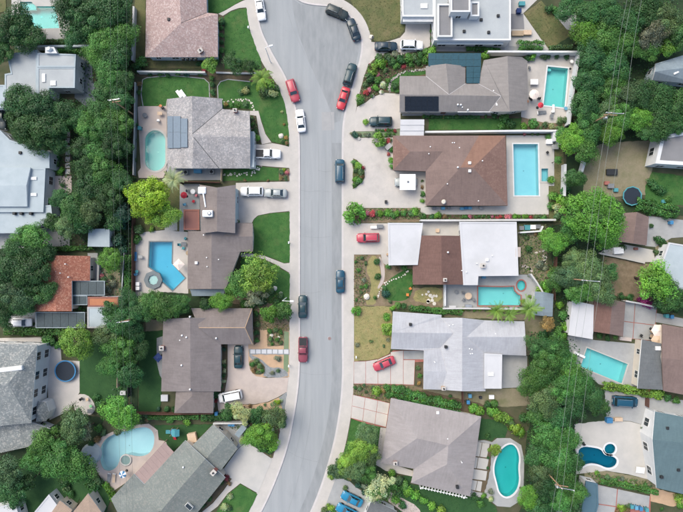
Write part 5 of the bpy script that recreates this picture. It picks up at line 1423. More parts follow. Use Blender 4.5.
# --- trees: right of the street
for a in [(590,14,15,'DG'),(570,6,12,'DG'),(586,34,13,'BG'),(608,14,14,'DG'),(628,24,15,'DG'),(646,10,15,'DG'),(664,18,15,'OL'),(680,34,13,'DG'),(652,34,14,'GY'),(606,40,15,'MG'),(626,44,13,'MG'),(592,58,15,'DG'),(612,66,15,'DG'),(670,48,9,'BG'),(648,50,10,'MG'),
          (590,82,14,'DG'),(610,88,13,'MG'),(628,94,13,'OL'),(586,104,14,'DG'),(604,112,12,'OL'),(622,114,12,'MG'),(642,96,13,'DG'),(660,98,14,'DG'),(680,104,14,'DG'),(640,120,12,'BG'),(660,122,13,'DG'),(676,124,11,'DG'),(590,126,13,'MG'),(612,132,11,'BG'),(650,132,10,'DG'),
          (572,140,13,'BG'),(584,150,12,'MG'),(563,135,8,'MG'),(574,178,10,'DG'),(558,160,4,'MG'),
          (556,243,11,'BG'),(548,236,8,'BG'),(570,232,12,'MG'),(574,258,11,'OL'),(588,268,14,'OL'),(568,276,13,'OL'),(600,284,14,'OL'),(580,292,12,'MG'),(554,280,10,'MG'),(610,272,8,'DG'),
          (540,346,13,'DG'),(556,352,15,'MG'),(546,368,16,'MG'),(568,366,13,'MG'),(532,382,13,'MG'),(560,386,15,'MG'),(580,384,14,'MG'),(592,396,12,'DG'),(545,400,14,'OL'),(572,404,13,'DG'),(556,418,12,'DG'),(538,416,9,'MG'),(548,436,15,'MG'),(564,440,12,'MG'),(538,452,12,'DG'),(558,458,15,'MG'),(540,472,13,'OL'),(562,478,13,'MG'),
          (574,462,9,'DG'),(544,490,13,'DG'),(560,500,12,'MG'),(576,492,12,'MG'),(528,498,11,'BG'),(540,510,12,'DG'),(572,510,11,'DG'),(600,408,9,'DG'),
          (672,298,13,'DG'),(660,300,9,'DG'),
          (367,436,11.5,'OL'),(362,450,13,'YG'),(370,456,10,'OL'),(346,462,10,'YG'),(338,470,9,'OL'),(355,470,12,'OL'),(366,474,10,'MG'),(352,456,8,'BG')]:
    tree(*a)
tree(594, 216, 28, 'BG', 'huge', 7.5, label='huge bright green spreading tree under the wires left of the square trampoline')
tree(606, 236, 14, 'BG', 'big', 5.5)
tree(654, 279, 21, 'BG', 'airy', 6.0, label='bright green spreading tree below the white roof at the right edge')
tree(658, 283, 15, 'MG', 'big', 4.5)
tree(378, 487, 13, 'WH', 'airy', 3.6, label='tree with clusters of pale cream blossom above the slate garage')
tree(380, 489, 12, 'MG', 'mid', 3.2)
tree(547, 323.5, 7, 'OR', 'mid', 3.4, label='small orange leaved tree beside the grey metal shed')
tree(494.5, 450, 6.5, 'YG', 'mid', 3.0, label='small yellow green tree overhanging the bean shaped pool')

# --- bushes
shrub(354.5, 214.5, 10, 'BG', 'ball', 'large round green bush beside the street at the brown house wall')
shrub(378.5, 139.5, 7, 'YG', 'ball', 'round yellow green bush on the brown house driveway edge')
shrub(388, 329, 6.5, 'YG', 'ball'); shrub(356, 311.5, 4.5, 'BG', 'ball'); shrub(377, 261.5, 3, 'DG', 'ball'); shrub(377.5, 276.5, 3, 'DG', 'ball'); shrub(387, 317, 3.5, 'BG')
shrub(119.5, 171, 4.5, 'OL', 'ball'); shrub(120.5, 205, 5, 'GY', 'ball'); shrub(136.5, 239.5, 4, 'MG', 'ball'); shrub(373, 69, 5.5, 'YG', 'ball')
shrubs([(366,122,3.0,'YG'),(355,135,3.5,'BL')])
for k in range(11): shrub(352 + k*4.2 + R.uniform(-1,1), 134.3 + R.uniform(-.6,.6), R.uniform(1.7,2.5), 'GY' if k < 6 else 'MG', 'shrub')
# flowering front garden beside the turning circle
for x, y, r, c in [(381,63,5.5,'BG'),(379,57,4,'OL'),(388,57,4,'OL'),(392,62,4.5,'DG'),(386,70,3,'OL'),(370,77,5,'DG'),(377,80,4,'MG'),(366,84,3,'OL'),(376,87,3.5,'BG'),(385,64,2.5,'RD'),(395,54,3.5,'GY'),(401,59,5,'DG'),(408,58,5,'MG'),(414,57,4.5,'OL'),(421,55,4,'DG'),(425,60,4,'MG'),
                   (418,62,3.5,'DG'),(411,64,3,'MG'),(397,66,3.5,'MG'),(404,66,2.5,'RD'),(378,74,2.5,'PK'),(366,93,3,'RD'),(360,100,4,'MG'),(358,96,2.5,'BG'),(369,90,2.5,'PK'),(383,85,3.2,'WH'),(388,80,2.5,'MG'),(382,92,2,'WH'),(396,86,4,'DG'),(397,91,2.5,'MG'),(372,96,1.8,'DG'),(430,51,6,'BG'),(426,52,4,'MG')]: shrub(x, y, r, c)
# along the brown house
for k in range(14): shrub(368 + k*4 + R.uniform(-.8,.8), 213.6 + R.uniform(-1.2,1.2), R.uniform(2.2,3.6), R.choice(['MG','BG','MG','RD','OL','PK'] if k < 5 else ['MG','BG','BG','MG','OL']))
shrub(404, 212, 2.6, 'OR'); shrub(415, 212, 4.5, 'BG'); shrub(423, 216.5, 3.2, 'MG'); shrub(438, 215.5, 4, 'BG'); shrub(432, 216.5, 3, 'DG'); shrub(445, 216.5, 2.6, 'BR')
for k in range(20): shrub(462 + k*4.35 + R.uniform(-1,1), 216.6 + R.uniform(-.7,.7), R.uniform(1.7,2.7), R.choice(['MG','DG','OL','PK','RD','BG']) if k not in (13,14,15) else 'BG')
for x, y, r, c in [(390,140,2.5,'OL'),(391,149,3,'MG'),(391.5,160,3,'BG'),(391.5,167,2.6,'MG'),(388.5,154,2,'RD'),(422,187,2,'BR'),(422.5,194,3,'MG'),(422.5,201,2.8,'BG'),(422,181,1.6,'OL'),(388,141,3,'RD'),(387,146,3,'GY')]: shrub(x, y, r, c)
for k in range(9): shrub(376 + k*2.4, 130.3 + R.uniform(-.4,.4), R.uniform(1.3,2), R.choice(['OL','MG','BR','RD']))
for x, y, r, c in [(354,163,2.5,'MG'),(356,170,2.2,'OL'),(358,166,3,'YG'),(361,172,2.8,'OL'),(355,179,2.4,'BG'),(359,180,2.6,'MG'),(362,177,2,'BR'),(354.5,185,2.2,'MG'),(357,183,2,'OL'),(363,168,1.8,'RD')]: shrub(x, y, r*1.25, c)
# rustic garden
for x, y, r, c in [(356,262,1.8,'MG'),(362,258,2,'OL'),(359,270,2.5,'MG'),(366,263,2,'OL'),(364,280,2.6,'GY'),(366,286,2.4,'MG'),(361,287,2,'MG'),(361,292,2,'OL'),(384,289,3.2,'DG'),(386,294,4,'BL'),(388,266.5,3,'MG'),(397,269,2.5,'BR'),(404,267.5,3.6,'MG'),(412,272,2.4,'OL'),(412,285,2,'MG'),(390,302,2,'OL'),
                   (398,305,3.4,'MG'),(393,308,3,'BG'),(404,306,3,'DG'),(411,308,3,'OL'),(375,298,2,'MG'),(356,300,1.6,'MG'),(357,345,2.6,'GY'),(371,341,2,'OL'),(384,346,1.8,'OL'),(388,340,2.4,'GY')]: shrub(x, y, r, c)
hedge([(411,308.5),(424,309.5),(444,311.5),(462,312)], 5, 1.3, 'MG', 'loose green hedge along the top of the pale roofed house')
for k in range(14): shrub(463 + k*5.6, 309.8 + R.uniform(-1,1), R.uniform(1.8,2.8), R.choice(['OL','YG','BR','MG']))
# hedge above the lilac roof
hedge([(391,391),(404,394),(420,399.5),(440,405),(460,409.5)], 10, 1.8, 'MG', 'thick mixed green hedge above the lilac grey roof')
for x, y, r, c in [(398,390,4,'YG'),(408,395,4,'BG'),(424,399,4.5,'BG'),(440,401,4,'MG'),(452,405,4.5,'BG'),(474,409,5,'BG'),(480,412,5,'BG'),(493,412,6,'BG'),(499,416,6,'YG'),(506,419,6,'YG'),(488,405,3.5,'DG'),(494,404,4,'MG'),(450,396,2,'DG'),(488,436,2.8,'DG'),(515,428,6,'YG'),(520,432,5,'BG'),(512,422,4,'OL'),
                   (524,418,4,'DG'),(488,458,1.6,'DG'),(487.5,468,1.6,'DG'),(491,492,3,'GY'),(484,496,3,'BG'),(491,499,3,'PG'),(475,497,4,'DG'),(481,504,4,'MG')]: shrub(x, y, r, c)
for x, y, r, c in [(377,392,5,'YG'),(373,388,2.5,'OL'),(387,388,3.5,'MG'),(388,395,3.5,'DG'),(355,388,2,'DG'),(360,389,2.4,'OL'),(366,392,2,'OL'),(383,391,3,'OR'),(395,388,2.5,'OL'),(400,391,2.6,'MG'),(364,385.5,2,'OL'),(405,390,2.6,'OL'),(418,368,2.4,'OL'),(420,376,2.6,'MG'),(419,383,2.4,'OR')]: shrub(x, y, r, c)
# below the lilac roof
for x, y, r, c in [(399,480,5,'OL'),(394,488,5,'MG'),(404,486,5,'MG'),(408,492,5,'BG'),(416,496,4.5,'BG'),(424,501,4.5,'BG'),(432,506,4.5,'BG'),(441,510,4.5,'YG'),(398,494,4,'DG'),(396,500,4.5,'BG'),(403,505,4,'DG'),(392,473,4,'BG'),(397,492,3,'OR'),(364,487,3,'GY'),(358,485,3,'BL'),(363.5,493,2.5,'BL'),(345,488,2.6,'OL'),
                   (330,507,4,'YG'),(325,511,4,'OL'),(333,512,3,'MG'),(338,462,3,'OL'),(331,476,4,'YG'),(332,470,4,'MG'),(350,478,3,'OR')]: shrub(x, y, r, c)
# grey shingle house surroundings
hedge([(518,46),(530,45),(543,46)], 8, 1.8, 'MG', 'dark leafy hedge at the tip of the diamond lawn')
hedge([(549,47.5),(572,46.5)], 3.5, .8, 'OL', 'low olive hedge along the bottom of the diamond lawn')
for x, y, r, c in [(532,56,4.5,'BG'),(528,58,3.5,'DG'),(544,57,3.5,'OL'),(548,56,2.6,'DG'),(557,56,2.8,'DG'),(567,56,3,'DG'),(486,55,4.5,'BG'),(549,8,4.5,'DG'),(554,10,4,'MG'),(505,117,5,'MG'),(511,123,5,'DG'),(502,126,4,'MG'),(534,123,5.5,'MG'),(524,126,4,'BG'),(545,125,3.4,'OL'),(552,126,3.4,'PG'),(560,121,3.8,'OL'),(566,120,3.4,'OL'),(541,128,2.5,'OL'),(558,128,2.5,'OL'),(494,115.5,3,'DG'),(486,116.3,2,'MG'),
                   (457,116.3,2.5,'MG'),(444,116.5,1.9,'OR'),(432,116.5,1.9,'MG'),(424,116.4,2.2,'MG'),(470,116.5,1.6,'DG'),(548,137,3,'MG'),(524,134,2,'PK'),(532,134,1.8,'OL'),(538,134,1.8,'DG')]: shrub(x, y, r, c)
hedge([(423,116.6),(448,116.8),(480,116.8)], 2.2, .6, 'DG', 'thin low hedge along the lower wall of the solar panel house')
hedge([(466,48.5),(484,48.5),(500,50.5)], 3, .9, 'MG', 'low hedge between the modern white house and the teal pergola')
for x, y, r, c in [(431,31,2,'MG'),(432,38,2.2,'DG'),(432,43,2,'MG'),(551,180,4,'BG'),(553,196,5,'BG'),(562,200,6,'BG'),(552,206,4,'MG'),(557,209,6,'PG'),(559,216,5,'OL'),(566,190,5,'DG'),(566,206,5,'MG'),(544,219,3,'MG'),(539,291,5,'YG'),(546,285,5,'BG'),(548,291,4,'BG'),(541,287,4,'MG'),(524,233,3,'OL'),(529,249,3.4,'DG'),(540,265,4,'GY'),(545,268,3,'GY'),(527,238,2.4,'OL'),
                   (550,272,3,'OR'),(536,233,2.6,'BR'),(560,305,4,'BG'),(563,315,5,'MG'),(566,327,5,'BG'),(559,330,4,'MG'),(562,336,5,'BG'),(569,311,4,'MG'),(543,334,5,'DG'),(552,336,4,'DG'),(523,301,2.6,'YG'),(530,297,2.4,'YG')]: shrub(x, y, r, c)
hedge([(636,204),(650,206),(664,210),(678,212)], 11, 1.7, 'MG', 'bushy green hedge row above the patio at the right edge')
for x, y, r, c in [(655,186,4.5,'DG'),(650,182,4,'DG'),(662,190,5,'DG'),(668,200,4,'MG'),(651,226,2.5,'DG'),(660,240,5,'DG'),(664,245,4,'DG'),(657,252,3,'OL'),(622,248,4,'DG'),(645,302,5,'PU'),(650,305,4,'PU'),(640,300,3,'PU'),(630,297,4,'DG'),(622,296,4,'DG'),(612,298,4,'DG'),(668,294,6,'DG'),(676,308,4,'DG'),(664,309,4,'MG'),(608,338,3,'DG'),(600,336,3,'DG'),(615,337.5,2.4,'MG')]: shrub(x, y, r, c)
hedge([(603,386),(620,388.5),(640,392),(662,396.5)], 6.5, 1.3, 'YG', 'yellow green hedge between the slanted pool and the concrete drive')
shrub(657, 391.5, 6, 'YG'); shrub(647, 390, 4, 'BR'); shrub(668, 398, 4, 'DG'); shrub(676, 400, 4, 'MG')
hedge([(600,481.5),(620,484.5),(640,489),(658,493)], 4.5, 1.0, 'MG', 'green hedge below the planted bed of the dark teal pool')
for k in range(16): shrub(596 + k*3.6 + R.uniform(-1,1), 474 + k*.9 + R.uniform(-2,3), R.uniform(1.5,3), R.choice(['OL','MG','OL','GY','BG']))
for x, y, r, c in [(645,424.5,2.4,'DG'),(643,428,2.2,'DG'),(651,468,2,'OL'),(650,474,1.8,'MG'),(679,499,5,'YG'),(681,506,4,'BG'),(622,508,4,'YG'),(628,506,3,'OL'),(618,511,3,'BR'),(627,511,3,'BR'),(662,509,2,'MG')]: shrub(x, y, r, c)
# left side gardens
hedge([(196,63.5),(216,63),(218,58)], 2.5, .7, 'DG', 'dark low hedge along the lower wall of the pink roofed house')
for x, y, r, c in [(222,21,4,'DG'),(221,27,2.8,'MG'),(221,35,2.8,'MG'),(221.5,42,2.6,'DG'),(222,50,3,'MG'),(220.5,56,2.6,'DG'),(204,70,2.4,'RD'),(200,73,3,'MG'),(186,73,3.4,'BL'),(178,72,3.4,'MG'),(168,73.5,3,'DG'),(160,73,3.2,'DG'),(150,73.5,2.8,'DG'),(142,62,6,'MG'),(136,68,5,'DG'),(212,84,3,'DG'),(213,92,3.2,'DG'),(213,100,3,'DG'),
                   (212,78,2.8,'MG'),(241,92,3,'OL'),(246,90,4,'PG'),(247,87,2.6,'OL'),(226,104,2.6,'OR'),(232,105,2.6,'MG'),(238,105,2.8,'MG'),(245,104,3.2,'OL'),(252,118,2,'OL'),(252,124,2.6,'MG'),(255,131,3,'DG'),(257,138,3.4,'BG'),(253,137,2.4,'MG'),(264,91,6,'OL'),(272,92,5,'PG'),(268,84,6,'YG'),(259,88,4,'YG'),(277,88,3,'OL'),
                   (282,141,2.6,'OL'),(286,138,2.4,'OR'),(287,143,2.2,'BR'),(282,112,1.6,'PG'),(284,124,1.6,'OR'),(281,172,3,'OL'),(284.5,170,2.4,'YL'),(287,173,2.4,'PK'),(286,178,2.6,'OL'),(281,178,2.4,'OR'),(214,225,2,'OL'),(238.5,221.5,2,'OL'),(245,180,1.6,'BR'),(268,180.5,1.5,'BR'),
                   (138,229,5,'OL'),(151,229,3,'YG'),(156,190,4,'YL'),(270,291,4,'OL'),(280,296,3.6,'OL'),(276,303,4,'DG'),(262,303,5,'DG'),(252,305,4,'DG'),(243,304,4,'MG'),(256,314,3,'MG'),(257,324,3,'OL'),(256.5,333,3,'DG'),(257,340,2.8,'MG'),
                   (270,331,2.6,'MG'),(276,330,2.8,'OL'),(281,332,2.6,'MG'),(270,339,2.8,'OL'),(277,340,2.6,'MG'),(281,343,2.4,'OL'),(272,344,2,'MG'),(252,364,3,'MG'),(256,362,3,'OL'),(260,366,3,'OL'),(254,370,3,'BR'),(262,371,2.6,'MG'),(258,372,2.4,'OL'),(277.5,359,3.2,'GY'),(272,373,2.6,'GY'),(278,371,2.4,'OL'),
                   (224,349,2.4,'BL'),(224,362,2.4,'WH'),(224,366,2.4,'DG'),(224,371,2.4,'WH'),(223.5,376,2.4,'DG'),(223.5,381,2.2,'WH'),(222,386,2,'DG'),(277,402,3.4,'YL'),(281,401,2,'WH'),(265,405,1.6,'OL'),(250,406,2,'BR'),(256,421,5,'DG'),(268,428,5,'BR'),(282,424,4,'OL'),(284,418,3.4,'OL'),(248,432,4,'PG'),(243,440,3.8,'PG'),(246,424,3,'OL'),
                   (251,418,4,'DG'),(272,447,5,'BG'),(262,448,5,'MG'),(216,395,4,'DG'),(215.5,401,2.4,'RD'),(204,418,4,'MG'),(213,418,3.4,'DG'),(230,497,3,'PG'),(224,507,4,'PG'),(229,509,3,'OL'),(215,489,2.4,'BR'),(221,482,3,'DG'),(227,478,3,'RD'),(209,499,3,'DG'),(204,506,2.6,'DG'),(229,484,2.4,'BR'),
                   (146,415,3,'OL'),(140,420,4,'OL'),(133,423,4,'OL'),(126,427,4.5,'GY'),(118,432,4,'OL'),(170,421,3.4,'MG'),(187,422,4.4,'BG'),(174,410,3,'DG'),(167,409,3,'DG'),(147,420,2.4,'BR'),(158,409,2.6,'BL'),(97,440,3.4,'BR'),(91,444,3,'DG'),(98,428,4,'MG'),(103,433,3.4,'OL')]: shrub(x, y, r, c)
hedge([(148,417.5),(172,418),(199,417)], 3.5, 1.2, 'MG', 'clipped green hedge below the mauve roof along the fence')
hedge([(202,417.5),(216,418),(232,417)], 5.5, 1.5, 'DG', 'dark green hedge between the mauve roof and the small blue shed')
hedge([(104,483),(110,492),(114,500)], 5, 1.0, 'BG', 'bright green hedge left of the loungers on the lagoon deck')
hedge([(5,331),(30,331.5),(64,331)], 6.5, 1.6, 'MG', 'long clipped green hedge below the red tile house')
hedge([(36,42),(52,41.5),(70,41)], 4, 1.0, 'OL', 'olive hedge along the lower edge of the corner pool deck')
hedge([(58,48.5),(70,49),(86,50)], 5, 1.2, 'MG', 'green hedge right of the pale grey flat roof')
hedge([(128.5,255),(128,275),(127.5,297)], 6, 1.8, 'MG', 'tall narrow green hedge left of the angled blue pool deck')
hedge([(48,249),(70,248.5),(93,247.5)], 4, 1.2, 'MG', 'straight green hedge above the red tile roof')
for x, y, r, c in [(55,164,4,'MG'),(60,171,4,'BG'),(52,170,3,'BG'),(58,158,3,'DG'),(49,178,3,'DG'),(48,190,3,'DG'),(47,200,3,'DG'),(63,185,3,'DG'),(103,280,4,'OL'),(108,290,4,'GY'),(113,284,4,'GY'),(101,276,3,'PK'),(110,277,3,'OL'),(97,292,2.4,'DG'),(46,340,6,'MG'),(52,342,5,'DG'),(58,346,4,'MG'),(80,66,5,'DG'),(84,52,6,'DG'),(121,226,6,'BL'),(118,240,7,'BL'),(122,250,5,'BL'),(133,178,3,'DG'),(135,160,2.4,'DG'),(135,140,2.4,'DG'),(136,125,2.6,'DG'),(133,100,3,'DG'),(139,84,3,'BR'),(139,92,2.6,'DG'),
                   (76,312,2,'DG'),(80,308,2.2,'MG'),(84,310,2,'DG'),(33,324,2,'DG'),(30,320,2,'DG'),(96,398,4,'DG'),(100,404,4,'DG'),(56,430,5,'DG'),(70,494,4,'DG'),(66,488,4,'OL'),(92,486,6,'DG'),(98,482,5,'OL'),(64,482,5,'DG')]: shrub(x, y, r, c)

build_shrubs()
# unique labels for the plants: look, size and the nearest landmark; ranks where several are alike
groups = {}
for pl in PLANTS:
    root, label, look, px, py, cat, grp = pl
    root['category'] = cat; root['group'] = grp
    if label: root['label'] = label; continue
    groups.setdefault(look + ' ' + where(px, py), []).append((root, px, py))
ORD = ['first', 'second', 'third', 'fourth', 'fifth', 'sixth', 'seventh', 'eighth', 'ninth', 'tenth', 'eleventh', 'twelfth']
for text, lst in groups.items():
    if len(lst) == 1: lst[0][0]['label'] = text; continue
    xs = [a[1] for a in lst]; ys = [a[2] for a in lst]
    hor = max(xs) - min(xs) > max(ys) - min(ys)
    lst.sort(key=lambda a: a[1] if hor else a[2])
    for k, a in enumerate(lst): a[0]['label'] = '%s, %s from the %s' % (text, ORD[min(k, 11)], 'left' if hor else 'top')

# grass blades on the lawns and low ground cover in the beds (nobody could count them)
GC = {'lawn': (.050,.138,.034), 'lawn_dark': (.030,.090,.027), 'lawn_olive': (.12,.135,.055), 'lawn_dry': (.27,.24,.11)}
pos = []; col = []; siz = []
for poly, mname, dens in LAWNS:
    w = W2(poly); xs = [p[0] for p in w]; ys = [p[1] for p in w]
    A = abs(area2(w)); bb = (max(xs)-min(xs)) * (max(ys)-min(ys))
    n = int(min(dens * bb, 60000))
    X = rng.uniform(min(xs), max(xs), n); Y = rng.uniform(min(ys), max(ys), n)
    ins = np.zeros(n, bool); j = len(w) - 1
    for i in range(len(w)):
        (xi, yi), (xj, yj) = w[i], w[j]
        if abs(yj - yi) > 1e-9: ins ^= ((yi > Y) != (yj > Y)) & (X < (xj-xi)*(Y-yi)/(yj-yi) + xi)
        j = i
    X, Y = X[ins], Y[ins]; n = len(X)
    if n == 0: continue
    pos.append(np.column_stack([X, Y, np.full(n, .165)])); c = np.array(GC[mname])
    t = rng.uniform(.55, 1.45, n)[:, None]; hu = rng.normal(size=(n, 1))*.12
    col.append(np.hstack([c[0]*t*(1+hu), c[1]*t, c[2]*t*(1-hu)])); siz.append(rng.uniform(.05, .13, n))
pos = np.vstack(pos); col = np.vstack(col); siz = np.concatenate(siz)
nr = rng.normal(size=pos.shape)*.5 + np.array([0, 0, 1.0]); nr /= np.linalg.norm(nr, axis=1)[:, None]
o = link('grass', leaf_cloud('grass', pos, nr, siz, col, .45), [])
o.color = (1, 1, 1, 1); tag(o, 'short grass blades on the lawns', 'grass', kind='stuff')
def cover(polys, cols, dens, size, zz, label):
    P_, C_, S_ = [], [], []
    for poly in polys:
        w = W2(poly); xs = [p[0] for p in w]; ys = [p[1] for p in w]
        n = int(dens * (max(xs)-min(xs)) * (max(ys)-min(ys)))
        for _ in range(n):
            x, y = R.uniform(min(xs), max(xs)), R.uniform(min(ys), max(ys))
            if inside(x, y, w):
                c = G[R.choice(cols)][0]; t = R.uniform(.8, 1.9)
                P_.append((x, y, .12 + R.uniform(.02, zz))); C_.append((c[0]*t, c[1]*t, c[2]*t)); S_.append(R.uniform(.5, 1.2)*size)
    p = np.array(P_); nr = rng.normal(size=p.shape)*.6 + np.array([0, 0, .8]); nr /= np.linalg.norm(nr, axis=1)[:, None]
    o = link('ground_cover', leaf_cloud('ground_cover', p, nr, np.array(S_), np.array(C_)), []); o.color = (1, 1, 1, 1)
    tag(o, label, 'ground cover', kind='stuff')
cover([[(368.5,64),(379,55.5),(408,54),(429,52),(428,66),(414,69),(400,72),(390,78),(384,91),(372,96.5),(356.5,106),(363.5,78)], [(250,116),(255.5,116.5),(261,141.5),(250,138)], [(348,208.5),(420,208.3),(420,219),(348,221)], [(420,214.8),(548.5,214.8),(548.5,219.5),(420,219.5)]], ['MG','DG','OL','MG','BG','MG','PK','WH'], 26, .16, .35, 'mixed leafy ground cover in the flower beds by the street')
cover([[(354,255),(369,255),(365,270),(371,285),(364,305),(354,305)], [(353,384),(415,386),(389,402),(353,394)], [(267.5,328),(284,328),(284,345),(267.5,346)], [(249,361),(262,362),(266,369),(255,374.5)], [(230,290),(276,292),(289,304),(289,330),(254,330),(254,305)]], ['OL','OL','MG','BR','GY','DG','YG','ST','ST'], 22, .15, .25, 'sparse low plants on the dry garden soil')
cover([[(354,160),(360,164),(364,171),(364,178),(360,184),(353.5,188)], [(354,161),(361,166),(363,177),(355,187)], [(584,471),(651,481),(655,494),(598,482)], [(519,224),(546,224),(546,290),(520,272)], [(214,413),(283,409),(273,457),(247,440)]], ['OL','MG','OL','YG','DG'], 22, .15, .3, 'patchy low growth in beds and the half round island bed')
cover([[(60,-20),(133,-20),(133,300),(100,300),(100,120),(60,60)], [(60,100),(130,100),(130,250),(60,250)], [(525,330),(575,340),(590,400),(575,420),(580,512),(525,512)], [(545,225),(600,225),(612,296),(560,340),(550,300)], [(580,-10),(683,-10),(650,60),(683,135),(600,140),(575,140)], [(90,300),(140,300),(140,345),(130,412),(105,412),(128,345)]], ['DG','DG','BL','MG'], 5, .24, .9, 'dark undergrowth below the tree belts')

# ------------------------------------------------------------------ fences and walls
def block_wall(pts, hgt, label, mat='block', th=.22, name='garden_wall', capmat=None):
    """Masonry wall; pts are where the photograph shows its top."""
    l = [P(x, y, hgt) for x, y in pts]
    root = tag(empty(name, (l[0].x, l[0].y, .05)), label, 'wall')
    for nm, z0, z1, w, m_ in (('wall_body', 0.0, hgt - .08, th, mat), ('coping', hgt - .08, hgt, th + .08, capmat or mat)):
        A, B = [], []
        for i, p in enumerate(l):
            a = l[max(i-1, 0)]; b = l[min(i+1, len(l)-1)]; d = (b - a); d.z = 0; d.normalize(); n = Vector((-d.y, d.x, 0))*w/2
            A.append((p.x+n.x, p.y+n.y)); B.append((p.x-n.x, p.y-n.y))
        poly_mesh(nm, A + list(reversed(B)), z1, (), z1 - z0).build(nm, M[capmat or mat] if nm == 'coping' else M[mat], root, True)
def fence(pts, hgt, label, mat='wood', step=2.4):
    l = [P(x, y, hgt) for x, y in pts]
    root = tag(empty('fence', (l[0].x, l[0].y, .08)), label, 'fence')
    for i in range(len(l)-1):
        d = l[i+1]-l[i]; L_ = d.length; n = max(1, round(L_/step)); ang = math.atan2(d.y, d.x); w = L_/n
        pm_ = MB()
        k = max(3, int(w/.19))
        for j in range(k): pm_.box(-w/2+.06+j*(w-.12)/k, -w/2+.06+(j+.88)*(w-.12)/k, -.012, .012, .08, hgt - R.uniform(0,.04))
        for z in (.35, hgt-.35): pm_.box(-w/2+.04, w/2-.04, .013, .055, z-.04, z+.04)
        pm_.box(-w/2+.04, w/2-.04, -.05, .07, hgt-.02, hgt+.02)
        me = pm_.mesh('panel'); me.materials.append(M[mat])
        po = MB(); po.box(-.05,.05,-.05,.05,0,hgt+.07); pe = po.mesh('post'); pe.materials.append(M[mat])
        for j in range(n):
            c = l[i] + d*((j+.5)/n); o = link('panel', me, [], root); o.location = Vector((c.x, c.y, .08)) - root.location; o.rotation_euler = (0,0,ang)
            c = l[i] + d*(j/n); o = link('post', pe, [], root); o.location = Vector((c.x, c.y, .08)) - root.location; o.rotation_euler = (0,0,ang)
block_wall([(488,51.3),(505,51.3),(540,51.5),(580,51.5)], 2.0, 'white wall above the aqua pool, running left to right', 'white_wall', .3)
block_wall([(580,52.5),(574.5,85),(569.5,124)], 2.0, 'white wall along the right side of the aqua pool', 'white_wall', .3)
block_wall([(425,131.8),(470,131.3),(520,130.6),(558,130.6)], 1.8, 'long white wall above the large brown hipped roof', 'white_wall', .3)
block_wall([(554.8,130.6),(554.8,141)], 1.6, 'short white wall piece at the corner of the light blue pool', 'white_wall', .5)
block_wall([(420.5,220.3),(460,220.3),(500,220),(556,219.8)], 1.8, 'long grey white wall below the large brown hipped roof', 'block', .3)
block_wall([(565.5,164),(564.8,196)], 1.6, 'broken white wall stretch in the bushes right of the light blue pool', 'white_wall', .4)
block_wall([(585.5,160),(582,172)], 1.6, 'short pale wall piece left of the bare yard with wires', 'white_wall', .4)
block_wall([(133.5,6),(133,30),(132,60)], 1.4, 'white wall left of the pink roofed house', 'block', .3)
block_wall([(135,82),(134.5,104),(134.3,128),(133.5,150),(133,175)], 1.3, 'thin grey wall left of the oval pool deck', 'asphalt_old', .16, capmat='block')
block_wall([(137,71.2),(165,71.5),(205,72)], 1.5, 'grey wall below the pink roofed house', 'block', .25)
block_wall([(216,72.3),(240,73),(257,73)], .5, 'low pale kerb wall below the front lawn of the pink roofed house', 'block', .25)
block_wall([(15,46.6),(40,46),(90,45.5)], 1.8, 'blue grey wall between the corner pool and the pale grey flat roof', 'f_bluepale', .3)
block_wall([(445.2,284.5),(445.2,306)], 1.4, 'white low wall left of the grey patio with round table', 'white_wall', .22)
block_wall([(443,308.6),(463,308.4),(500,308.8),(534,309.5)], 1.4, 'pale wall between the brick rimmed pool and pale roof', 'block', .22)
block_wall([(531,274),(537,282.5),(545.5,296.5)], 1.5, 'angled pale wall right of the round brick rimmed spa', 'block', .25)
block_wall([(520,232.5),(541,231),(543,226)], 1.2, 'low white wall below the cluttered yard of the white roof', 'white_wall', .25)
block_wall([(600,253.2),(625,258.3),(645,262.8)], .8, 'low pale wall above the bare earth yard', 'concrete_pale', .3)
block_wall([(626,301),(640,303.5),(657,307.5)], 1.7, 'pale wall along the top of the jointed paving at right', 'block', .25)
block_wall([(143,106),(141,94),(142.5,79.5),(147,77.5),(160,76.3),(172,75.4),(190,77),(204,78.4),(209,83),(209.6,97)], .18, 'thin pale kerb curving around the oval pool lawn', 'concrete_grey', .1)
block_wall([(218,98),(217.5,86),(220.5,81.5),(228,79.2),(245,81),(250,81.6)], .18, 'thin pale kerb curving around the front lawn of the grey shake roof', 'concrete_grey', .1)
block_wall([(245,418),(247,423.5),(213,423.8)], 1.6, 'grey wall above the small blue shed roof', 'block', .2)
block_wall([(98.2,258),(97.5,283)], 1.2, 'pale wall along the right side of the red tile roof', 'concrete_pale', .3)
fence([(180,181.5),(200,181.8),(220,182.3)], 1.7, 'dark brown fence between the grey shake roof and the taupe roof')
fence([(221.2,168.8),(221,181.5)], 1.6, 'short pale fence at the side of the grey shake house', 'wood_pale')
fence([(132.3,200),(132,240),(132,296)], 1.8, 'dark red brown fence left of the angled blue pool deck')
fence([(133.5,414),(165,414.6),(200,414.2),(213,414)], 1.7, 'grey brown fence below the mauve roof', 'wood')
fence([(463,391.5),(463.5,404)], 1.7, 'short dark fence below the pale roof next to blue bins', 'wood')
fence([(557,257),(555,300)], 1.7, 'brown fence under the trees right of the cluttered yard', 'wood')
fence([(117.5,338),(117.2,360),(117,388)], 1.8, 'pale weathered fence in the dark lawn left of the mauve roof', 'wood_pale')
fence([(124,253),(121.8,290)], 1.8, 'grey fence between the round bright tree and the narrow hedge', 'metal')
fence([(128,380),(127.3,398)], 1.6, 'dark fence piece at the left of the mauve house lawn', 'dark')
fence([(649,399),(648.6,408)], 1.4, 'short red brown gate across the concrete drive at right', 'wood')

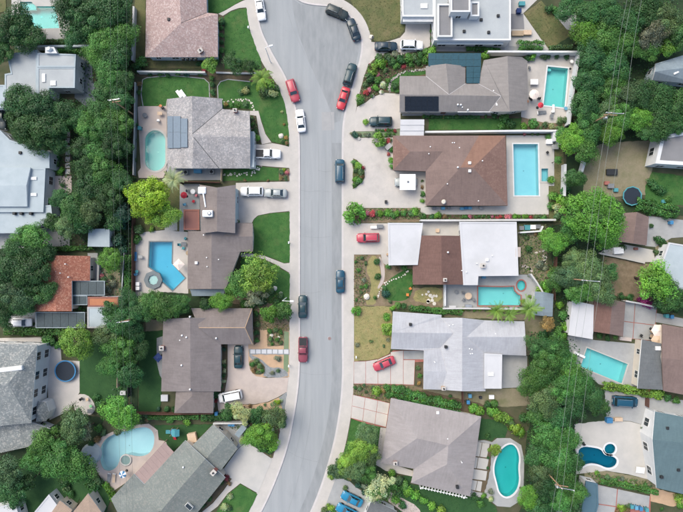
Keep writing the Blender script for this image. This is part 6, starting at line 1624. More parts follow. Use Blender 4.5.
# ------------------------------------------------------------------ cars
def paint(name, c): return plain('paint_' + name, c, rough=.35, metal=0.0, spec=.4, var=.03, coat=.35)
PAINT = dict(white=paint('white', (.80,.80,.79)), black_green=paint('black_green', (.018,.03,.03)), navy=paint('navy', (.012,.03,.045)), red=paint('red', (.48,.035,.05)), rose=paint('rose', (.40,.05,.075)), crimson=paint('crimson', (.42,.035,.05)),
             teal=paint('teal', (.012,.042,.052)), blue=paint('blue', (.010,.062,.105)), azure=paint('azure', (.015,.18,.32)), silver=paint('silver', (.30,.33,.33)), maroon=paint('maroon', (.22,.05,.07)))
GLASS_CAR = plain('car_glass', (.018,.032,.038), rough=.06, spec=.8, var=.2, coat=.5)
LAMP = plain('headlight_glass', (.75,.77,.78), rough=.1); TAIL = plain('taillight_glass', (.35,.015,.015), rough=.15)
def loft(mb, secs, smooth=True):
    n = len(secs[0]); vs = [p for s in secs for p in s]; fs = []
    for i in range(len(secs)-1):
        for k in range(n): fs.append((i*n+k, (i+1)*n+k, (i+1)*n+(k+1) % n, i*n+(k+1) % n))
    mb.add(vs, fs, 0, smooth); mb.add(secs[0], [list(range(n))]); mb.add(secs[-1], [list(range(n-1,-1,-1))])
def car_meshes(kind):
    L_, W_ = {'sedan': (4.75,1.84), 'suv': (4.75,1.92), 'pickup': (5.3,1.95), 'van': (4.9,1.98), 'hatch': (4.2,1.78)}[kind]
    hx, hw = L_/2, W_/2
    sh = {'sedan': .92, 'suv': 1.05, 'pickup': 1.05, 'van': 1.08, 'hatch': .95}[kind]
    top = {'sedan': 1.43, 'suv': 1.70, 'pickup': 1.78, 'van': 1.85, 'hatch': 1.48}[kind]
    # front is +x: cabin base front/rear, roof front/rear
    cb = {'sedan': (.95,-1.65,.28,-1.0), 'suv': (1.0,-2.15,.42,-1.75), 'pickup': (.95,-.75,.45,-.55), 'van': (1.55,-2.3,.85,-2.1), 'hatch': (.95,-1.85,.35,-1.4)}[kind]
    def ring(x, w, z0, z1):
        r_ = .10
        return [(x,-w+.04,z0),(x,w-.04,z0),(x,w,z0+r_),(x,w,z1-.22),(x,w-.03,z1-.1),(x,w-.16,z1),(x,0,z1+.025),(x,-w+.16,z1),(x,-w+.03,z1-.1),(x,-w,z1-.22),(x,-w,z0+r_)]
    hood = sh - .10
    st = [(hx, hw*.62, .38, hood-.22), (hx-.06, hw*.82, .26, hood-.13), (hx-.30, hw*.95, .22, hood-.04), (hx-.75, hw, .22, hood), (cb[0]+.1, hw, .22, sh-.02), (cb[0]-.5, hw, .22, sh), (cb[1]+.3, hw, .22, sh), (cb[1]-.05, hw, .22, sh-.01)]
    tail = [(-hx+.35, hw*.97, .24, sh-.03), (-hx+.07, hw*.87, .28, sh-.10), (-hx, hw*.74, .40, sh-.24)]
    secs = [ring(*s) for s in st] + [ring(*s) for s in tail if s[0] < cb[1]-.08]
    b = MB(); loft(b, secs)
    out = {'body': b}
    a0, a1, a2, a3 = cb; wb, wt = hw - .10, hw - (.34 if kind == 'sedan' else .27)
    base = [Vector((a0,-wb*.9,sh-.03)), Vector((a0,wb*.9,sh-.03)), Vector((a1,wb*.93,sh-.03)), Vector((a1,-wb*.93,sh-.03))]
    mid = [Vector((a0-.35,-wb,sh-.01)), Vector((a0-.35,wb,sh-.01))]
    tp = [Vector((a2,-wt,top-.05)), Vector((a2,wt,top-.05)), Vector((a3,wt,top-.06)), Vector((a3,-wt,top-.06))]
    def quad(q, off): 
        m_ = MB(); n = (q[1]-q[0]).cross(q[2]-q[0]).normalized(); m_.add([p + n*off for p in q] + [p - n*.03 for p in q], [(0,1,2,3),(7,6,5,4),(0,4,5,1),(1,5,6,2),(2,6,7,3),(3,7,4,0)]); return m_
    out['windshield'] = quad([base[0], base[1], tp[1], tp[0]], 0)
    out['rear_window'] = quad([base[2], base[3], tp[3], tp[2]], 0)
    out['side_window_l'] = quad([base[1], base[2], tp[2], tp[1]], 0)
    out['side_window_r'] = quad([base[3], base[0], tp[0], tp[3]], 0)
    r = MB(); e = .05
    ro = [[(a2+e+.03,-wt+.12,top-.045),(a2+e+.03,wt-.12,top-.045)]]
    secs = []
    for x, z in ((a2+.06, top-.05), (a2-.15, top), ((a2+a3)/2, top+.015), (a3+.2, top-.005), (a3-.05, top-.06)):
        secs.append([(x,-wt-.01,z-.05),(x,-wt+.10,z),(x,0,z+.02),(x,wt-.10,z),(x,wt+.01,z-.05),(x,0,z-.07)])
    loft(r, secs)
    for p, q in zip(base, tp): r.tube([p, q], .045, 6)
    for s in (-1, 1):
        p = base[0].lerp(base[3], .52) if s < 0 else base[1].lerp(base[2], .52); q = tp[0].lerp(tp[3], .45) if s < 0 else tp[1].lerp(tp[2], .45)
        r.tube([p, q], .04, 6)
    out['roof'] = r
    if kind == 'pickup':
        bed = MB(); bed.box(-hx+.16, a1-.12, -hw+.2, hw-.2, sh-.02, sh+.012); out['cargo_bed'] = bed
    if kind in ('suv', 'van'):
        rk = MB()
        for s in (-1, 1): rk.tube([(a2-.2, s*(wt-.12), top+.05), (a3+.25, s*(wt-.12), top+.05)], .025, 6)
        out['roof_rack'] = rk
    sm = MB()
    sm.box(cb[0]+.10, cb[0]+.125, -hw*.84, hw*.84, sh-.075, sh+.012)
    for s in (-1, 1):
        sm.box(cb[0]+.12, hx-.32, s*hw*.80-.011, s*hw*.80+.011, hood-.06, hood+.012)
        for x in (cb[0]-.25, (cb[0]+cb[1])/2-.1): sm.box(x-.011, x+.011, s*hw-.03, s*hw+.006, .35, sh-.2)
        sm.box(cb[1]+.2, cb[0]-.2, s*(hw-.01)-.03, s*(hw-.01)+.03, .2, .3)
    out['trim'] = sm
    res = {k: v.mesh(k) for k, v in out.items()}
    w = MB(); w.lathe([(.2,-.1),(.33,-.1),(.345,-.06),(.345,.06),(.33,.1),(.2,.1)], 18); res['tyre'] = w.mesh('tyre')
    w = MB(); w.lathe([(.05,-.07),(.21,-.075),(.21,.075),(.05,.07)], 12, smooth=False); res['rim'] = w.mesh('rim')
    m_ = MB(); m_.box(-.05,.09,-.1,.1,-.06,.07, bev=.02); res['mirror'] = m_.mesh('mirror')
    m_ = MB(); m_.box(-.1,.05,-.17,.17,-.06,.06, bev=.03); res['lamp'] = m_.mesh('lamp')
    m_ = MB(); m_.box(-.02,.01,-.25,.25,-.06,.06); res['plate'] = m_.mesh('number_plate')
    return res, hx, hw, sh, cb
CARS = {k: car_meshes(k) for k in ('sedan', 'suv', 'pickup', 'van', 'hatch')}
def car(px, py, dirx, diry, kind, col, label, length=None):
    """dirx, diry: the way the bonnet points, in pixels (y down)."""
    me, hx, hw, sh, cb = CARS[kind]
    p = P(px, py, .8)
    onroad = inside(px, py, road_poly)
    root = tag(empty('car', (p.x, p.y, .01 if onroad else .175), math.atan2(-diry, dirx)), label, 'car', 'parked cars')
    if length: root.scale = (length/(2*hx),)*3
    def add(name, key, mat, parent=root, loc=(0,0,0), rot=(0,0,0)):
        o = bpy.data.objects.new(name, me[key]); COL.objects.link(o); o.parent = parent; o.location = loc; o.rotation_euler = rot
        if not me[key].materials: me[key].materials.append(mat)
        o.material_slots[0].link = 'OBJECT'; o.material_slots[0].material = mat
        return o
    add('body', 'body', PAINT[col]); add('roof', 'roof', PAINT[col])
    add('windshield', 'windshield', GLASS_CAR); add('rear_window', 'rear_window', GLASS_CAR)
    add('side_window', 'side_window_l', GLASS_CAR); add('side_window', 'side_window_r', GLASS_CAR)
    add('trim', 'trim', M['rubber'])
    if 'cargo_bed' in me: add('cargo_bed', 'cargo_bed', M['dark'])
    if 'roof_rack' in me: add('roof_rack', 'roof_rack', M['metal'])
    for sx in (hx*.62, -hx*.60):
        for s in (-1, 1):
            w = add('wheel', 'rim', M['metal'], root, (sx, s*(hw-.08), .345), (math.pi/2, 0, 0)); add('tyre', 'tyre', M['rubber'], w)
    for s in (-1, 1):
        add('mirror', 'mirror', PAINT[col], root, (cb[0]-.35, s*(hw+.06), sh+.05))
        add('headlight', 'lamp', LAMP, root, (hx-.10, s*(hw*.66), sh-.30)); add('taillight', 'lamp', TAIL, root, (-hx+.08, s*(hw*.68), sh-.22), (0, 0, math.pi))
    add('number_plate', 'plate', M['metal_white'], root, (-hx-.005, 0, .55))
    return root
for a in [(260.3,8.5,3,19,'sedan','white','white sedan parked at the left kerb at the very top of the street'),
          (337,11.8,17,7,'suv','black_green','dark green black car, the upper of two parked at the turning circle rim'),
          (353.7,29,-6.5,-18,'sedan','navy','dark navy car with lighter blue glass on the right rim of the turning circle'),
          (386,46.3,1,0,'sedan','navy','dark navy sedan on the driveway apron left of the white car'),
          (411.5,45.2,1,.02,'suv','white','white car on the driveway of the modern white house'),
          (350,74.3,6,-19,'suv','teal','dark teal van like car at the kerb above the red car'),
          (343.2,98,-6,20,'sedan','red','bright red car at the right kerb below the turning circle'),
          (292.8,90.5,6,19,'suv','rose','rose red car at the left kerb above the white car'),
          (300.6,120.5,-2.5,-20,'sedan','white','white car at the left kerb below the rose red car'),
          (380.8,121.5,-1,0,'suv','teal','dark teal car on the driveway of the solar panel house'),
          (268,153.8,1,.02,'pickup','white','white pickup on the driveway of the grey shake house'),
          (340,171,0,-1,'van','blue','blue van parked at the right kerb beside the half round bed'),
          (252,191.5,-1,.0,'suv','white','white car beside the grey car on the taupe house driveway'),
          (275.5,193,-1,-.03,'sedan','silver','silver grey sedan behind the white car on the driveway'),
          (406,182,-1,.0,'sedan','silver','silver car mostly hidden under the square white canopy'),
          (368,237.8,-1,.02,'suv','rose','rose red car on the driveway of the white carport roof'),
          (340.4,281.6,0,-1,'sedan','blue','teal blue sedan at the right kerb beside the rustic garden'),
          (302.7,306.8,0,-1,'sedan','teal','dark teal sedan at the left kerb above the maroon car'),
          (303,349.8,0,1,'pickup','maroon','maroon pickup at the left kerb beside the granite garden'),
          (384.2,363.8,-19,8,'sedan','rose','rose red sedan parked askew on the jointed slab drive'),
          (238.4,357,0,-1,'sedan','teal','dark teal sedan on the drive at the mauve house'),
          (230.3,396.2,-20,4,'van','white','white van on the pinkish driveway of the mauve house'),
          (352,499.2,-22,-11,'sedan','azure','azure blue car, the upper of two on the bottom drive'),
          (347,511.5,-22,-11,'sedan','azure','azure blue car, the lower of two, cut by the bottom edge'),
          (624.8,401.5,1,.06,'van','blue','blue estate car on the concrete drive above the white terrace'),
          (2,118,0,1,'sedan','black_green','dark car cut by the left edge below the pale grey flat roof'),
          (22,322.5,1,0,'hatch','white','white rounded car under trees left of the dark screened patio')]:
    car(*a, length=5.2 if a[4] == 'van' and a[5] == 'blue' and a[0] > 600 else None)

# ------------------------------------------------------------------ furniture and garden things
def umbrella(px, py, r, col, label, hgt=2.5, n=8, col2=None):
    p = P(px, py, hgt); root = tag(empty('parasol', (p.x, p.y, .12)), label, 'parasol', 'garden parasols')
    for k in range(n):
        t0, t1 = 2*math.pi*k/n, 2*math.pi*(k+1)/n
        a, b, c = (0,0,hgt+.12), (r*math.cos(t0), r*math.sin(t0), hgt-.28), (r*math.cos(t1), r*math.sin(t1), hgt-.28)
        m_ = ((b[0]+c[0])/2*.97, (b[1]+c[1])/2*.97, hgt-.25)
        mb = MB(); up = lambda v, d: (v[0], v[1], v[2]+d)
        mb.add([a, b, m_, c] + [up(v, -.025) for v in (a, b, m_, c)], [(0,1,2),(0,2,3),(6,5,4),(7,6,4),(1,5,6,2),(2,6,7,3),(0,4,5,1),(3,7,4,0)])
        mb.build('canopy_panel', M[col2] if col2 and k % 2 else M[col], root)
    mb = MB(); mb.tube([(0,0,0),(0,0,hgt+.2)], .03, 8); mb.build('pole', M['metal'], root)
    mb = MB(); mb.lathe([(.28,0),(.28,.08),(.06,.12)], 14); mb.build('base', M['dark'], root)
for nm, c in (('cl_cream',(.66,.57,.50)),('cl_red',(.48,.03,.05)),('cl_orange',(.55,.22,.10)),('cl_blue',(.04,.17,.33)),('cl_navy',(.012,.03,.11)),('cl_white',(.75,.75,.74)),('cl_teal',(.06,.24,.27)),('cl_pink',(.6,.2,.22)),('cl_tan',(.5,.38,.27)),('cl_green',(.2,.5,.25)),('cl_sky',(.10,.28,.42)),('cl_hotorange',(.55,.19,.05)),('cl_grey',(.16,.17,.18))): M[nm] = plain(nm, c, rough=.8)
umbrella(534.5, 94, 1.05, 'cl_cream', 'cream parasol left of the aqua pool', n=10)
umbrella(541, 104.8, .62, 'cl_red', 'small red parasol at the left edge of the aqua pool', 2.0)
umbrella(183.6, 195, .72, 'cl_red', 'red parasol on the grey patio of the taupe house', 2.2)
umbrella(122.3, 475, .8, 'cl_white', 'blue and white striped parasol beside two loungers', 2.2, 8, 'cl_blue')
umbrella(157.8, 357.8, 1.05, 'cl_navy', 'navy blue square parasol at the left wall of the mauve house', 2.5, 4)
umbrella(658.2, 330.5, 1.35, 'cl_cream', 'upper cream parasol of a pair left of the umber roof', 2.6, 6)
umbrella(657.5, 340, 1.25, 'cl_tan', 'lower tan parasol of a pair left of the umber roof', 2.5, 6)
umbrella(178.5, 264.5, 1.25, 'cl_cream', 'cream square parasol beside the bright blue angled pool', 2.5, 4)
# pop-up canopy
root = tag(empty('pop_up_canopy', Vector((P(407.7,182,2.6).x, P(407.7,182,2.6).y, .17))), 'square white pop-up canopy over a car in front of the brown house', 'canopy')
mb = MB(); a = 1.62
mb.add([(-a,-a,2.45),(a,-a,2.45),(a,a,2.45),(-a,a,2.45),(0,0,2.85),(-a,-a,2.25),(a,-a,2.25),(a,a,2.25),(-a,a,2.25)], [(0,1,4),(1,2,4),(2,3,4),(3,0,4),(0,5,6,1),(1,6,7,2),(2,7,8,3),(3,8,5,0)]); mb.build('canopy_cloth', M['cl_white'], root)
mb = MB(); mb.lathe([(.22,2.80),(.22,2.9),(.05,2.95)], 10); mb.build('peak_cap', M['cl_grey'], root)
for x in (-1, 1):
    for y in (-1, 1):
        mb = MB(); mb.tube([(x*(a-.05), y*(a-.05), 0), (x*(a-.05), y*(a-.05), 2.4)], .03, 6); mb.build('leg', M['metal'], root)
def lounger(px, py, rz, col, label):
    p = P(px, py, .3); root = tag(empty('lounger', (p.x, p.y, .16), rz), label, 'lounger', 'pool loungers')
    mb = MB(); mb.box(-.95,.95,-.33,.33,.22,.28)
    for x in (-.8,.8):
        for y in (-.28,.28): mb.box(x-.03,x+.03,y-.03,y+.03,0,.22)
    mb.build('frame', M['metal_white'], root)
    mb = MB(); mb.box(-.35,.95,-.3,.3,.28,.36, bev=.03); mb.build('seat_cushion', M[col], root)
    mb = MB(); mb.box(-.62,0,-.3,.3,0,.08, bev=.03); o = mb.build('back_cushion', M[col], root); o.location = (-.36,0,.29); o.rotation_euler = (0,.5,0)
def chair(px, py, rz, col, label):
    p = P(px, py, .45); root = tag(empty('patio_chair', (p.x, p.y, .16), rz), label, 'chair', 'patio chairs')
    mb = MB(); mb.box(-.27,.27,-.27,.27,.40,.47, bev=.03); mb.build('seat', M[col], root)
    mb = MB(); mb.box(-.29,-.22,-.27,.27,.45,.92, bev=.02); mb.build('backrest', M[col], root)
    for x in (-.23,.23):
        for y in (-.23,.23):
            mb = MB(); mb.tube([(x,y,0),(x,y,.41)], .02, 6); mb.build('leg', M['metal'], root)
def table(px, py, r, col, label, square=False, hgt=.74, rz=0):
    p = P(px, py, hgt); root = tag(empty('patio_table', (p.x, p.y, .16), rz), label, 'table', 'patio tables')
    mb = MB()
    if square: mb.box(-r,r,-r*.7,r*.7,hgt-.05,hgt, bev=.02)
    else: mb.lathe([(r-.03,hgt-.05),(r,hgt-.03),(r,hgt)], 20)
    mb.build('table_top', M[col], root)
    for k in range(4):
        t = math.pi/4 + k*math.pi/2; mb = MB(); mb.tube([(math.cos(t)*r*.6, math.sin(t)*r*.6, 0),(math.cos(t)*r*.55, math.sin(t)*r*.55, hgt-.04)], .025, 6); mb.build('leg', M['metal'], root)
lounger(109, 477.5, -1.75, 'cl_grey', 'left dark lounger on the lagoon deck'); lounger(114.2, 477.8, -1.65, 'cl_tan', 'right tan lounger on the lagoon deck')
lounger(135.8, 256.5, 1.57, 'cl_blue', 'bright blue lounger at the left edge of the angled pool deck')
lounger(541.5, 112.5, .1, 'cl_grey', 'grey lounger below the aqua pool')
table(140.5, 256.8, .45, 'concrete_grey', 'small grey table beside the bright blue lounger', True); table(137, 271.5, .35, 'cl_teal', 'small teal table left of the octagonal spa')
chair(136.5, 274, .5, 'cl_sky', 'sky blue chair left of the octagonal spa')
table(184, 244, .55, 'cl_grey', 'grey square table among teal chairs right of the angled pool', True)
for k, (x, y) in enumerate(((179.7,244.7),(183.6,248.1),(185.6,238.6))): chair(x, y, k*1.3, 'cl_teal', 'teal chair by the grey square table, ' + ('left', 'lower', 'upper')[k] + ' of three')
table(188.3, 253, .5, 'wood_pale', 'round wooden barrel planter at the pool side wall of the taupe house') 
table(468.3, 296, .72, 'cl_tan', 'round tan table on the grey patio of the chocolate gable'); table(456.2, 291.8, .4, 'cl_grey', 'small dark fire bowl on the grey patio', hgt=.5)
for k, (x, y) in enumerate(((463,292.5),(473.5,299.5),(463.5,300))): chair(x, y, k*2, 'cl_grey', 'grey chair at the round tan table, ' + ('upper left', 'lower right', 'lower left')[k] + ' of three')
table(160, 113.5, .5, 'cl_tan', 'tan square table on the pink deck above the oval pool', True); chair(158.5, 120.5, 1.6, 'cl_white', 'white chair on the pink deck above the oval pool')
table(145, 115.3, .5, 'cl_grey', 'dark round fire pit on the pink deck', hgt=.45); chair(160.8, 106, 1.2, 'cl_orange', 'orange chair at the edge of the oval pool lawn'); chair(163, 108, 2.2, 'dark', 'black grill like chair beside the orange chair')
for k, (x, y) in enumerate(((178.5,86.8),(182.5,86.2))): lounger(179.5 + k*3.6, 94.4 - k*.4, 2.2, 'cl_white', ('left','right')[k] + ' white lounger on the lawn above the grey shake roof')
chair(188, 191, 0, 'cl_grey', 'grey chair right of the red parasol'); table(193, 191.5, .5, 'cl_white', 'white table on the grey patio of the taupe house'); chair(196.5, 195.5, 2.8, 'cl_pink', 'pink chair on the grey patio of the taupe house'); chair(193.7, 201.3, 1.2, 'cl_red', 'red chair low on the grey patio'); chair(185, 204.5, .4, 'cl_sky', 'pale blue chair low on the grey patio')
chair(527, 101.5, .3, 'cl_orange', 'orange chair against the wall left of the aqua pool'); chair(531, 99.5, 1, 'dark', 'black chair under the cream parasol, left'); chair(538.5, 98.6, 3, 'dark', 'black chair under the cream parasol, right'); table(551.5, 116, .42, 'cl_grey', 'small grey planter table below the aqua pool'); table(565.5, 108.5, .38, 'cl_sky', 'small sky blue round stool at the corner of the aqua pool', hgt=.45); table(571.5,61.5,.35,'cl_white','small white table at the upper right corner of the aqua pool'); table(570,69,.25,'dark','small dark pot at the upper right of the aqua pool')
table(534, 82, .8, 'cl_white', 'white table on a green mat left of the aqua pool', True); chair(529.3, 68, 0, 'cl_grey', 'grey chair by the house wall left of the aqua pool')
for k, (x, y) in enumerate(((410.2,288.6),(407.5,294.6))): chair(x, y, .5+k, 'cl_hotorange', 'bright orange chair on the garden lawn, ' + ('upper', 'lower')[k] + ' of two')
chair(82, 398.7, .6, 'dark', 'black chair on the round patio by the trampoline'); chair(91, 406, 2.2, 'cl_green', 'green chair on the round patio'); chair(87.5, 399.2, 1.9, 'cl_tan', 'tan chair on the round patio'); table(90.5,411,.6,'cl_grey','grey table at the lower edge of the round patio',True)
table(640, 470, .9, 'cl_white', 'large white square daybed on the white terrace', True, .4, -.12)
chair(577.5, 442.5, 1, 'dark', 'black chair at the upper left of the dark teal pool'); chair(583, 443.2, 2, 'dark', 'black chair at the top edge of the dark teal pool'); chair(579, 420.5, .4, 'dark', 'black chair at the top of the white terrace')
chair(651,331,2,'wood_pale','wooden chair at the cream parasols'); table(651.5,336,.4,'cl_tan','small tan table left of the cream parasols'); chair(641,335.5,1,'dark','dark chair on the jointed paving')
chair(547.3,152.5,.5,'dark','dark chair at the upper right of the light blue pool'); table(555,147,.7,'concrete_grey','grey table in the corner right of the light blue pool',True)
# white items in the cluttered yards
def boulder(px, py, r, label, mat='rock'):
    p = P(px, py, r*.5); n = 9; mb = MB(); prof = [(.75,0),(1.0,.25),(.85,.55),(.4,.8)]
    vs = []
    for q, z in prof:
        for k in range(n): t = 2*math.pi*k/n; w = R.uniform(.82,1.15); vs.append((q*r*w*math.cos(t), q*r*w*math.sin(t), z*r*R.uniform(.9,1.1)))
    fs = [(i*n+k, i*n+(k+1) % n, (i+1)*n+(k+1) % n, (i+1)*n+k) for i in range(3) for k in range(n)] + [list(range(3*n, 4*n))]
    mb.add(vs, fs); o = mb.build('boulder', M[mat]); o.location = (p.x, p.y, .09); tag(o, label, 'boulder', 'garden boulders')
for x, y, r, lab, m_ in [(281,135.7,.55,'white boulder in the corner bed of the grey shake front lawn','stone_white'),(282.3,171.6,.55,'white boulder beside the yellow bush on the stepping stone lawn','stone_white'),(366.5,296.5,.7,'white boulder in the rustic front garden','stone_white'),(271.5,335.5,.45,'white boulder in the square bed of the granite garden','stone_white'),(279,337.3,.3,'small white boulder in the square bed','stone_white'),(275,288.3,.5,'pale boulder under the loose yellow green tree','stone_white'),(281,293.5,.4,'small pale boulder by the sidewalk under the loose tree','stone_white'),(272,430,.45,'white boulder in the bed by the left sidewalk','stone_white'),
                         (358.8,138.5,.4,'white boulder at the end of the grey hedge row','stone_white'),(382.5,84,.7,'large white boulder in the flowering front garden','stone_white'),(381,92,.5,'white boulder at the edge of the solar house drive','stone_white'),(373,95.7,.4,'grey boulder at the lower tip of the flowering garden','rock'),(275.5,87.5,.45,'pale boulder beside the kerbside palm','stone_white'),(260,371.8,.5,'pale boulder in the oval bed','rock'),(258.5,367,.35,'small pale boulder in the oval bed','rock'),(371.3,36.8,.5,'white boulder at the tip of the dry corner lawn','stone_white')]: boulder(x, y, r, lab, m_)
def stones(pts, n, label, r=(.12,.22), mat='stone_white', jit=.7):
    l = [P(x, y, .15) for x, y in pts]; root = tag(empty('stone_path', (l[0].x, l[0].y, .1)), label, 'stone path')
    for k in range(n):
        t = k/(n-1)*(len(l)-1); i = min(int(t), len(l)-2); p = l[i].lerp(l[i+1], t-i); rr_ = R.uniform(*r); m_ = R.randint(5,7); mb = MB()
        ang = R.uniform(0,6); q = [(rr_*R.uniform(.8,1.2)*math.cos(ang+2*math.pi*j/m_), rr_*R.uniform(.8,1.2)*math.sin(ang+2*math.pi*j/m_)) for j in range(m_)]
        mb.add([(x,y,.1) for x,y in q]+[(x,y,0) for x,y in q], [list(range(m_))]+[(j,m_+j,m_+(j+1)%m_,(j+1)%m_) for j in range(m_)])
        o = mb.build('stepping_stone', M[mat], root); o.location = (p.x-l[0].x+R.uniform(-jit,jit)*S, p.y-l[0].y+R.uniform(-jit,jit)*S, .02)
stones([(223,174.5),(232,174),(242,174.5),(251,174),(256,170),(261,166.8)], 34, 'pale stepping stones winding along the lawn below the grey shake roof', jit=1.6)
stones([(223,100.5),(232,100.8),(240,100.5),(246,99.5),(251,103),(254,108.5)], 26, 'pale stepping stones along the planted strip above the grey shake roof', jit=1.4)
stones([(384,282.5),(391,281),(398,278.5),(404,275.3),(408,271)], 12, 'pale stones in a line across the rustic garden lawn')
stones([(378.5,297),(379,292),(383,287),(387,284)], 9, 'pale stones at the left rim of the rustic garden lawn')
stones([(390,91.5),(389,86),(392,80),(398,75),(406,71.8),(416,70.6),(424,69.8)], 34, 'pale winding stone path in the flowering front garden', (.16,.28), 'rock', .8)
stones([(383,54.8),(392,55.2),(402,53.6),(412,54)], 12, 'pale rocks edging the upper rim of the flowering garden', (.15,.3), 'rock', .8)
stones([(527,250),(534,253),(541,251.5),(546,249)], 9, 'white stones in a curved row in the cluttered dirt yard')
stones([(543,256),(546,260),(543,263)], 8, 'white stones around the grey bush in the dirt yard', (.2,.4))
stones([(523,266),(528,267),(531,270)], 7, 'pinkish stones at the corner of the cluttered dirt yard', (.2,.4), 'deck_pink')
stones([(424,296),(430,292.5),(437,298),(428,301),(433,302)], 11, 'pale rubble on the straw patch below the chocolate gable', (.2,.45), 'stone_white', 2)
def crate(px, py, w, d, hh, mat, label, cat='box', name='storage_box', rz=0.0):
    p = P(px, py, hh); root = tag(empty(name, (p.x, p.y, .15), rz), label, cat)
    mb = MB(); mb.box(-w/2,w/2,-d/2,d/2,0,hh-.08, bev=.03); mb.build('box', M[mat], root)
    mb = MB(); mb.box(-w/2-.03,w/2+.03,-d/2-.03,d/2+.03,hh-.08,hh, bev=.02); mb.build('lid', M[mat], root)
def bin_(px, py, col, label, rz=0.0):
    p = P(px, py, 1.0); root = tag(empty('wheelie_bin', (p.x, p.y, .13), rz), label, 'bin', 'wheelie bins')
    mb = MB(); mb.add([(-.24,-.28,.05),(.24,-.28,.05),(.24,.28,.05),(-.24,.28,.05),(-.3,-.36,.98),(.3,-.36,.98),(.3,.36,.98),(-.3,.36,.98)], [(3,2,1,0),(4,5,6,7),(0,1,5,4),(1,2,6,5),(2,3,7,6),(3,0,4,7)]); mb.build('body', M[col], root)
    mb = MB(); mb.box(-.33,.33,-.39,.39,.98,1.06, bev=.03); mb.build('lid', M[col], root)
    for s in (-.26,.26):
        mb = MB(); mb.lathe([(.05,-.03),(.12,-.03),(.12,.03),(.05,.03)], 12); o = mb.build('wheel', M['rubber'], root); o.location = (s,.3,.13); o.rotation_euler = (0,math.pi/2,0)
def ac(px, py, label):
    p = P(px, py, .8); root = tag(empty('air_conditioner', (p.x, p.y, .12)), label, 'air conditioner')
    mb = MB(); mb.box(-.45,.45,-.42,.42,0,.78, bev=.04); mb.build('casing', M['concrete_grey'], root)
    mb = MB(); mb.lathe([(.33,.78),(.33,.82),(.1,.85)], 16); mb.build('fan_grille', M['dark'], root)
ac(185.5, 172.3, 'air conditioner, leftmost unit below the grey shake roof'); ac(211.5, 171.8, 'air conditioner, rightmost unit below the grey shake roof')
crate(197.5, 171, 1.5, .8, .8, 'cl_sky', 'sky blue storage box below the grey shake roof')
for x, y, c, lab in [(233,424.5,'cl_blue','blue wheelie bin above the small blue shed, right'),(229.6,424.3,'cl_blue','blue wheelie bin above the small blue shed, left'),(216.3,413.8,'cl_blue','blue wheelie bin beside the mauve roof drive'),(470,396,'cl_sky','pale blue bin beside the short dark fence, upper'),(468.2,402.3,'cl_blue','blue bin beside the short dark fence, lower'),(632,507,'cl_teal','teal bin left in the row at the bottom right drive'),(636.5,508,'cl_sky','sky blue bin in the middle of the row at the bottom right'),(641,509,'cl_blue','blue bin, right in the row at the bottom right'),(647,510,'cl_teal','teal bin at the right end of the bottom row'),
                     (139.5,128,'cl_teal','teal bin at the left edge of the pink deck'),(672,316.8,'cl_blue','bright blue bin under the dark trees at right'),(667,316,'cl_teal','teal bin left of the bright blue bin'),(372.5,235.5,'cl_grey','grey bin'),(671.5,222.5,'cl_blue','blue bin at the hedge above the right patio'),(653,153.5,'cl_navy','navy bin left of the white trimmed roof')]:
    if lab != 'grey bin': bin_(x, y, c, lab)
crate(480.5,397.5,.5,.5,.5,'dark','small black pot below the pale roof'); crate(491.5,397,1.0,.8,.4,'cl_white','white crate below the pale roof')
crate(609.5,420.6,1.2,1.0,.9,'cl_blue','blue and white hot tub step box at the top of the white terrace'); crate(618.5,419.5,1.6,.7,.6,'cl_tan','pale bench at the top of the white terrace')
crate(618.5,250.5,2.0,1.3,.9,'cl_white','white garden chest above the bare earth yard','chest','garden_chest',.08); crate(636,248.7,.7,.5,.5,'terracotta','small terracotta planter above the bare earth yard','planter','planter')
crate(164.5,398,1.4,1.3,.5,'f_white','pale raised frame beside the lower left of the mauve roof','planter','planter'); crate(123,393,1.1,.8,.6,'f_white','pale box beside the pale weathered fence','box')
crate(192,438,1.7,1.9,.9,'cl_tan','round topped tan playhouse beside the turquoise play set','playhouse','playhouse',.2)
crate(625.5,339,2.4,.7,.5,'deck_pink','pinkish bench below the jointed paving at right','bench','bench',-.12)
crate(527.5,32.5,1.6,.9,.6,'cl_tan','tan table chest at the tip of the diamond lawn'); crate(517.5,33.3,2.4,1.0,.5,'wood_pale','pale timber pallet beside the modern white house')
crate(519,10.5,.9,.9,.8,'cl_navy','dark covered grill beside the modern white house','grill','grill'); crate(522,3.5,1.2,.8,.6,'cl_teal','teal storage box at the top right of the modern white house')
crate(573.5,23.5,.9,.8,.5,'cl_white','white chair like box on the angled patio','box'); crate(452.5,307.2,1.4,.6,.6,'f_white','white storage box below the grey patio','box'); crate(468.5,306.8,1.3,.9,.9,'metal','grey covered grill at the wall of the brick rimmed pool','grill','grill')
crate(386,201.8,.5,.6,.5,'dark','small black pot on the wide pale driveway','pot','pot'); crate(387.5,254.5,.4,.4,.5,'tan','small tan pot at the corner of the white carport roof','pot','pot')
crate(374.5,227.3,1.6,.5,.5,'metal_white','white ladder like rack at the wall above the rose car','rack','rack'); crate(380,226.3,1.3,.7,.8,'cl_grey','grey covered scooter like box at the wall above the rose car','box')
crate(388.5,146.5,1.4,.9,.8,'concrete_grey','pale grey bench near the round yellow green bush','bench','bench',.7)
crate(437.5,230.5,.7,.7,.4,'cl_tan','small tan fire table in the courtyard of the white roofs','table','fire_table'); crate(483.7,277.2,.8,.5,.5,'cl_sky','sky blue box under the white roof by the brick rimmed pool')
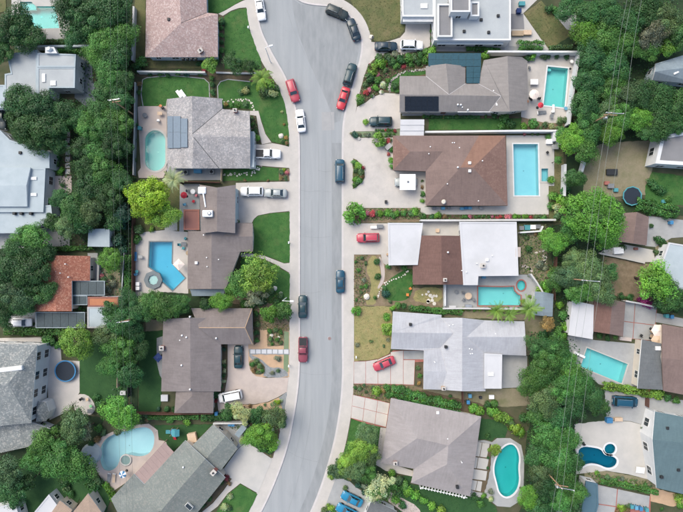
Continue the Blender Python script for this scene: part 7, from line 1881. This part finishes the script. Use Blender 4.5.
for k, (x, y, c) in enumerate(((522,228,'cl_grey'),(527,227.5,'cl_teal'),(533,227,'cl_white'),(538,226.5,'cl_grey'),(549.5,141.5,'cl_white'),(558,142.5,'concrete_grey'))):
    crate(x, y, R.uniform(.7,1.3), R.uniform(.6,1), .6, c, ('grey box, leftmost in the row in the cluttered side yard','teal box in the row in the cluttered side yard','white box in the row in the cluttered side yard','grey box, rightmost in the row in the cluttered side yard','white cabinet in the corner right of the light blue pool','grey cabinet in the corner right of the light blue pool')[k])
for k, (x, y, c) in enumerate(((462,208.5,'cl_sky'),(466,208,'cl_blue'),(470,208,'cl_sky'),(481,208,'concrete_grey'),(434,208,'cl_grey'),(443,208.2,'cl_sky'),(449,208,'cl_grey'))):
    crate(x, y, .7, .5, .7, c, ('pale blue box under the brown eave, first from left of three','blue box under the brown eave, second of three','pale blue box under the brown eave, third of three','grey box at the right below the brown eave','dark box at the left corner below the brown eave','sky blue box below the dish on the brown roof','grey box right of the sky blue box below the brown eave')[k])
for k, (x, y) in enumerate(((137.6,284),(137.6,288.3))): crate(x, y, .7, .7, .8, 'cl_white', ('upper','lower')[k] + ' white pool pump box left of the octagonal spa', 'box')
crate(611,186,1.2,.9,.6,'cl_grey','grey junk box under the wires left of the square trampoline'); crate(612,172,2.2,1.2,.5,'dark','dark pallet in the bare yard under the wires'); crate(616,190,.8,.7,.5,'cl_teal','teal tub left of the square trampoline'); crate(607,183,.9,.7,.5,'brick_red','reddish box left of the square trampoline'); crate(664,201.3,.8,.6,.5,'cl_teal','teal tub on the lawn right of the square trampoline')
crate(49.5,152.5,.9,.8,.8,'metal_white','upper white meter box at the white flat house corner'); crate(50.5,160.5,.9,.8,.8,'metal_white','lower white meter box at the white flat house corner')
# diving boards
for x0, y0, x1, y1, lab in ((553.3,112.5,553.3,104.5,'white diving board at the lower end of the aqua pool'),(574,352.5,585,357.5,'white diving board at the left side of the slanted pool')):
    a, b = P(x0, y0, .6), P(x1, y1, .6); d = b - a; root = tag(empty('diving_board', (a.x, a.y, .14), math.atan2(d.y, d.x)), lab, 'diving board')
    mb = MB(); mb.box(0, d.length, -.24,.24,.5,.56, bev=.02); mb.build('board', M['metal_white'], root)
    mb = MB(); mb.box(.05,.5,-.3,.3,0,.5, bev=.03); mb.build('stand', M['metal_white'], root)
# trampolines
def trampoline(px, py, r, label, n, rim, rz=0.0, hgt=.8):
    p = P(px, py, hgt); root = tag(empty('trampoline', (p.x, p.y, .1), rz), label, 'trampoline')
    mb = MB(); mb.lathe([(r*.9,hgt-.03),(r*.9,hgt)], n); mb.build('mat', M['trampoline_mat'], root)
    mb = MB(); mb.lathe([(r*.89,hgt-.02),(r*.89,hgt+.05),(r,hgt+.05),(r,hgt-.04)], n, smooth=False); 
    o = mb.build('pad', M[rim], root)
    bm = bmesh.new(); bm.from_mesh(o.data)
    bmesh.ops.delete(bm, geom=[f for f in bm.faces if len(f.verts) > 4], context='FACES'); bm.to_mesh(o.data); bm.free()
    for k in range(6):
        t = 2*math.pi*k/6; mb = MB(); mb.tube([(r*.95*math.cos(t), r*.95*math.sin(t), 0),(r*.95*math.cos(t), r*.95*math.sin(t), hgt-.04)], .035, 6); mb.build('leg', M['metal'], root)
M['trampoline_mat'] = plain('trampoline_mat', (.012,.02,.032), rough=.75)
trampoline(65.5, 371, 2.25, 'round trampoline with dark mat and blue rim on pale concrete', 28, 'cl_blue')
trampoline(632, 196, 2.05, 'rounded square trampoline with dark mat and teal rim in the bare yard', 10, 'cl_teal', .25)
# play set
p = P(174, 432, 1.2); root = tag(empty('play_set', (p.x, p.y, .1)), 'turquoise play set with blue deck and red slide on the dark lawn', 'play set')
mb = MB(); mb.box(-.6,.6,-.6,.6,1.1,1.2, bev=.03); o = mb.build('deck', M['cl_sky'], root)
mb = MB(); mb.add([(-.8,-.7,1.9),(.8,-.7,1.9),(.8,.7,1.9),(-.8,.7,1.9),(0,-.7,2.4),(0,.7,2.4)], [(0,4,5,3),(1,2,5,4),(0,1,4),(2,3,5)]); o = mb.build('canopy', M['cl_teal'], root); o.location = (.6,.1,0)
mb = MB(); mb.box(-.5,.5,-.4,.4,.5,.6, bev=.03); o = mb.build('side_table', M['cl_teal'], root); o.location = (-1.4,-.2,0)
mb = MB(); mb.add([(-.28,0,1.15),(.28,0,1.15),(.28,-1.5,.15),(-.28,-1.5,.15),(-.28,0,1.09),(.28,0,1.09),(.28,-1.5,.09),(-.28,-1.5,.09)], [(3,2,1,0),(4,5,6,7),(0,1,5,4),(1,2,6,5),(2,3,7,6),(3,0,4,7)]); o = mb.build('slide', M['cl_red'], root); o.location = (-.1,-.5,0)
for x in (-.55,.55):
    for y in (-.55,.55):
        mb = MB(); mb.box(x-.05,x+.05,y-.05,y+.05,0,1.95); mb.build('post', M['wood_pale'], root)
# mailboxes
for k, (x, y, lab) in enumerate(((248.3,27.3,'white mailbox at the edge of the kerbside front lawn'),(288.8,242.6,'white mailbox at the right edge of the square front lawn'),(288.8,366,'white mailbox at the turf strip of the granite garden'),(372.6,37.3,'dark mailbox at the tip of the dry corner lawn'),(366.5,302,'white mailbox') ,(356.2,357.2,'white mailbox at the lower left corner of the straw lawn'))):
    if lab == 'white mailbox': continue
    p = P(x, y, 1.1); root = tag(empty('mailbox', (p.x, p.y, .1)), lab, 'mailbox', 'kerbside mailboxes')
    mb = MB(); mb.box(-.05,.05,-.05,.05,0,1.0); mb.build('post', M['wood_pale'], root)
    mb = MB(); mb.box(-.13,.13,-.25,.25,1.0,1.26, bev=.06); mb.build('box', M['dark'] if 'dark' in lab else M['metal_white'], root)
# manhole
p = P(329.5, 338.5, 0); root = tag(empty('manhole_cover', (p.x, p.y, .004)), 'reddish round manhole cover in the middle of the lower street', 'manhole cover')
mb = MB(); mb.lathe([(.42,0),(.42,.012),(.34,.012)], 20); mb.build('ring', M['road_patch'], root); mb = MB(); mb.lathe([(.33,.004),(.33,.014)], 18); mb.build('lid', M['manhole'], root) if 'manhole' in M else mb.build('lid', plain('manhole', (.22,.15,.14)), root)

# ------------------------------------------------------------------ street lamps
def street_lamp(px, py, ang, arm, label, hgt=7.0):
    """px, py: the foot of the pole."""
    p = P(px, py, 0); root = tag(empty('street_lamp', (p.x, p.y, .12), ang), label, 'street lamp', 'street lamps')
    mb = MB(); mb.tube([(0,0,0),(0,0,hgt*.5),(0,0,hgt)], [.1,.08,.06], 10); mb.build('pole', M['metal_white'], root)
    mb = MB(); mb.tube([(0,0,hgt-.05),(arm*.4,0,hgt+.25),(arm,0,hgt+.3)], .045, 8); mb.build('arm', M['metal_white'], root)
    mb = MB(); mb.box(arm-.1,arm+.65,-.16,.16,hgt+.2,hgt+.36, bev=.05); o = mb.build('lamp_head', M['metal_white'], root)
    mb = MB(); mb.box(arm,arm+.55,-.11,.11,hgt+.17,hgt+.2); mb.build('lens', M['cl_grey'], o)
street_lamp(286.6, 297.6, -.03, 1.6, 'white street lamp arm over the left sidewalk beside the dark teal sedan')
street_lamp(270.8, 62.5, .25, .9, 'white street lamp on the left kerb below the turning circle')

# ------------------------------------------------------------------ power lines
M['wire'] = plain('wire', (.20,.23,.21), rough=.5); M['wire_dark'] = plain('wire_dark', (.10,.12,.11), rough=.6); M['pole_wood'] = surf('pole_wood', (.34,.22,.13), (.28,.18,.11), 2.0, fine=.2)
def power_pole(tx, ty, hgt, ang, label, arm=3.2, trans=True):
    """tx, ty: pixel of the pole top."""
    p = P(tx, ty, hgt); root = tag(empty('utility_pole', (p.x, p.y, .05), ang), label, 'utility pole', 'utility poles')
    mb = MB(); mb.tube([(0,0,0),(0,0,hgt*.5),(0,0,hgt+.3)], [.17,.14,.1], 10); mb.build('pole', M['pole_wood'], root)
    for z, L_ in ((hgt, arm), (hgt-1.1, arm*.75)):
        mb = MB(); mb.box(-L_*.30,L_*.70,-.07,.07,z-.08,z+.06); cr = mb.build('crossarm', M['metal'] if z == hgt else M['pole_wood'], root)
        for f in (-.27,-.02,.66):
            if z < hgt: continue
            mb = MB(); mb.lathe([(.05,0),(.09,.08),(.06,.16),(.09,.24),(.03,.3)], 8); o = mb.build('insulator', M['metal_white'], cr); o.location = (L_*f,0,z+.05)
    if trans:
        mb = MB(); mb.lathe([(.24,0),(.27,.1),(.27,.85),(.2,.95),(.08,1.0)], 14); o = mb.build('transformer', M['metal'], root); o.location = (-.05,-.45,hgt-2.2)
    return root
power_pole(610.8, 113, 11.0, -.06, 'utility pole with white crossarm at the top right among trees', 3.4)
power_pole(586.5, 280.5, 11.0, -.08, 'utility pole with white crossarm above the brown and white cottage', 3.4, False)
power_pole(561.5, 488, 11.0, -.18, 'utility pole with orange brown shaft near the bottom right trees', 3.4)
power_pole(112, 100, 10.0, .15, 'utility pole with pale fittings in the upper left tree belt', 2.2, False)
power_pole(121, 322, 10.0, .1, 'utility pole with pale fittings left of the mauve roof', 2.2, False)
def wire(pts, z, sag, label, rad=.021):
    q = [P(x, y, z) for x, y in pts]; vs = []
    for i in range(len(q)-1):
        for k in range(14 if i < len(q)-2 else 15):
            t = k/14; p = q[i].lerp(q[i+1], t); vs.append(p - Vector((0,0,sag*4*t*(1-t))))
    mb = MB(); mb.tube(vs, rad, 5); o = mb.build('power_line', M['wire' if rad > .02 else 'wire_dark']); tag(o, label, 'power line', 'overhead power lines')
wire([(632,-40),(627,0),(608.6,112),(583.5,280),(556,486),(545,570)], 11.3, .5, 'leftmost of three pale wires crossing the right side')
wire([(637,-40),(631.5,0),(614,112),(590.5,281),(563,487),(552,570)], 11.3, .5, 'middle of three pale wires crossing the right side')
wire([(646,-40),(641.5,0),(625.7,112),(600.5,282.5),(574.5,491),(563,570)], 11.3, .5, 'rightmost of three pale wires crossing the right side')
wire([(109,-40),(110,100),(115.5,322),(121,560)], 10.2, .4, 'left faint wire over the left tree belt', .015)
wire([(117,-40),(116.5,100),(122,322),(127,560)], 10.2, .4, 'middle faint wire over the left tree belt', .015)
wire([(126,-40),(125.5,100),(129,322),(133,560)], 10.2, .4, 'right faint wire over the left tree belt', .015)
